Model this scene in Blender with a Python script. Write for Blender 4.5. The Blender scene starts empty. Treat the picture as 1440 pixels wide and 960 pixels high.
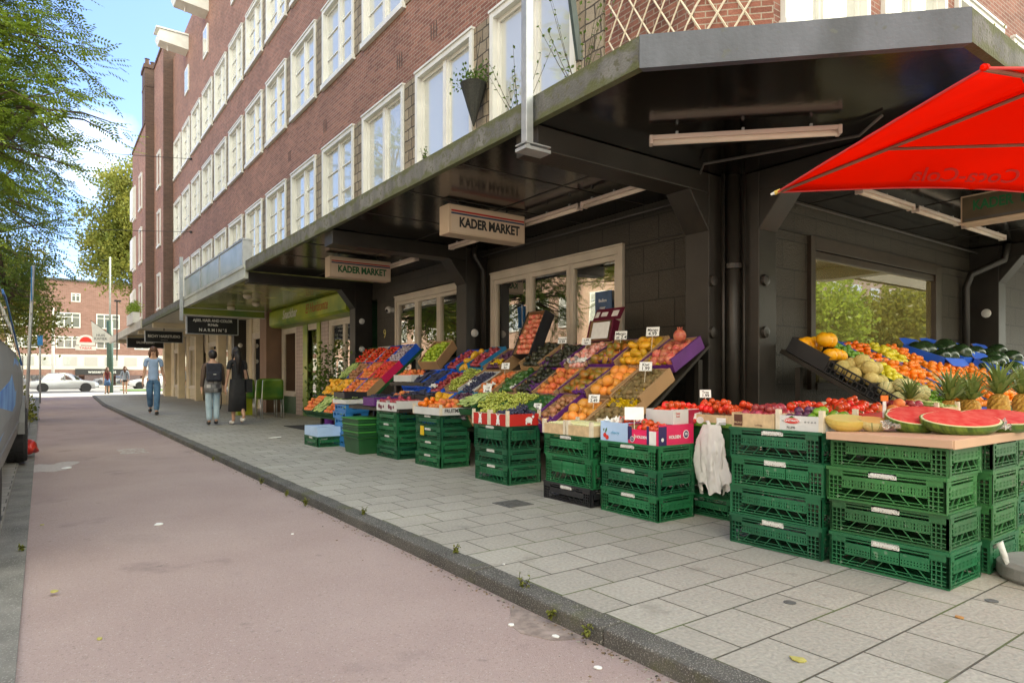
import bpy, bmesh, math, random
import numpy as np
from mathutils import Vector, Matrix, noise
R = math.radians
random.seed(7); np.random.seed(7)
S = bpy.context.scene
COL = S.collection

# ------------------------------------------------------------------ camera, sky, sun, exposure
A = R(35.7)
cd = bpy.data.cameras.new('camera'); cam = bpy.data.objects.new('camera', cd); COL.objects.link(cam)
cam.location = (0, 0, 1.05); cam.rotation_euler = (R(90), 0, -A)
cd.sensor_width = 36; cd.lens = 23.0; cd.shift_y = 50/1440; cd.clip_start = .05; cd.clip_end = 2000
S.camera = cam
SUN_EL, SUN_AZ = 50, 72          # azimuth clockwise from +Y: the sun stands behind the brick row, the street lies in its open shade
w = bpy.data.worlds.new('World'); S.world = w; w.use_nodes = True
nt = w.node_tree; N = nt.nodes; L = nt.links
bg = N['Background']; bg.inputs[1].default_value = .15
sky = N.new('ShaderNodeTexSky'); sky.sky_type = 'NISHITA'; sky.sun_disc = False
sky.sun_elevation = R(SUN_EL); sky.sun_rotation = R(SUN_AZ); sky.air_density = 1.0; sky.dust_density = .6; sky.ozone_density = 1.6
tc = N.new('ShaderNodeTexCoord')
def vm(op, a, b=None):
    n = N.new('ShaderNodeVectorMath'); n.operation = op
    L.new(a, n.inputs[0])
    if b is not None:
        if isinstance(b, tuple): n.inputs[1].default_value = b
        else: L.new(b, n.inputs[1])
    return n
def mth(op, a, b=None, clamp=False):
    n = N.new('ShaderNodeMath'); n.operation = op; n.use_clamp = clamp
    for i, x in enumerate((a, b)):
        if x is None: continue
        if isinstance(x, (int, float)): n.inputs[i].default_value = x
        else: L.new(x, n.inputs[i])
    return n.outputs[0]
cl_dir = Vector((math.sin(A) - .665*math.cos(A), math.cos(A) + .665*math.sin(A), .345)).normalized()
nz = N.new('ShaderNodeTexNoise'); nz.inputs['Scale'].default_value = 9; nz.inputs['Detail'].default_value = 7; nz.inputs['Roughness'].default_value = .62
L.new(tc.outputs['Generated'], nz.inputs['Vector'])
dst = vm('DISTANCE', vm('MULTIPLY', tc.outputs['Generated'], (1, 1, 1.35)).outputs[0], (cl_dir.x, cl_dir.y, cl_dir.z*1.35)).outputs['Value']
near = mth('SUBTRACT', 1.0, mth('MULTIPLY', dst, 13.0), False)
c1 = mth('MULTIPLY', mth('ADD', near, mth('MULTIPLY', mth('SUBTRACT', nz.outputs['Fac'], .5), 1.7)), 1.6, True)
# bright cloud added out of view to light the street, outside the clear patch
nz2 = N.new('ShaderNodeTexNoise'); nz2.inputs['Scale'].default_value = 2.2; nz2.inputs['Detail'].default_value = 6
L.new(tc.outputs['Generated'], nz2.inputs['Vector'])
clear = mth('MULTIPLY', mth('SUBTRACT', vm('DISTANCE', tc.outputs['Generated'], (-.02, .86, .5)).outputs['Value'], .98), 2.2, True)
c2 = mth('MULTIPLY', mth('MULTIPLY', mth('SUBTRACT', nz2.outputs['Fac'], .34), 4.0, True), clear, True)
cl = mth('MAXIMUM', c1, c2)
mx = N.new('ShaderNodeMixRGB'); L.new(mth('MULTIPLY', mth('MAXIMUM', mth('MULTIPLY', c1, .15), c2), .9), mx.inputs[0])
brt = N.new('ShaderNodeMixRGB'); brt.blend_type = 'MULTIPLY'; brt.inputs[0].default_value = 1
L.new(sky.outputs[0], brt.inputs[1]); brt.inputs[2].default_value = (.40, .44, .64, 1)
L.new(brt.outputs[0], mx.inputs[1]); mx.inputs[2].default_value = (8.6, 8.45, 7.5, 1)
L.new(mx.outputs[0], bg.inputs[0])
ld = bpy.data.lights.new('sun', 'SUN'); ld.energy = 2.6; ld.angle = R(1.5); ld.color = (1, .95, .87)
lo = bpy.data.objects.new('sun', ld); COL.objects.link(lo)
sd = Vector((math.sin(R(SUN_AZ))*math.cos(R(SUN_EL)), math.cos(R(SUN_AZ))*math.cos(R(SUN_EL)), math.sin(R(SUN_EL))))
lo.rotation_euler = sd.to_track_quat('Z', 'Y').to_euler()
S.render.engine = 'CYCLES'
S.cycles.max_bounces = 8; S.cycles.diffuse_bounces = 4; S.cycles.transparent_max_bounces = 12
S.view_settings.view_transform = 'Standard'; S.view_settings.look = 'None'
S.view_settings.exposure = 2.25; S.view_settings.use_white_balance = True; S.view_settings.white_balance_temperature = 7300; S.view_settings.white_balance_tint = 1; S.view_settings.gamma = 1; S.view_settings.use_curve_mapping = False

# ------------------------------------------------------------------ materials
MATS = {}
def mat(name, col, rough=.6, var=.18, scale=7, bump=0, bscale=60, rnd=0, metal=0, coat=0, spec=.5, trans=0, col2=None, emit=0, stretch=None, speck=None):
    """Principled material with noise variation of colour, optional per object brightness, bump and specks."""
    if name in MATS: return MATS[name]
    m = bpy.data.materials.new(name); m.use_nodes = True; n = m.node_tree.nodes; l = m.node_tree.links
    b = n['Principled BSDF']; b.inputs['Roughness'].default_value = rough; b.inputs['Metallic'].default_value = metal
    b.inputs['Specular IOR Level'].default_value = spec; b.inputs['Coat Weight'].default_value = coat
    t = n.new('ShaderNodeTexCoord'); src = t.outputs['Object']
    if stretch:
        mp = n.new('ShaderNodeMapping'); mp.inputs['Scale'].default_value = stretch; l.new(src, mp.inputs[0]); src = mp.outputs[0]
    z = n.new('ShaderNodeTexNoise'); z.inputs['Scale'].default_value = scale; z.inputs['Detail'].default_value = 5; l.new(src, z.inputs['Vector'])
    r = n.new('ShaderNodeMapRange'); r.inputs[1].default_value = .3; r.inputs[2].default_value = .7; l.new(z.outputs['Fac'], r.inputs[0])
    x = n.new('ShaderNodeMixRGB'); l.new(r.outputs[0], x.inputs[0])
    c2 = col2 or tuple(min(1, c*(1+var)) for c in col); c1 = col if col2 else tuple(c*(1-var) for c in col)
    x.inputs[1].default_value = (*c1, 1); x.inputs[2].default_value = (*c2, 1); out = x.outputs[0]
    if speck:
        z3 = n.new('ShaderNodeTexNoise'); z3.inputs['Scale'].default_value = speck[1]; z3.inputs['Detail'].default_value = 2; l.new(t.outputs['Object'], z3.inputs['Vector'])
        r3 = n.new('ShaderNodeMapRange'); r3.inputs[1].default_value = speck[2]; r3.inputs[2].default_value = speck[2]+.06; l.new(z3.outputs['Fac'], r3.inputs[0])
        x3 = n.new('ShaderNodeMixRGB'); l.new(r3.outputs[0], x3.inputs[0]); l.new(out, x3.inputs[1]); x3.inputs[2].default_value = (*speck[0], 1); out = x3.outputs[0]
    if rnd:
        oi = n.new('ShaderNodeObjectInfo'); h = n.new('ShaderNodeHueSaturation')
        a = n.new('ShaderNodeMapRange'); a.inputs[3].default_value = 1-rnd; a.inputs[4].default_value = 1+rnd; l.new(oi.outputs['Random'], a.inputs[0]); l.new(a.outputs[0], h.inputs['Value'])
        a2 = n.new('ShaderNodeMapRange'); a2.inputs[3].default_value = .5+rnd*.05; a2.inputs[4].default_value = .5-rnd*.05; l.new(oi.outputs['Random'], a2.inputs[0]); l.new(a2.outputs[0], h.inputs['Hue'])
        l.new(out, h.inputs['Color']); out = h.outputs[0]
    l.new(out, b.inputs['Base Color'])
    if bump:
        z2 = n.new('ShaderNodeTexNoise'); z2.inputs['Scale'].default_value = bscale; z2.inputs['Detail'].default_value = 4; l.new(t.outputs['Object'], z2.inputs['Vector'])
        bu = n.new('ShaderNodeBump'); bu.inputs['Strength'].default_value = bump; bu.inputs['Distance'].default_value = .01; l.new(z2.outputs['Fac'], bu.inputs['Height']); l.new(bu.outputs[0], b.inputs['Normal'])
    if trans:
        tr = n.new('ShaderNodeBsdfTranslucent'); l.new(out, tr.inputs[0]); ms = n.new('ShaderNodeMixShader'); ms.inputs[0].default_value = trans
        o = n['Material Output']; l.new(b.outputs[0], ms.inputs[1]); l.new(tr.outputs[0], ms.inputs[2]); l.new(ms.outputs[0], o.inputs[0])
    if emit:
        l.new(out, b.inputs['Emission Color']); b.inputs['Emission Strength'].default_value = emit
    MATS[name] = m; return m

def bricks(name, axes, bw, rh, c1, c2, cm, mortar=.012, off=.5, bump=.4, rough=.85, shift=(0, 0), stain=.35, moss=None, wob=0, sq=None):
    """Brick texture laid in metres on two world axes; axes is a pair of 3-vectors."""
    m = bpy.data.materials.new(name); m.use_nodes = True; n = m.node_tree.nodes; l = m.node_tree.links
    b = n['Principled BSDF']; b.inputs['Roughness'].default_value = rough
    t = n.new('ShaderNodeNewGeometry'); comb = n.new('ShaderNodeCombineXYZ')
    for i, ax in enumerate(axes):
        d = n.new('ShaderNodeVectorMath'); d.operation = 'DOT_PRODUCT'; d.inputs[1].default_value = ax; l.new(t.outputs['Position'], d.inputs[0])
        a = n.new('ShaderNodeMath'); a.operation = 'ADD'; a.inputs[1].default_value = shift[i]; l.new(d.outputs['Value'], a.inputs[0]); l.new(a.outputs[0], comb.inputs[i])
    vec = comb.outputs[0]
    if wob:
        zz = n.new('ShaderNodeTexNoise'); zz.inputs['Scale'].default_value = 5; l.new(vec, zz.inputs['Vector'])
        mm = n.new('ShaderNodeVectorMath'); mm.operation = 'MULTIPLY_ADD'; l.new(zz.outputs['Color'], mm.inputs[0]); mm.inputs[1].default_value = (wob, wob, 0); l.new(vec, mm.inputs[2]); vec = mm.outputs[0]
    k = n.new('ShaderNodeTexBrick'); l.new(vec, k.inputs['Vector']); k.offset = off
    if sq: k.squash = sq; k.squash_frequency = 2
    for nm, v in (('Scale', 1), ('Mortar Size', mortar/2), ('Mortar Smooth', .25), ('Brick Width', bw), ('Row Height', rh), ('Bias', 0)): k.inputs[nm].default_value = v
    k.inputs['Color1'].default_value = (*c1, 1); k.inputs['Color2'].default_value = (*c2, 1); k.inputs['Mortar'].default_value = (*cm, 1)
    z = n.new('ShaderNodeTexNoise'); z.inputs['Scale'].default_value = .7; z.inputs['Detail'].default_value = 8; z.inputs['Roughness'].default_value = .65; l.new(t.outputs['Position'], z.inputs['Vector'])
    r = n.new('ShaderNodeMapRange'); r.inputs[1].default_value = .3; r.inputs[2].default_value = .72; r.inputs[3].default_value = 1-stain; r.inputs[4].default_value = 1+stain*.5; l.new(z.outputs['Fac'], r.inputs[0])
    mu = n.new('ShaderNodeVectorMath'); mu.operation = 'SCALE'; l.new(k.outputs['Color'], mu.inputs[0]); l.new(r.outputs[0], mu.inputs['Scale']); out = mu.outputs[0]
    zf = n.new('ShaderNodeTexNoise'); zf.inputs['Scale'].default_value = 55; zf.inputs['Detail'].default_value = 4; l.new(t.outputs['Position'], zf.inputs['Vector'])
    rf = n.new('ShaderNodeMapRange'); rf.inputs[1].default_value = .3; rf.inputs[2].default_value = .7; rf.inputs[3].default_value = .84; rf.inputs[4].default_value = 1.14; l.new(zf.outputs['Fac'], rf.inputs[0])
    mu2 = n.new('ShaderNodeVectorMath'); mu2.operation = 'SCALE'; l.new(out, mu2.inputs[0]); l.new(rf.outputs[0], mu2.inputs['Scale']); out = mu2.outputs[0]
    if moss:
        zm = n.new('ShaderNodeTexNoise'); zm.inputs['Scale'].default_value = 1.7; zm.inputs['Detail'].default_value = 5; l.new(t.outputs['Position'], zm.inputs['Vector'])
        rm = n.new('ShaderNodeMapRange'); rm.inputs[1].default_value = .52; rm.inputs[2].default_value = .6; l.new(zm.outputs['Fac'], rm.inputs[0])
        mm2 = n.new('ShaderNodeMath'); mm2.operation = 'MULTIPLY'; l.new(rm.outputs[0], mm2.inputs[0]); l.new(k.outputs['Fac'], mm2.inputs[1])
        x = n.new('ShaderNodeMixRGB'); l.new(mm2.outputs[0], x.inputs[0]); l.new(out, x.inputs[1]); x.inputs[2].default_value = (*moss, 1); out = x.outputs[0]
    l.new(out, b.inputs['Base Color'])
    s = n.new('ShaderNodeMath'); s.operation = 'MULTIPLY_ADD'; l.new(k.outputs['Fac'], s.inputs[0]); s.inputs[1].default_value = -1; l.new(zf.outputs['Fac'], s.inputs[2])
    bu = n.new('ShaderNodeBump'); bu.inputs['Strength'].default_value = bump; bu.inputs['Distance'].default_value = .012; l.new(s.outputs[0], bu.inputs['Height']); l.new(bu.outputs[0], b.inputs['Normal'])
    return m

def glass(name, tint=(.9, .95, .93), refl=.35, body=None, bodyf=0, rough=.0):
    m = bpy.data.materials.new(name); m.use_nodes = True; n = m.node_tree.nodes; l = m.node_tree.links; n.remove(n['Principled BSDF'])
    tr = n.new('ShaderNodeBsdfTransparent'); tr.inputs[0].default_value = (*tint, 1); base = tr.outputs[0]
    if body:
        df = n.new('ShaderNodeBsdfDiffuse'); df.inputs[0].default_value = (*body, 1); x = n.new('ShaderNodeMixShader'); x.inputs[0].default_value = bodyf
        l.new(base, x.inputs[1]); l.new(df.outputs[0], x.inputs[2]); base = x.outputs[0]
    g = n.new('ShaderNodeBsdfGlossy'); g.inputs['Roughness'].default_value = rough; g.inputs[0].default_value = (1, .97, .90, 1)
    fr = n.new('ShaderNodeLayerWeight'); fr.inputs[0].default_value = .25
    a = n.new('ShaderNodeMath'); a.operation = 'ADD'; a.use_clamp = True; a.inputs[1].default_value = refl; l.new(fr.outputs['Fresnel'], a.inputs[0])
    geo = n.new('ShaderNodeTexCoord'); zz = n.new('ShaderNodeTexNoise'); zz.inputs['Scale'].default_value = 1.1; l.new(geo.outputs['Object'], zz.inputs['Vector'])
    bu = n.new('ShaderNodeBump'); bu.inputs['Strength'].default_value = .06; bu.inputs['Distance'].default_value = .03; l.new(zz.outputs['Fac'], bu.inputs['Height']); l.new(bu.outputs[0], g.inputs['Normal'])
    x2 = n.new('ShaderNodeMixShader'); l.new(a.outputs[0], x2.inputs[0]); l.new(base, x2.inputs[1]); l.new(g.outputs[0], x2.inputs[2]); l.new(x2.outputs[0], n['Material Output'].inputs[0])
    return m

# ------------------------------------------------------------------ mesh builder
WL = {}
class MB:
    def __init__(s): s.V = []; s.F = []; s.I = []
    def add(s, vs, fs, mi=0, M=None):
        b = len(s.V)
        s.V += [tuple(M @ Vector(v)) for v in vs] if M is not None else [tuple(v) for v in vs]
        s.F += [tuple(b+i for i in f) for f in fs]; s.I += [mi]*len(fs); return s
    def box(s, x0, x1, y0, y1, z0, z1, mi=0, M=None):
        x0, x1 = sorted((x0, x1)); y0, y1 = sorted((y0, y1)); z0, z1 = sorted((z0, z1))
        return s.add([(x, y, z) for z in (z0, z1) for y in (y0, y1) for x in (x0, x1)],
                     [(0, 2, 3, 1), (4, 5, 7, 6), (0, 1, 5, 4), (2, 6, 7, 3), (0, 4, 6, 2), (1, 3, 7, 5)], mi, M)
    def quad(s, a, b, c, d, mi=0, M=None): return s.add([a, b, c, d], [(0, 1, 2, 3)], mi, M)
    def prism(s, poly, axis, lo, hi, mi=0, M=None):
        """poly of 2D points extruded along axis 0,1,2."""
        def P(p, h):
            q = list(p); q.insert(axis, h); return tuple(q)
        n = len(poly); v = [P(p, lo) for p in poly]+[P(p, hi) for p in poly]
        ar = sum(poly[i][0]*poly[(i+1) % n][1]-poly[(i+1) % n][0]*poly[i][1] for i in range(n))
        if axis == 1: ar = -ar
        f = [tuple(range(n))[::-1], tuple(range(n, 2*n))]+[(i, (i+1) % n, n+(i+1) % n, n+i) for i in range(n)]
        if ar < 0: f = [q[::-1] for q in f]
        return s.add(v, f, mi, M)
    def tube(s, pts, rad, n=8, mi=0, M=None, cap=True):
        pts = [Vector(p) for p in pts]; k = len(pts)
        rs = rad if isinstance(rad, (list, tuple)) else [rad]*k
        b = len(s.V); up = None; vs = []
        for i, p in enumerate(pts):
            d = (pts[min(i+1, k-1)]-pts[max(i-1, 0)]).normalized()
            if up is None: up = Vector((0, 0, 1)) if abs(d.z) < .9 else Vector((1, 0, 0))
            x = d.cross(up).normalized(); y = d.cross(x).normalized()
            for j in range(n):
                a = 2*math.pi*j/n; vs.append(p+x*math.cos(a)*rs[i]+y*math.sin(a)*rs[i])
        fs = [(i*n+j, i*n+(j+1) % n, (i+1)*n+(j+1) % n, (i+1)*n+j) for i in range(k-1) for j in range(n)]
        fs = [f[::-1] for f in fs]
        if cap: fs += [tuple(range(n)), tuple(range((k-1)*n, k*n))[::-1]]
        return s.add(vs, fs, mi, M)
    def lathe(s, prof, n=20, mi=0, M=None, fn=None):
        """prof: list of (r,z)."""
        vs = []; k = len(prof)
        for (r, z) in prof:
            for j in range(n):
                a = 2*math.pi*j/n; v = (r*math.cos(a), r*math.sin(a), z)
                vs.append(fn(v, a) if fn else v)
        fs = [(i*n+j, i*n+(j+1) % n, (i+1)*n+(j+1) % n, (i+1)*n+j) for i in range(k-1) for j in range(n)]
        fs += [tuple(range(n))[::-1], tuple(range((k-1)*n, k*n))]
        return s.add(vs, fs, mi, M)
    def sph(s, c, r, n=10, m=7, mi=0, M=None, sc=(1, 1, 1)):
        vs = []
        for i in range(m+1):
            t = math.pi*i/m; t = min(max(t, .02), math.pi-.02)
            for j in range(n):
                a = 2*math.pi*j/n
                vs.append((c[0]+r*sc[0]*math.sin(t)*math.cos(a), c[1]+r*sc[1]*math.sin(t)*math.sin(a), c[2]-r*sc[2]*math.cos(t)))
        fs = [(i*n+j, i*n+(j+1) % n, (i+1)*n+(j+1) % n, (i+1)*n+j) for i in range(m) for j in range(n)]
        return s.add(vs, fs, mi, M)
    def build(s, name, mats, parent=None, smooth=False, bevel=0, origin=None):
        me = bpy.data.meshes.new(name)
        o3 = WL.get(parent.name, (0, 0, 0)) if parent else (origin or (0, 0, 0))
        V = np.array(s.V, dtype=float)-np.array(o3)
        me.from_pydata(V.tolist(), [], s.F)
        if not isinstance(mats, (list, tuple)): mats = [mats]
        for m in mats: me.materials.append(m)
        if len(mats) > 1: me.polygons.foreach_set('material_index', s.I)
        if smooth: me.polygons.foreach_set('use_smooth', [True]*len(me.polygons))
        me.update()
        o = bpy.data.objects.new(name, me); COL.objects.link(o)
        if parent:
            o.parent = parent; WL[o.name] = o3
        elif origin: o.location = origin; WL[o.name] = tuple(origin)
        if bevel:
            bv = o.modifiers.new('bevel', 'BEVEL'); bv.width = bevel; bv.segments = 2; bv.limit_method = 'ANGLE'; bv.harden_normals = False
        return o
def tag(o, label=None, cat=None, group=None, kind=None):
    if label: o['label'] = label
    if cat: o['category'] = cat
    if group: o['group'] = group
    if kind: o['kind'] = kind
    return o
def thing(name, label, cat, loc=(0, 0, 0), group=None):
    o = bpy.data.objects.new(name, None); COL.objects.link(o); o.location = loc; o.empty_display_size = .1
    WL[o.name] = tuple(loc); return tag(o, label, cat, group)
def kids(o): return [c for c in bpy.data.objects if c.parent == o]
def copytree(o, parent=None, ch=None):
    c = o.copy(); COL.objects.link(c); c.parent = parent
    for k in (ch or {}).get(o.name, []): copytree(k, c, ch)
    return c
def family(o):
    d = {}
    def rec(x):
        d[x.name] = kids(x)
        for k in d[x.name]: rec(k)
    rec(o); return d
def frame(o, ex, ey):
    ex = Vector(ex).normalized(); ey = Vector(ey).normalized(); ez = ex.cross(ey)
    return Matrix(((ex.x, ey.x, ez.x, o[0]), (ex.y, ey.y, ez.y, o[1]), (ex.z, ey.z, ez.z, o[2]), (0, 0, 0, 1)))
def text(s, size, M, m, parent, name='lettering', ext=.002, bold=0, shear=0, space=1, align='CENTER', sx=1):
    if not s.strip(): return None
    cu = bpy.data.curves.new('t', 'FONT'); cu.body = s; cu.size = size; cu.extrude = ext; cu.offset = bold; cu.shear = shear
    cu.space_character = space; cu.align_x = align; cu.align_y = 'CENTER'; cu.resolution_u = 3
    t = bpy.data.objects.new('t', cu); COL.objects.link(t)
    bpy.context.view_layer.update()
    me = bpy.data.meshes.new_from_object(t.evaluated_get(bpy.context.evaluated_depsgraph_get()))
    bpy.data.objects.remove(t)
    o3 = WL.get(parent.name, (0, 0, 0)) if parent else (0, 0, 0)
    me.transform(Matrix.Translation(-Vector(o3)) @ M @ Matrix.Diagonal((sx, 1, 1, 1)))
    me.materials.clear(); me.materials.append(m)
    o = bpy.data.objects.new(name, me); COL.objects.link(o); o.parent = parent; WL[o.name] = o3
    return o
def FX(x, y, z): return frame((x, y, z), (0, -1, 0), (0, 0, 1))      # a plane facing -X (the street)
def FY(x, y, z): return frame((x, y, z), (1, 0, 0), (0, 0, 1))       # a plane facing -Y (the camera)
X3, Y3, Z3 = (1, 0, 0), (0, 1, 0), (0, 0, 1)
# shared materials
white = mat('white_paint', (.66, .65, .61), .45, .08, 3, bump=.1)
cream = mat('cream_frame', (.58, .51, .41), .5, .1, 3, bump=.1)
black = mat('black_paint', (.022, .019, .015), .42, .25, 4, bump=.15, bscale=30)
steel = mat('galvanised_steel', (.42, .44, .45), .42, .15, 9, metal=.6)
dsteel = mat('dark_steel', (.05, .05, .05), .4, .2, 9, metal=.3)
paper = mat('paper', (.78, .78, .74), .6, .06, 20)
ink = mat('ink', (.02, .02, .022), .6, .1)
# ================================================================== GROUND
def slab(name, pts, z, m, kind='structure', thick=.3):
    b = MB(); b.prism([(p[0], p[1]) for p in pts], 2, z-thick, z)
    o = b.build(name, m); return tag(o, kind=kind)
asph = mat('red_asphalt', (.345, .258, .236), .92, .12, 1.1, bump=.9, bscale=170, speck=((.47, .40, .37), 120, .63), col2=(.405, .315, .288))
def add_stains(m, col, scale, lo, amt):
    n = m.node_tree.nodes; l = m.node_tree.links; b = n['Principled BSDF']; src = b.inputs['Base Color'].links[0].from_socket
    g = n.new('ShaderNodeNewGeometry'); z = n.new('ShaderNodeTexNoise'); z.inputs['Scale'].default_value = scale; z.inputs['Detail'].default_value = 6; z.inputs['Roughness'].default_value = .6; l.new(g.outputs['Position'], z.inputs['Vector'])
    r = n.new('ShaderNodeMapRange'); r.inputs[1].default_value = lo; r.inputs[2].default_value = lo+.09; r.inputs[4].default_value = amt; l.new(z.outputs['Fac'], r.inputs[0])
    x = n.new('ShaderNodeMixRGB'); l.new(r.outputs[0], x.inputs[0]); l.new(src, x.inputs[1]); x.inputs[2].default_value = (*col, 1); l.new(x.outputs[0], b.inputs['Base Color'])
add_stains(asph, (.15, .115, .115), 1.3, .60, .45); add_stains(asph, (.36, .30, .29), 5, .62, .3)
add_stains(asph, (.12, .095, .09), 9, .66, .5); add_stains(asph, (.20, .155, .135), 70, .57, .6); add_stains(asph, (.46, .38, .34), 45, .60, .45); add_stains(asph, (.17, .13, .12), .55, .58, .3)
tiles = bricks('paving_tiles', (Y3, X3), .345, .292, (.285, .27, .245), (.36, .345, .315), (.10, .095, .08), mortar=.009, off=.5, bump=.5, rough=.85, shift=(0, 0), stain=.16, moss=(.085, .10, .035))
# rows of tiles run across the street: swap so that x of the texture is world X
tiles = bricks('paving_tiles_crosswise', (X3, Y3), .345, .292, (.32, .302, .258), (.37, .352, .302), (.075, .068, .05), mortar=.010, off=.5, bump=.5, rough=.85, shift=(.035, .21), stain=.16, moss=(.085, .11, .03))
add_stains(tiles, (.18, .165, .135), 3.2, .60, .45); add_stains(tiles, (.2, .185, .15), 60, .62, .5); add_stains(tiles, (.12, .11, .1), 16, .72, .6)
tilesL = bricks('left_paving_tiles', (X3, Y3), .30, .21, (.27, .26, .235), (.35, .335, .3), (.09, .085, .075), mortar=.011, shift=(.1, .1), stain=.2, moss=(.09, .1, .05))
kerbm = mat('kerb_aggregate', (.085, .082, .072), .9, .35, 3, bump=1, bscale=140, speck=((.30, .29, .26), 150, .58)); add_stains(kerbm, (.11, .115, .045), 2.5, .56, .6)
gut = mat('gutter_concrete', (.17, .165, .145), .9, .3, 4, bump=.6, bscale=120, speck=((.3, .29, .27), 120, .6)); add_stains(gut, (.10, .105, .05), 3, .6, .5)
far_as = mat('grey_asphalt', (.19, .18, .17), .9, .15, .6)
pale = mat('pale_pavement', (.33, .31, .28), .9, .12, .5)
slab('ground', [(-700, -400), (700, -400), (700, 900), (-700, 900)], -.13, far_as)
slab('road', [(-.08, -25), (1.90, -25), (1.90, 30), (2.35, 45), (-.08, 45)], -.07, asph, thick=.05)
slab('pavement', [(2.03, -25), (60, -25), (60, 3.2), (60, 52), (5, 52), (2.47, 45), (2.03, 30)], 0, tiles, thick=.12)
slab('left_pavement', [(-30, -25), (-.24, -25), (-.24, 44), (-30, 44)], -.02, tilesL, thick=.1)
slab('gutter', [(-.24, -25), (-.08, -25), (-.08, 45), (-.24, 45)], -.055, gut, thick=.06)
kb = MB(); y = -25.0
while y < 44:
    x0 = 1.90 + (max(0, y-30)*.03); x1 = 1.90 + (max(0, y+1-30)*.03)
    kb.prism([(x0, y+.003), (x0+.131, y+.003), (x1+.131, y+.997), (x1, y+.997)], 2, -.12, .004+.002*(int(y) % 2)); y += 1
tag(kb.build('kerb', kerbm, bevel=.012), kind='structure')
slab('far_crossing', [(-40, 45), (40, 45), (40, 56), (-40, 56)], -.066, pale, thick=.05)
slab('cross_street', [(-300, 56), (300, 56), (300, 76), (-300, 76)], -.08, far_as, thick=.04)
grs = mat('lawn', (.09, .17, .03), .9, .35, 1.2, bump=.5, bscale=20)
slab('grass_bank', [(5.5, 60), (60, 60), (60, 66), (5.5, 66)], -.02, grs, thick=.08)
slab('far_pavement', [(-300, 86), (300, 86), (300, 99), (-300, 99)], -.04, pale, thick=.08)
# worn road mark and dirt patch, litter, weeds
wm = mat('worn_white_marking', (.43, .385, .36), .9, .2, 30)
b = MB()
for i in range(16):
    yy = 11.0+.035*i*(1.4); 
    for j in range(9):
        if random.random() < .55: b.box(.95-.04*j+.3, .98-.04*j+.3+.01, yy, yy+.035, -.068, -.065)
tag(b.build('worn_marking', wm), kind='structure')
b = MB()
for (cx, cy, r) in ((.05, 9.9, .28), (.25, 10.2, .16)):
    pts = [(cx+r*(.7+.5*random.random())*math.cos(t*.5), cy+1.6*r*(.7+.5*random.random())*math.sin(t*.5)) for t in range(12)]
    b.prism(pts, 2, -.0695, -.0655+cx*.001)
tag(b.build('pale_road_patch', wm), kind='structure')

# ================================================================== BRICK APARTMENT BUILDING
brk = bricks('red_brick', (Y3, Z3), .215, .062, (.18, .068, .048), (.31, .132, .092), (.33, .27, .215), mortar=.014, stain=.28)
brkx = bricks('red_brick_side', (X3, Z3), .215, .062, (.20, .075, .055), (.32, .13, .095), (.36, .29, .24), mortar=.012, stain=.25)
q = 2**-.5
brkc = bricks('red_brick_corner', ((q, -q, 0), Z3), .215, .064, (.22, .075, .05), (.34, .13, .09), (.40, .33, .26), mortar=.014, stain=.25)
dbrk = bricks('brown_brick', (X3, Z3), .215, .062, (.085, .045, .035), (.13, .07, .052), (.12, .10, .085), mortar=.012, stain=.2)
stone = bricks('rubble_stone', (Y3, Z3), .27, .19, (.22, .17, .115), (.36, .30, .22), (.07, .055, .04), mortar=.022, off=.37, bump=.9, wob=.05, stain=.35, sq=.6)
stonex = bricks('rubble_stone_side', (X3, Z3), .27, .19, (.22, .17, .115), (.36, .30, .22), (.07, .055, .04), mortar=.022, off=.37, bump=.9, wob=.05, stain=.35, sq=.6)
blk = bricks('black_block_wall', (Y3, Z3), .47, .33, (.040, .034, .024), (.050, .043, .031), (.013, .011, .008), mortar=.014, bump=.9, rough=.5, shift=(.2, .02), stain=.2)
blkx = bricks('black_block_wall_side', (X3, Z3), .47, .33, (.044, .037, .026), (.055, .047, .033), (.014, .012, .009), mortar=.014, bump=.9, rough=.5, shift=(.2, .02), stain=.2)
soff = mat('gloss_black_soffit', (.006, .005, .004), .15, .3, 1.2, bump=.12, bscale=9, spec=.7, speck=((.03, .028, .022), 2.2, .62))
fascia = mat('mossy_concrete', (.135, .135, .125), .85, .35, 6, bump=.8, bscale=50, stretch=(1, 1, .35), speck=((.10, .10, .07), 22, .57))
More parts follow.
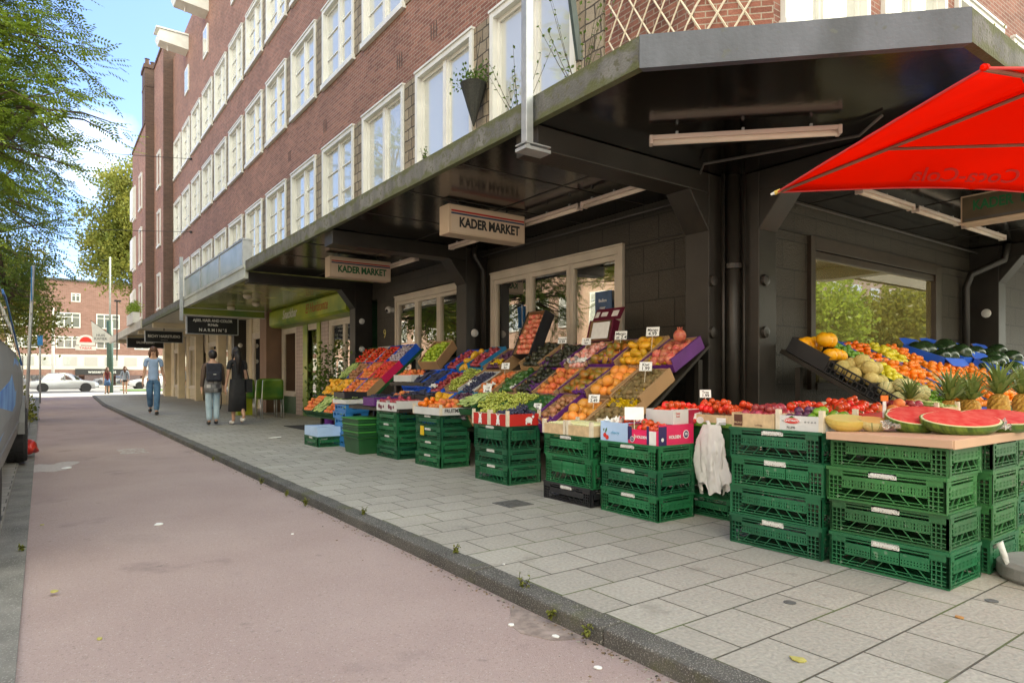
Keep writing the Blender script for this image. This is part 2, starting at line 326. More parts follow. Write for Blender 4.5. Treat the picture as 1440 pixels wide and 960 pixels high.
def moss_edges(m):
    n = m.node_tree.nodes; l = m.node_tree.links; b = n['Principled BSDF']; src = b.inputs['Base Color'].links[0].from_socket
    g = n.new('ShaderNodeNewGeometry'); sp = n.new('ShaderNodeSeparateXYZ'); l.new(g.outputs['Position'], sp.inputs[0])
    z = n.new('ShaderNodeTexNoise'); z.inputs['Scale'].default_value = 5; z.inputs['Detail'].default_value = 7; l.new(g.outputs['Position'], z.inputs['Vector'])
    a = n.new('ShaderNodeMath'); a.operation = 'SUBTRACT'; l.new(sp.outputs['Z'], a.inputs[0]); a.inputs[1].default_value = 3.195
    ab = n.new('ShaderNodeMath'); ab.operation = 'ABSOLUTE'; l.new(a.outputs[0], ab.inputs[0])
    c = n.new('ShaderNodeMath'); c.operation = 'MULTIPLY_ADD'; l.new(ab.outputs[0], c.inputs[0]); c.inputs[1].default_value = 3.4; l.new(z.outputs['Fac'], c.inputs[2])
    r = n.new('ShaderNodeMapRange'); r.inputs[1].default_value = .66; r.inputs[2].default_value = .80; r.inputs[4].default_value = .8; l.new(c.outputs[0], r.inputs[0])
    x = n.new('ShaderNodeMixRGB'); l.new(r.outputs[0], x.inputs[0]); l.new(src, x.inputs[1]); x.inputs[2].default_value = (.085, .095, .028, 1); l.new(x.outputs[0], b.inputs['Base Color'])
moss_edges(fascia)
blueshade = mat('blue_shaded_metal', (.075, .083, .105), .5, .35, 5, bump=.3, bscale=40, stretch=(1, 1, .3), speck=((.07, .075, .07), 10, .66))  # bluish shade on the chamfered edge is put into the metal's colour
roofm = mat('bitumen', (.08, .08, .08), .9)
glU = glass('upper_window_glass', refl=.22, body=(.52, .53, .50), bodyf=.93)
glS = glass('shop_window_glass', refl=.30)
dark = mat('dark_interior', (.03, .026, .022), .8)
UX, UY = 5.36, 3.76            # planes of the upper walls
WX, WY = 5.85, 4.25            # planes of the shop walls
EX, EY = 3.2, 1.6              # edges of the canopy
bld = thing('apartment_building', 'long red brick apartment building with white windows above black painted shop fronts', 'building', (0, 0, 0))
# --- upper wall on the street: solid with real openings, built of strips round the windows
PITCH, WW, Y0 = 2.35, 1.87, 6.08
SILL = [4.55, 7.78, 10.80]; WH = 1.79
NW = 13; YE = Y0+PITCH*(NW-1)+WW+.5
TOP = 17.0
b = MB(); st = MB()
zs = [3.3]
for s in SILL: zs += [s, s+WH]
zs.append(TOP)
for i in range(0, len(zs)-1, 2): b.box(UX, UX+.35, 4.30, YE, zs[i], zs[i+1])            # spandrels
for s in SILL:
    b.box(UX, UX+.35, 4.30, Y0-.49, s, s+WH)
    b.box(UX, UX+.35, YE-.02, YE, s, s+WH)
    for k in range(NW+1):
        st = MB()
        ya = Y0+PITCH*(k-1)+WW if k else Y0-.48
        yb = Y0+PITCH*k if k < NW else YE-.02
        st.box(UX-.02, UX+.3, ya, yb, s, s+WH); st.build('stone_pier', stone, bld)
b.build('brick_wall', brk, bld)
# chamfered corner and cross street wall
b = MB(); b.prism([(UX, 4.30), (5.9, UY), (6.2, 4.1), (UX+.35, 4.6)], 2, 3.3, TOP); b.build('corner_wall', brkc, bld)
b = MB()
BW = [(6.02, 7.75), (8.1, 9.85), (10.2, 11.9), (12.3, 14.0), (14.5, 16.2)]
xs = 5.9
for i in range(0, len(zs)-1, 2): b.box(5.9, 40, UY, UY+.35, zs[i], zs[i+1])
for s in SILL:
    xs = 5.9
    for (xa, xb) in BW:
        b.box(xs, xa, UY, UY+.35, s, s+WH); xs = xb
    b.box(xs, 40, UY, UY+.35, s, s+WH)
b.build('side_brick_wall', brkx, bld)
b = MB(); b.prism([(UX+.1, 4.7), (6.3, 4.1), (39.5, 4.1), (39.5, 16), (14, 16), (14, YE-.1), (UX+.1, YE-.1)], 2, TOP-.2, TOP-.05); b.build('roof', roofm, bld)
b = MB(); b.prism([(UX+.4, 4.9), (6.5, 4.15), (39.5, 4.15), (39.5, 15.7), (13.7, 15.7), (13.7, 45.5), (UX+.4, 45.5)], 2, 3.32, 3.5); b.build('first_floor_slab', roofm, bld)
b = MB(); b.box(13.75, 14, 16, 45.9, 0, TOP-.2); b.box(14, 39.6, 15.75, 16, 0, TOP-.2); b.box(39.6, 39.9, 4.3, 16, 0, TOP-.2); b.box(6.2, 13.7, 45.6, 45.9, 0, 3.3); b.build('back_wall', brkx, bld)
# windows
def upper_window(M, wdt, hgt, bars, parent, open_leaf=False):
    """local frame: x along wall, y up, z out of the wall; origin at the lower left of the opening."""
    f = MB(); t = .085
    f.box(0, t, 0, hgt, -.12, .055, M=M); f.box(wdt-t, wdt, 0, hgt, -.12, .055, M=M)
    f.box(t, wdt-t, hgt-t, hgt, -.12, .052, M=M); f.box(-.03, wdt+.03, -.05, t*.7, -.12, .085, M=M)
    f.box(-.01, wdt+.01, hgt, hgt+.035, -.05, .075, M=M)
    mid = wdt/2
    f.box(mid-.05, mid+.05, t*.7, hgt-t, -.12, -.005, M=M)
    for (a, c) in ((t, mid-.05), (mid+.05, wdt-t)):
        f.box(a, a+.05, t*.7, hgt-t, -.1, -.03, M=M); f.box(c-.05, c, t*.7, hgt-t, -.1, -.03, M=M)
        f.box(a+.05, c-.05, t*.7, t*.7+.055, -.1, -.032, M=M); f.box(a+.05, c-.05, hgt-t-.055, hgt-t, -.1, -.032, M=M)
        for k in range(bars): 
            zz = t*.7+(hgt-1.7*t)*(k+1)/(bars+1); f.box(a+.05, c-.05, zz-.013, zz+.013, -.085, -.04, M=M)
    w_ = f.build('window', white, parent)
    g = MB(); g.box(t, mid-.05, t*.7, hgt-t, -.075, -.065, M=M)
    g.box(mid+.05, wdt-t, t*.7, hgt-t, -.075, -.065, M=M)
    g.build('pane', glU, w_)
for r_, s in enumerate(SILL):
    for k in range(NW):
        y = Y0+PITCH*k
        M = frame((UX, y+WW, s), (0, -1, 0), (0, 0, 1))
        upper_window(M, WW, WH, 0 if (r_ == 0 and k < 3) or (r_ == 1 and k < 2) else 2, bld)
    for (xa, xb) in BW[:4]: upper_window(frame((xa, UY, s), (1, 0, 0), (0, 0, 1)), xb-xa, WH, 1 if r_ else 0, bld)
for (y, z0) in ((28.0, 13.9), (32.2, 13.9), (23.2, 13.9)):
    M = frame((UX-.002, y+.9, z0), (0, -1, 0), (0, 0, 1))
    f = MB(); f.box(0, .85, 0, 1.15, -.02, .05, M=M); w_ = f.build('attic_window', white, bld)
    g = MB(); g.box(.1, .39, .1, 1.05, .05, .056, M=M); g.box(.46, .75, .1, 1.05, .05, .056, M=M); g.build('pane', glU, w_)
# air bricks and wall anchors
for (y, z) in ((9.6, 6.75), (10.9, 6.75), (14.8, 6.75), (8.3, 10.2), (17.5, 6.8)):
    m_ = MB()
    for k in range(3): m_.box(UX-.004, UX+.01, y+.09*k, y+.09*k+.045, z, z+.26)
    m_.build('air_vent', dbrk, bld)
# hoist beam boxes at the eaves
for (y, z) in ((32.4, 15.75), (28.0, 15.5), (23.4, 15.6)):
    m_ = MB(); m_.prism([(UX+.1, z), (UX-1.15, z+.12), (UX-1.25, z+.35), (UX-1.15, z+.62), (UX+.1, z+.62)], 1, y, y+.75)
    m_.box(UX-1.3, UX+.1, y-.05, y+.8, z+.63, z+.70); m_.tube([(UX-.8, y+.37, z+.1), (UX-.8, y+.37, z-.12)], .03)
    m_.build('hoist_box', white, bld)
# projecting stair bay with narrow windows
b = MB(); b.box(4.92, 6.5, YE+.002, YE+3.2, 3.3, 17.6); b.build('stair_bay', brk, bld)
b = MB(); b.box(4.915, 6.5, YE-.04, YE, 3.3, 17.7); b.box(4.86, 6.6, YE-.06, YE+3.25, 17.6, 17.75); b.build('bay_side', dbrk, bld)
for s in SILL[:]: upper_window(frame((4.92, YE+1.9, s), (0, -1, 0), (0, 0, 1)), 1.1, WH, 2, bld)

# --- canopy
b = MB()
cpoly = [(EX+.06, 45), (EX+.06, 3.015+.02), (4.60+.03, EY+.06), (40, EY+.06), (40, 4.4), (6.2, 4.4), (5.9, 4.6), (5.9, 45)]
b.prism([(EX+.06, 13.25), (EX+.06, 3.04), (4.625, EY+.06), (40, EY+.06), (40, 4.54), (6.14, 4.54), (6.14, 13.25)], 2, 3.105, 3.28)
b.build('canopy_soffit', soff, bld)
b = MB()
for y in (5.4, 6.55, 7.7, 10.0, 11.15, 12.3): b.box(EX+.1, WX, y, y+.012, 3.099, 3.1045)
b.box(4.55, 4.562, 4.6, 13.2, 3.098, 3.104)
for x in (7.4, 8.6, 9.8, 11.0): b.box(x, x+.012, EY+.1, WY, 3.099, 3.1045)
b.build('soffit_joints', mat('joint_strip', (.035, .03, .024), .6), bld)
b = MB(); y = 13.3; segs = [13.3, 8.83, 4.30, 3.015]
for a, c in zip(segs, segs[1:]): b.box(EX, EX+.06, c+.004, a, 3.09, 3.30)
b.box(EX+.06, UX, 4.3, 13.3, 3.281, 3.297); b.build('canopy_edge', fascia, bld)
b = MB(); b.prism([(EX, 3.013), (4.60, EY), (4.625, EY+.06), (EX+.06, 3.035)], 2, 3.085, 3.305)
b.prism([(EX+.06, 3.04), (4.625, EY+.06), (40, EY+.06), (40, UY), (5.9, UY), (UX, 4.30), (EX+.06, 4.30)], 2, 3.281, 3.298)
b.build('corner_canopy_edge', blueshade, bld)
b = MB(); b.box(4.602, 40, EY, EY+.058, 3.09, 3.302); b.build('side_canopy_edge', fascia, bld)
# portals: columns with haunches and beams
def portal(y0, y1, parent, x0=5.45, x1=5.849, zt=3.1, m=black, outer=3.27):
    p = MB(); p.box(x0, x1, y0, y1, 0, zt); p.box(outer, x0, y0, y1, zt-.2, zt)
    p.prism([(x0, zt-.2), (x0-.30, zt-.2), (x0, zt-.58)], 1, y0, y1)
    return p.build('portal_frame', m, parent, bevel=.008)
for y in (4.19, 8.83, 13.35): portal(y, y+.30, bld)
def portalB(x0, x1, m=black):
    p = MB(); p.box(x0, x1, 3.85, 4.249, 0, 3.1); p.box(x0, x1, EY+.07, 3.85, 2.9, 3.1)
    p.prism([(3.85, 2.9), (3.55, 2.9), (3.85, 2.52)], 0, x0, x1); return p.build('portal_frame', m, bld, bevel=.008)
portalB(5.79, 6.09); portalB(12.1, 12.4)
# corner recess wall and rainwater pipes
b = MB(); b.box(5.84, 6.3, 4.25, 4.6, 0, 3.1); b.build('corner_recess', black, bld)
def pipe(pts, r, m, name='drainpipe'): o = MB(); o.tube(pts, r, 10); return o.build(name, m, bld, smooth=True)
pipe([(5.73, 4.11, 0), (5.73, 4.11, 3.1)], .075, black); 
pipe([(5.60, 4.13, 0), (5.60, 4.13, 3.1)], .018, black, 'conduit'); pipe([(5.745, 3.99, 0), (5.745, 3.99, 3.1)], .012, black, 'conduit')
cl_ = MB(); cl_.lathe([(.10, 0), (.10, .05)], 16, M=Matrix.Translation((5.73, 4.11, 2.15))); cl_.build('pipe_collar', black, bld)
pipe([(5.55, 8.72, 3.09), (5.55, 8.72, 2.95), (5.72, 8.74, 2.75), (5.72, 8.74, 0)], .045, black)
pipe([(12.0, 3.7, 3.09), (12.0, 3.75, 2.85), (11.75, 4.1, 2.65), (11.75, 4.17, 2.45), (11.75, 4.17, 0)], .055, black)
# round wall anchor plates
for (x, y, zz, ax) in ((5.88, 3.85, 2.02, 0), (5.88, 3.85, 1.5, 0), (5.5, 4.19, 2.02, 0), (5.5, 4.19, 1.5, 0)):
    m_ = MB(); m_.lathe([(.06, 0), (.055, .03), (.02, .04)], 14, M=frame((x, y-.001, zz), (1, 0, 0), (0, 0, 1))); m_.build('anchor_plate', black, bld)
for (x, y, zz) in ((12.05, 4.0, 2.05), (12.05, 4.0, 1.4)):
    m_ = MB(); m_.lathe([(.07, 0), (.06, .03), (.02, .04)], 14, M=frame((x, y, zz), (0, -1, 0), (0, 0, 1))); m_.build('anchor_plate', white, bld)
for (x, y, zz) in ((5.6, 13.34, 2.25), (5.6, 13.34, 1.65), (5.6, 8.82, 1.75), (5.6, 8.82, 1.2)):
    m_ = MB(); m_.lathe([(.065, 0), (.055, .03), (.02, .04)], 14, M=frame((x, y, zz), (1, 0, 0), (0, 0, 1))); m_.build('anchor_plate', white, bld)
# --- shop wall on the street: Y 4.49..8.83 with a window, 9.13..13.35 with a door
b = MB()
b.box(WX, WX+.3, 4.40, 5.75, 0, 2.72); b.box(WX, WX+.3, 5.75, 8.72, 0, .55); b.box(WX, WX+.3, 8.72, 9.46, 0, 2.72)
b.box(WX, WX+.3, 12.2, 13.1, 0, 2.72); b.box(WX, WX+.3, 4.40, 13.65, 2.72, 3.1)
b.build('shop_wall', blk, bld)
b = MB(); b.box(6.28, 7.36, WY, WY+.3, 0, 2.74); b.box(7.36, 10.95, WY, WY+.3, 0, .9); b.box(10.95, 40, WY, WY+.3, 0, 2.74); b.box(6.28, 40, WY, WY+.3, 2.74, 3.1)
b.build('side_shop_wall', blkx, bld)
# dark ledge course over the openings
b = MB(); b.box(WX-.02, WX, 4.5, 5.72, 2.655, 2.67); b.box(6.4, 12.09, WY-.02, WY, 2.72, 2.745); b.build('ledge', black, bld)
# shop windows: three panels
def shop_window(y0, y1, z0, z1, n, parent, m=cream, name='shop_window', gl=None, t=.075):
    f = MB(); x = WX-.03
    f.box(x, x+.12, y0, y0+t, z0, z1); f.box(x, x+.12, y1-t, y1, z0, z1); f.box(x, x+.12, y0+t, y1-t, z1-t*1.3, z1); f.box(x-.03, x+.12, y0+t, y1-t, z0, z0+t)
    f.box(x-.015, x+.1, y0-.012, y1+.012, z1, z1+.025)
    dy = (y1-y0-2*t)/n
    for k in range(n):
        a = y0+t+dy*k; c = a+dy; s = .07
        f.box(x+.012, x+.085, a+.004, a+s, z0+t, z1-t*1.3); f.box(x+.012, x+.085, c-s, c-.004, z0+t, z1-t*1.3)
        f.box(x+.013, x+.085, a+s, c-s, z1-t*1.3-s, z1-t*1.3-.004); f.box(x+.013, x+.085, a+s, c-s, z0+t, z0+t+s)
    o = f.build(name, m, parent, bevel=.004)
    g = MB()
    for k in range(n):
        a = y0+t+dy*k+.07; c = y0+t+dy*(k+1)-.07; g.box(x+.05, x+.058, a, c, z0+t+.07, z1-t*1.3-.07)
    g.build('pane', gl or glS, o); return o
shop_window(5.77, 8.70, .55, 2.68, 3, bld)
o = shop_window(9.47, 12.19, 0.02, 2.66, 3, bld, name='shop_door')
# shop interior
b = MB(); wallin = mat('interior_wall', (.45, .32, .15), .8, .3, 2)
b.box(9.5, 9.6, 4.6, 13.2, 0, 3.1); b.box(6.2, 9.6, 13.2, 13.3, 0, 3.1); b.box(6.2, 9.6, 4.6, 13.2, 3.0, 3.1); b.box(6.2, 9.6, 4.6, 13.2, 0, .02); b.build('shop_interior', wallin, bld)
b = MB(); b.box(6.3, 6.5, 5.9, 6.6, 2.1, 2.75); b.build('warm_light_panel', mat('warm_light_panel', (.5, .28, .04), .7), bld)  # yellow panel added for the warm light inside, painted into its colour
b = MB(); b.box(12.5, 12.6, WY+.3, 9, 0, 3.0); b.box(7, 12.6, 8.4, 8.5, 0, 3); b.box(7, 12.6, WY+.3, 8.5, .02, .03); b.box(6.9, 7.0, WY+.3, 8.5, 0, 3); b.build('side_shop_interior', dark, bld)
# window poster
pst = MB(); pst.box(WX-.005, WX+.01, 5.98, 6.28, 1.55, 2.15); po = pst.build('window_poster', mat('poster_blue', (.05, .10, .20), .5, .3, 9), bld)
for i, s in enumerate(('Bellen', 'naar', 'overal?')): text(s, .06, FX(WX-.007, 6.14, 2.03-.09*i), paper, po)
# side shop window, large single pane in a brown frame
f = MB(); brownf = mat('brown_frame', (.045, .032, .022), .4, .2)
f.box(7.36, 7.46, WY-.05, WY+.1, .9, 2.72); f.box(10.75, 10.95, WY-.05, WY+.1, .9, 2.72); f.box(7.46, 10.75, WY-.05, WY+.1, 2.56, 2.72); f.box(7.46, 10.75, WY-.07, WY+.1, .9, .98)
f.box(7.46, 10.75, WY-.02, WY+.1, 2.47, 2.555)
o = f.build('side_shop_window', brownf, bld, bevel=.005)
g = MB(); g.box(7.46, 10.75, WY+.02, WY+.03, .98, 2.47); g.build('pane', glass('side_window_glass', refl=.34, body=(.40, .33, .12), bodyf=.55), o)  # yellow body colour stands in for a warm reflection on the pane
# doorway beside house number nine, door with a small pane
b = MB(); b.box(WX+.28, WX+.32, 13.1, 13.75, 0, 2.75); b.build('house_door', dark, bld)
text('9', .26, FX(WX-.003, 12.72, 1.95), mat('number_yellow', (.6, .5, .15), .5), bld, 'house_number')
# conduit below the soffit
pipe([(5.72, 4.5, 2.98), (5.72, 8.8, 2.98)], .012, mat('grey_conduit', (.09, .085, .08), .5), 'conduit')
pipe([(5.3, 2.45, 3.08), (5.45, 2.7, 3.03), (5.0, 3.9, 3.03), (5.2, 4.1, 3.03)], .012, mat('grey_conduit', (.09, .085, .08), .5), 'conduit')
pipe([(6.3, 4.1, 3.0), (12.0, 4.1, 3.0)], .012, mat('grey_conduit', (.09, .085, .08), .5), 'conduit')

# --- the snack bar part, Y 13.65 .. 20
yg = mat('green_yellow_sign', (.04, .16, .02), .35, .2, 1.1, col2=(.50, .52, .03)); grn = mat('dark_green_paint', (.03, .10, .035), .45, .2)
pink = bricks('pink_tiles', (Y3, Z3), .2, .1, (.42, .30, .25), (.5, .38, .32), (.2, .15, .12), mortar=.012, off=0, bump=.3, rough=.4, stain=.1)
b = MB(); b.box(EX+.06, WX+.25, 13.36, 20.0, 2.98, 3.2); b.build('snack_bar_soffit', mat('green_soffit', (.16, .18, .05), .16, .5, 2.5, col2=(.50, .50, .18), spec=.8), bld)
b = MB(); b.box(EX-.01, EX+.055, 13.305, 20.05, 2.96, 3.22); b.box(EX-.03, EX-.01, 13.305, 20.05, 3.17, 3.235); b.box(EX-.03, EX-.01, 13.305, 20.05, 2.96, 3.0)
b.build('snack_bar_canopy_edge', mat('pale_metal', (.42, .44, .38), .4, .25, 1.5), bld)
b = MB(); b.box(WX, WX+.3, 13.66, 20.0, 2.5, 3.2); b.box(WX, WX+.3, 13.66, 14.0, 0, 2.5); b.box(WX, WX+.3, 14.0, 15.9, 0, .75); b.box(WX, WX+.3, 18.5, 20, 0, .5); b.build('snack_bar_wall', grn, bld)
b = MB(); b.box(WX-.04, WX+.3, 15.95, 16.45, 0, 2.5); b.box(WX-.04, WX+.3, 17.9, 18.5, 0, 2.5); b.build('tiled_pier', pink, bld)
b = MB(); b.box(WX-.06, WX-.045, 16.5, 16.75, 0, 2.5); b.box(WX-.06, WX-.045, 17.5, 17.85, 0, 2.5); b.build('green_panel', yg, bld)
shop_window(14.0, 15.94, .75, 2.48, 2, bld); shop_window(16.45, 17.9, .1, 2.48, 1, bld); shop_window(18.5, 19.9, .5, 2.48, 1, bld)
b = MB(); b.box(7.5, 7.6, 13.7, 20, 0, 3); b.box(6.2, 7.6, 13.66, 13.7, 0, 3); b.build('snack_bar_interior', wallin, bld)
b = MB(); pr = [(5.82, 2.46), (5.45, 2.48), (5.38, 2.54), (5.38, 2.91), (5.45, 2.97), (5.82, 2.97)]
b.prism(pr, 1, 13.7, 19.6); so = b.build('snack_bar_fascia_sign', yg, bld, smooth=False)
text('Snackbar', .34, FX(5.376, 17.7, 2.74), white, so, shear=.3, bold=.004); text('El Horizonte', .34, FX(5.376, 15.6, 2.74), mat('rust_letters', (.4, .09, .03), .5), so, shear=.3, sx=.9)
b = MB(); b.box(EX-.02, WX-.5, 20.01, 20.06, 2.78, 2.98, 0); b.box(EX-.03, WX-.49, 20.0, 20.012, 2.965, 2.99, 1); b.box(EX-.03, WX-.49, 20.0, 20.012, 2.77, 2.79, 1)
b.build('striped_cross_band', [mat('stripe_green_yellow', (.02, .16, .06), .4, .1, .45, col2=(.5, .45, .02)), white], bld)
# lightbox on top of the canopy edge above the snack bar
lb = MB(); lb.box(EX-.02, EX+.14, 13.4, 19.8, 3.24, 3.72); lbx = lb.build('roof_lightbox', mat('weathered_panel', (.25, .30, .24), .25, .35, 1.6, spec=.8, col2=(.48, .50, .46)), bld)
lb = MB()
for y in (13.4, 15.5, 17.6, 19.76): lb.box(EX-.035, EX+.15, y-.02, y+.03, 3.235, 3.74)
lb.box(EX-.037, EX+.152, 13.37, 19.8, 3.72, 3.75); lb.build('lightbox_frame', steel, lbx)
# --- the farther shops, Y 20 .. 44
crm = mat('cream_render', (.66, .57, .40), .8, .15, 2); crmb = bricks('cream_brick', (Y3, Z3), .22, .07, (.64, .56, .40), (.70, .62, .46), (.36, .31, .22), mortar=.012, rough=.8, stain=.15)
brn = mat('brown_pier', (.22, .13, .08), .7, .15, 2)
b = MB(); b.box(EX+.06, WX, 20.07, 44, 3.04, 3.2); b.build('far_soffit', mat('grey_soffit', (.5, .46, .36), .5, .2), bld)
b = MB(); b.box(EX, EX+.055, 20.07, 29.4, 3.02, 3.28); b.build('far_canopy_edge', fascia, bld)
b = MB(); b.box(EX-.05, EX+.055, 29.42, 44, 2.98, 3.3); b.build('cream_canopy_edge', mat('cream_edge', (.5, .47, .4), .6, .15, 2), bld)
b = MB(); yy = 20.0
lay = [('p', .7), ('w', 2.6), ('c', .3), ('g', .9), ('w', 1.8), ('c', .5), ('d', 1.0), ('c', 1.1), ('w', 1.6), ('c', .4), ('d', .9), ('c', 1.3), ('w', 2.0), ('c', .6), ('d', 1.0), ('c', 1.2), ('w', 1.6), ('c', 1.0), ('d', 1.0), ('c', 2.0)]
for kd, wd in lay:
    if kd == 'p': m_ = MB(); m_.box(WX-.45, WX+.2, yy, yy+wd, 0, 3.0); m_.build('brown_pier', brn, bld)
    elif kd in 'cg': m_ = MB(); m_.box(WX-.05, WX+.2, yy, yy+wd, 0, 3.04); m_.build('cream_pier', crm if kd == 'c' else crmb, bld)
    elif kd == 'd':
        m_ = MB(); m_.box(WX+.02, WX+.1, yy, yy+wd, 0, 2.3); m_.box(WX, WX+.2, yy, yy+wd, 2.3, 3.04); dd = m_.build('door', cream, bld)
        g = MB(); g.box(WX+.01, WX+.018, yy+.25, yy+wd-.25, .5, 2.1); g.build('pane', glS, dd)
    else:
        m_ = MB(); m_.box(WX, WX+.2, yy, yy+wd, 0, .5); m_.box(WX, WX+.2, yy, yy+wd, 2.5, 3.04); m_.build('cream_wall', crmb, bld)
        shop_window(yy+.01, yy+wd-.01, .5, 2.5, max(1, int(wd)), bld)
    yy += wd
b = MB(); b.box(8.0, 8.1, 20, yy, 0, 3); b.build('far_shop_interior', dark, bld)
b = MB(); b.box(5.4, 5.8, 24.0, 24.35, 0, 3.04); cc = b.build('far_column', black, bld)
for z in (1.6, 2.15): m_ = MB(); m_.lathe([(.08, 0), (.02, .04)], 12, M=frame((5.6, 23.99, z), (1, 0, 0), (0, 0, 1))); m_.build('anchor_plate', white, cc)
for y in (27.0, 31.5, 36.0, 40.5): b = MB(); b.box(5.5, 5.8, y, y+.3, 0, 3.04); b.box(EX+.1, 5.5, y, y+.3, 2.86, 3.04); b.build('far_portal', crm, bld)
b = MB(); b.box(6.4, 11, YE+3.2, 44, 0, 3.2); b.build('far_block', crm, bld)

# ================================================================== NEIGHBOUR BUILDING (end of the row)
nb = thing('brick_end_house', 'narrower brown-red brick house at the far end of the row with a tall chimney', 'building', (0, 0, 0))
b = MB(); b.box(4.5, 14, YE+3.26, 46, 3.3, 14.6); b.build('wall', brk, nb)
b = MB(); b.box(4.45, 14.05, YE+3.21, 46.05, 14.6, 14.75); b.build('parapet', dbrk, nb)
b = MB(); b.box(4.5, 14, YE+3.205, YE+3.255, 3.3, 14.6); b.build('end_wall', dbrk, nb)
ch = MB(); ch.box(4.55, 5.35, 40.6, 41.8, 14.75, 17.9); ch.box(4.49, 5.41, 40.53, 41.87, 17.9, 18.1); ch.box(4.53, 5.37, 40.58, 41.82, 16.9, 17.0)
c_ = ch.build('chimney', dbrk, nb)
for (x, y) in ((4.7, 40.9), (5.0, 41.2), (5.2, 41.5)): m_ = MB(); m_.lathe([(.13, 0), (.1, .35), (.14, .4)], 10, M=Matrix.Translation((x, y, 18.1))); m_.build('chimney_pot', dbrk, c_)
for s in (4.3, 7.4, 10.4):
    for y in (41.2, 44.2):
        upper_window(frame((4.5, y+1.2, s), (0, -1, 0), (0, 0, 1)), 1.2, 1.9, 0, nb)
for s in (5.2, 8.4, 11.4):
    m_ = MB(); m_.box(4.36, 4.5, 44.6, 46, s-.9, s+.9); m_.build('bay', white, nb)
# ================================================================== FAR BUILDING, OPPOSITE BUILDINGS
def facade(name, label, x0, x1, y, z1, m, wins, facing=-1, depth=10, axis='y', wm_=white, win_gl=None):
    """a facade in the plane Y=y (axis 'y') or X=y (axis 'x') with rows of windows; wins=(z, h, w, pitch)"""
    r = thing(name, label, 'building', (0, 0, 0)); b = MB(); d = -facing*depth
    def bx(mb, a, c, n0, n1, z0, z_):
        if axis == 'y': mb.box(a, c, y+n0, y+n1, z0, z_)
        else: mb.box(y+n0, y+n1, a, c, z0, z_)
    bx(b, x0, x1, 0, d, -.1, z1); b.build('wall', m, r)
    b = MB(); bx(b, x0-.1, x1+.1, facing*.25, d, z1, z1+.25); b.build('roof', roofm, r)
    for (z, h, wd, pitch) in wins:
        x = x0+1.0
        while x+wd < x1-.5:
            f = MB(); bx(f, x, x+wd, facing*.07, 0, z, z+h)
            w_ = f.build('window', wm_, r)
            g = MB(); k = 2 if wd < 2.2 else 3; pw = (wd-.12*(k+1))/k
            for i in range(k):
                a = x+.12+i*(pw+.12)
                bx(g, a, a+pw, facing*.08, facing*.071, z+.12, z+h*.68); bx(g, a, a+pw, facing*.08, facing*.071, z+h*.68+.08, z+h-.12)
            g.build('pane', win_gl or glU, w_)
            x += pitch
    return r
fb = bricks('far_brick', (X3, Z3), .44, .13, (.22, .11, .085), (.28, .15, .12), (.3, .23, .19), mortar=.02, stain=.12)
far = facade('far_brick_building', 'wide red brick building with rows of white windows across the far cross street', -34, 17.5, 100, 13.2, fb,
       [(7.3, 1.9, 2.6, 4.3), (4.35, 0, 0, 99), (3.9+.6, 1.5, 2.6, 4.3)][:1]+[(4.7, 1.5, 2.6, 4.3)]+[(10.6, 1.1, 1.0, 9)], win_gl=glass('far_glass', refl=.25, body=(.2, .21, .2), bodyf=.95))
b = MB(); b.box(-34, 17.5, 99.3, 99.98, 2.0, 3.9); b.build('cream_band', mat('cream_band', (.6, .57, .5), .7, .08), far)
b = MB()
for x in np.arange(-33, 16, 2.2): b.box(x, x+1.4, 99.25, 99.29, 2.5, 3.6)
b.build('band_windows', glU, far)
b = MB(); b.box(-34, 17.5, 99.2, 99.28, 1.2, 1.98); b.build('shop_fascia', fb, far)
b = MB()
for x in np.arange(-33, 16, 3.4): b.box(x, x+2.8, 99.1, 99.18, -.1, 1.3)
b.build('shop_fronts', glass('far_shop_glass', refl=.3, body=(.12, .12, .13), bodyf=.9), far)
bs = MB(); bs.box(3.4, 9.2, 99.0, 99.1, 1.35, 2.1); bso = bs.build('black_shop_sign', ink, far); text('wasserij Oost', .55, FY(6.3, 98.98, 1.72), paper, bso)
cb = bricks('opposite_brick', (Y3, Z3), .22, .065, (.42, .25, .18), (.50, .32, .24), (.38, .32, .26), mortar=.014, stain=.15)
cbx = bricks('opposite_pale_brick', (X3, Z3), .22, .065, (.44, .30, .22), (.52, .38, .29), (.38, .32, .26), mortar=.014, stain=.15)
facade('opposite_brick_building', 'brick building across the street, seen mirrored in the shop windows', -20, 75, -15, 12.5, cb, [(.9, 1.9, 1.7, 2.9), (4.2, 1.9, 1.7, 2.9), (7.4, 1.9, 1.7, 2.9)], facing=1, axis='x')
facade('cross_street_building', 'pale brick building on the other side of the cross street, mirrored in the side window', -4, 95, -21, 12.5, cbx, [(.9, 1.9, 1.7, 3.6), (4.2, 1.9, 1.7, 3.6), (7.4, 1.9, 1.7, 3.6)], facing=1)

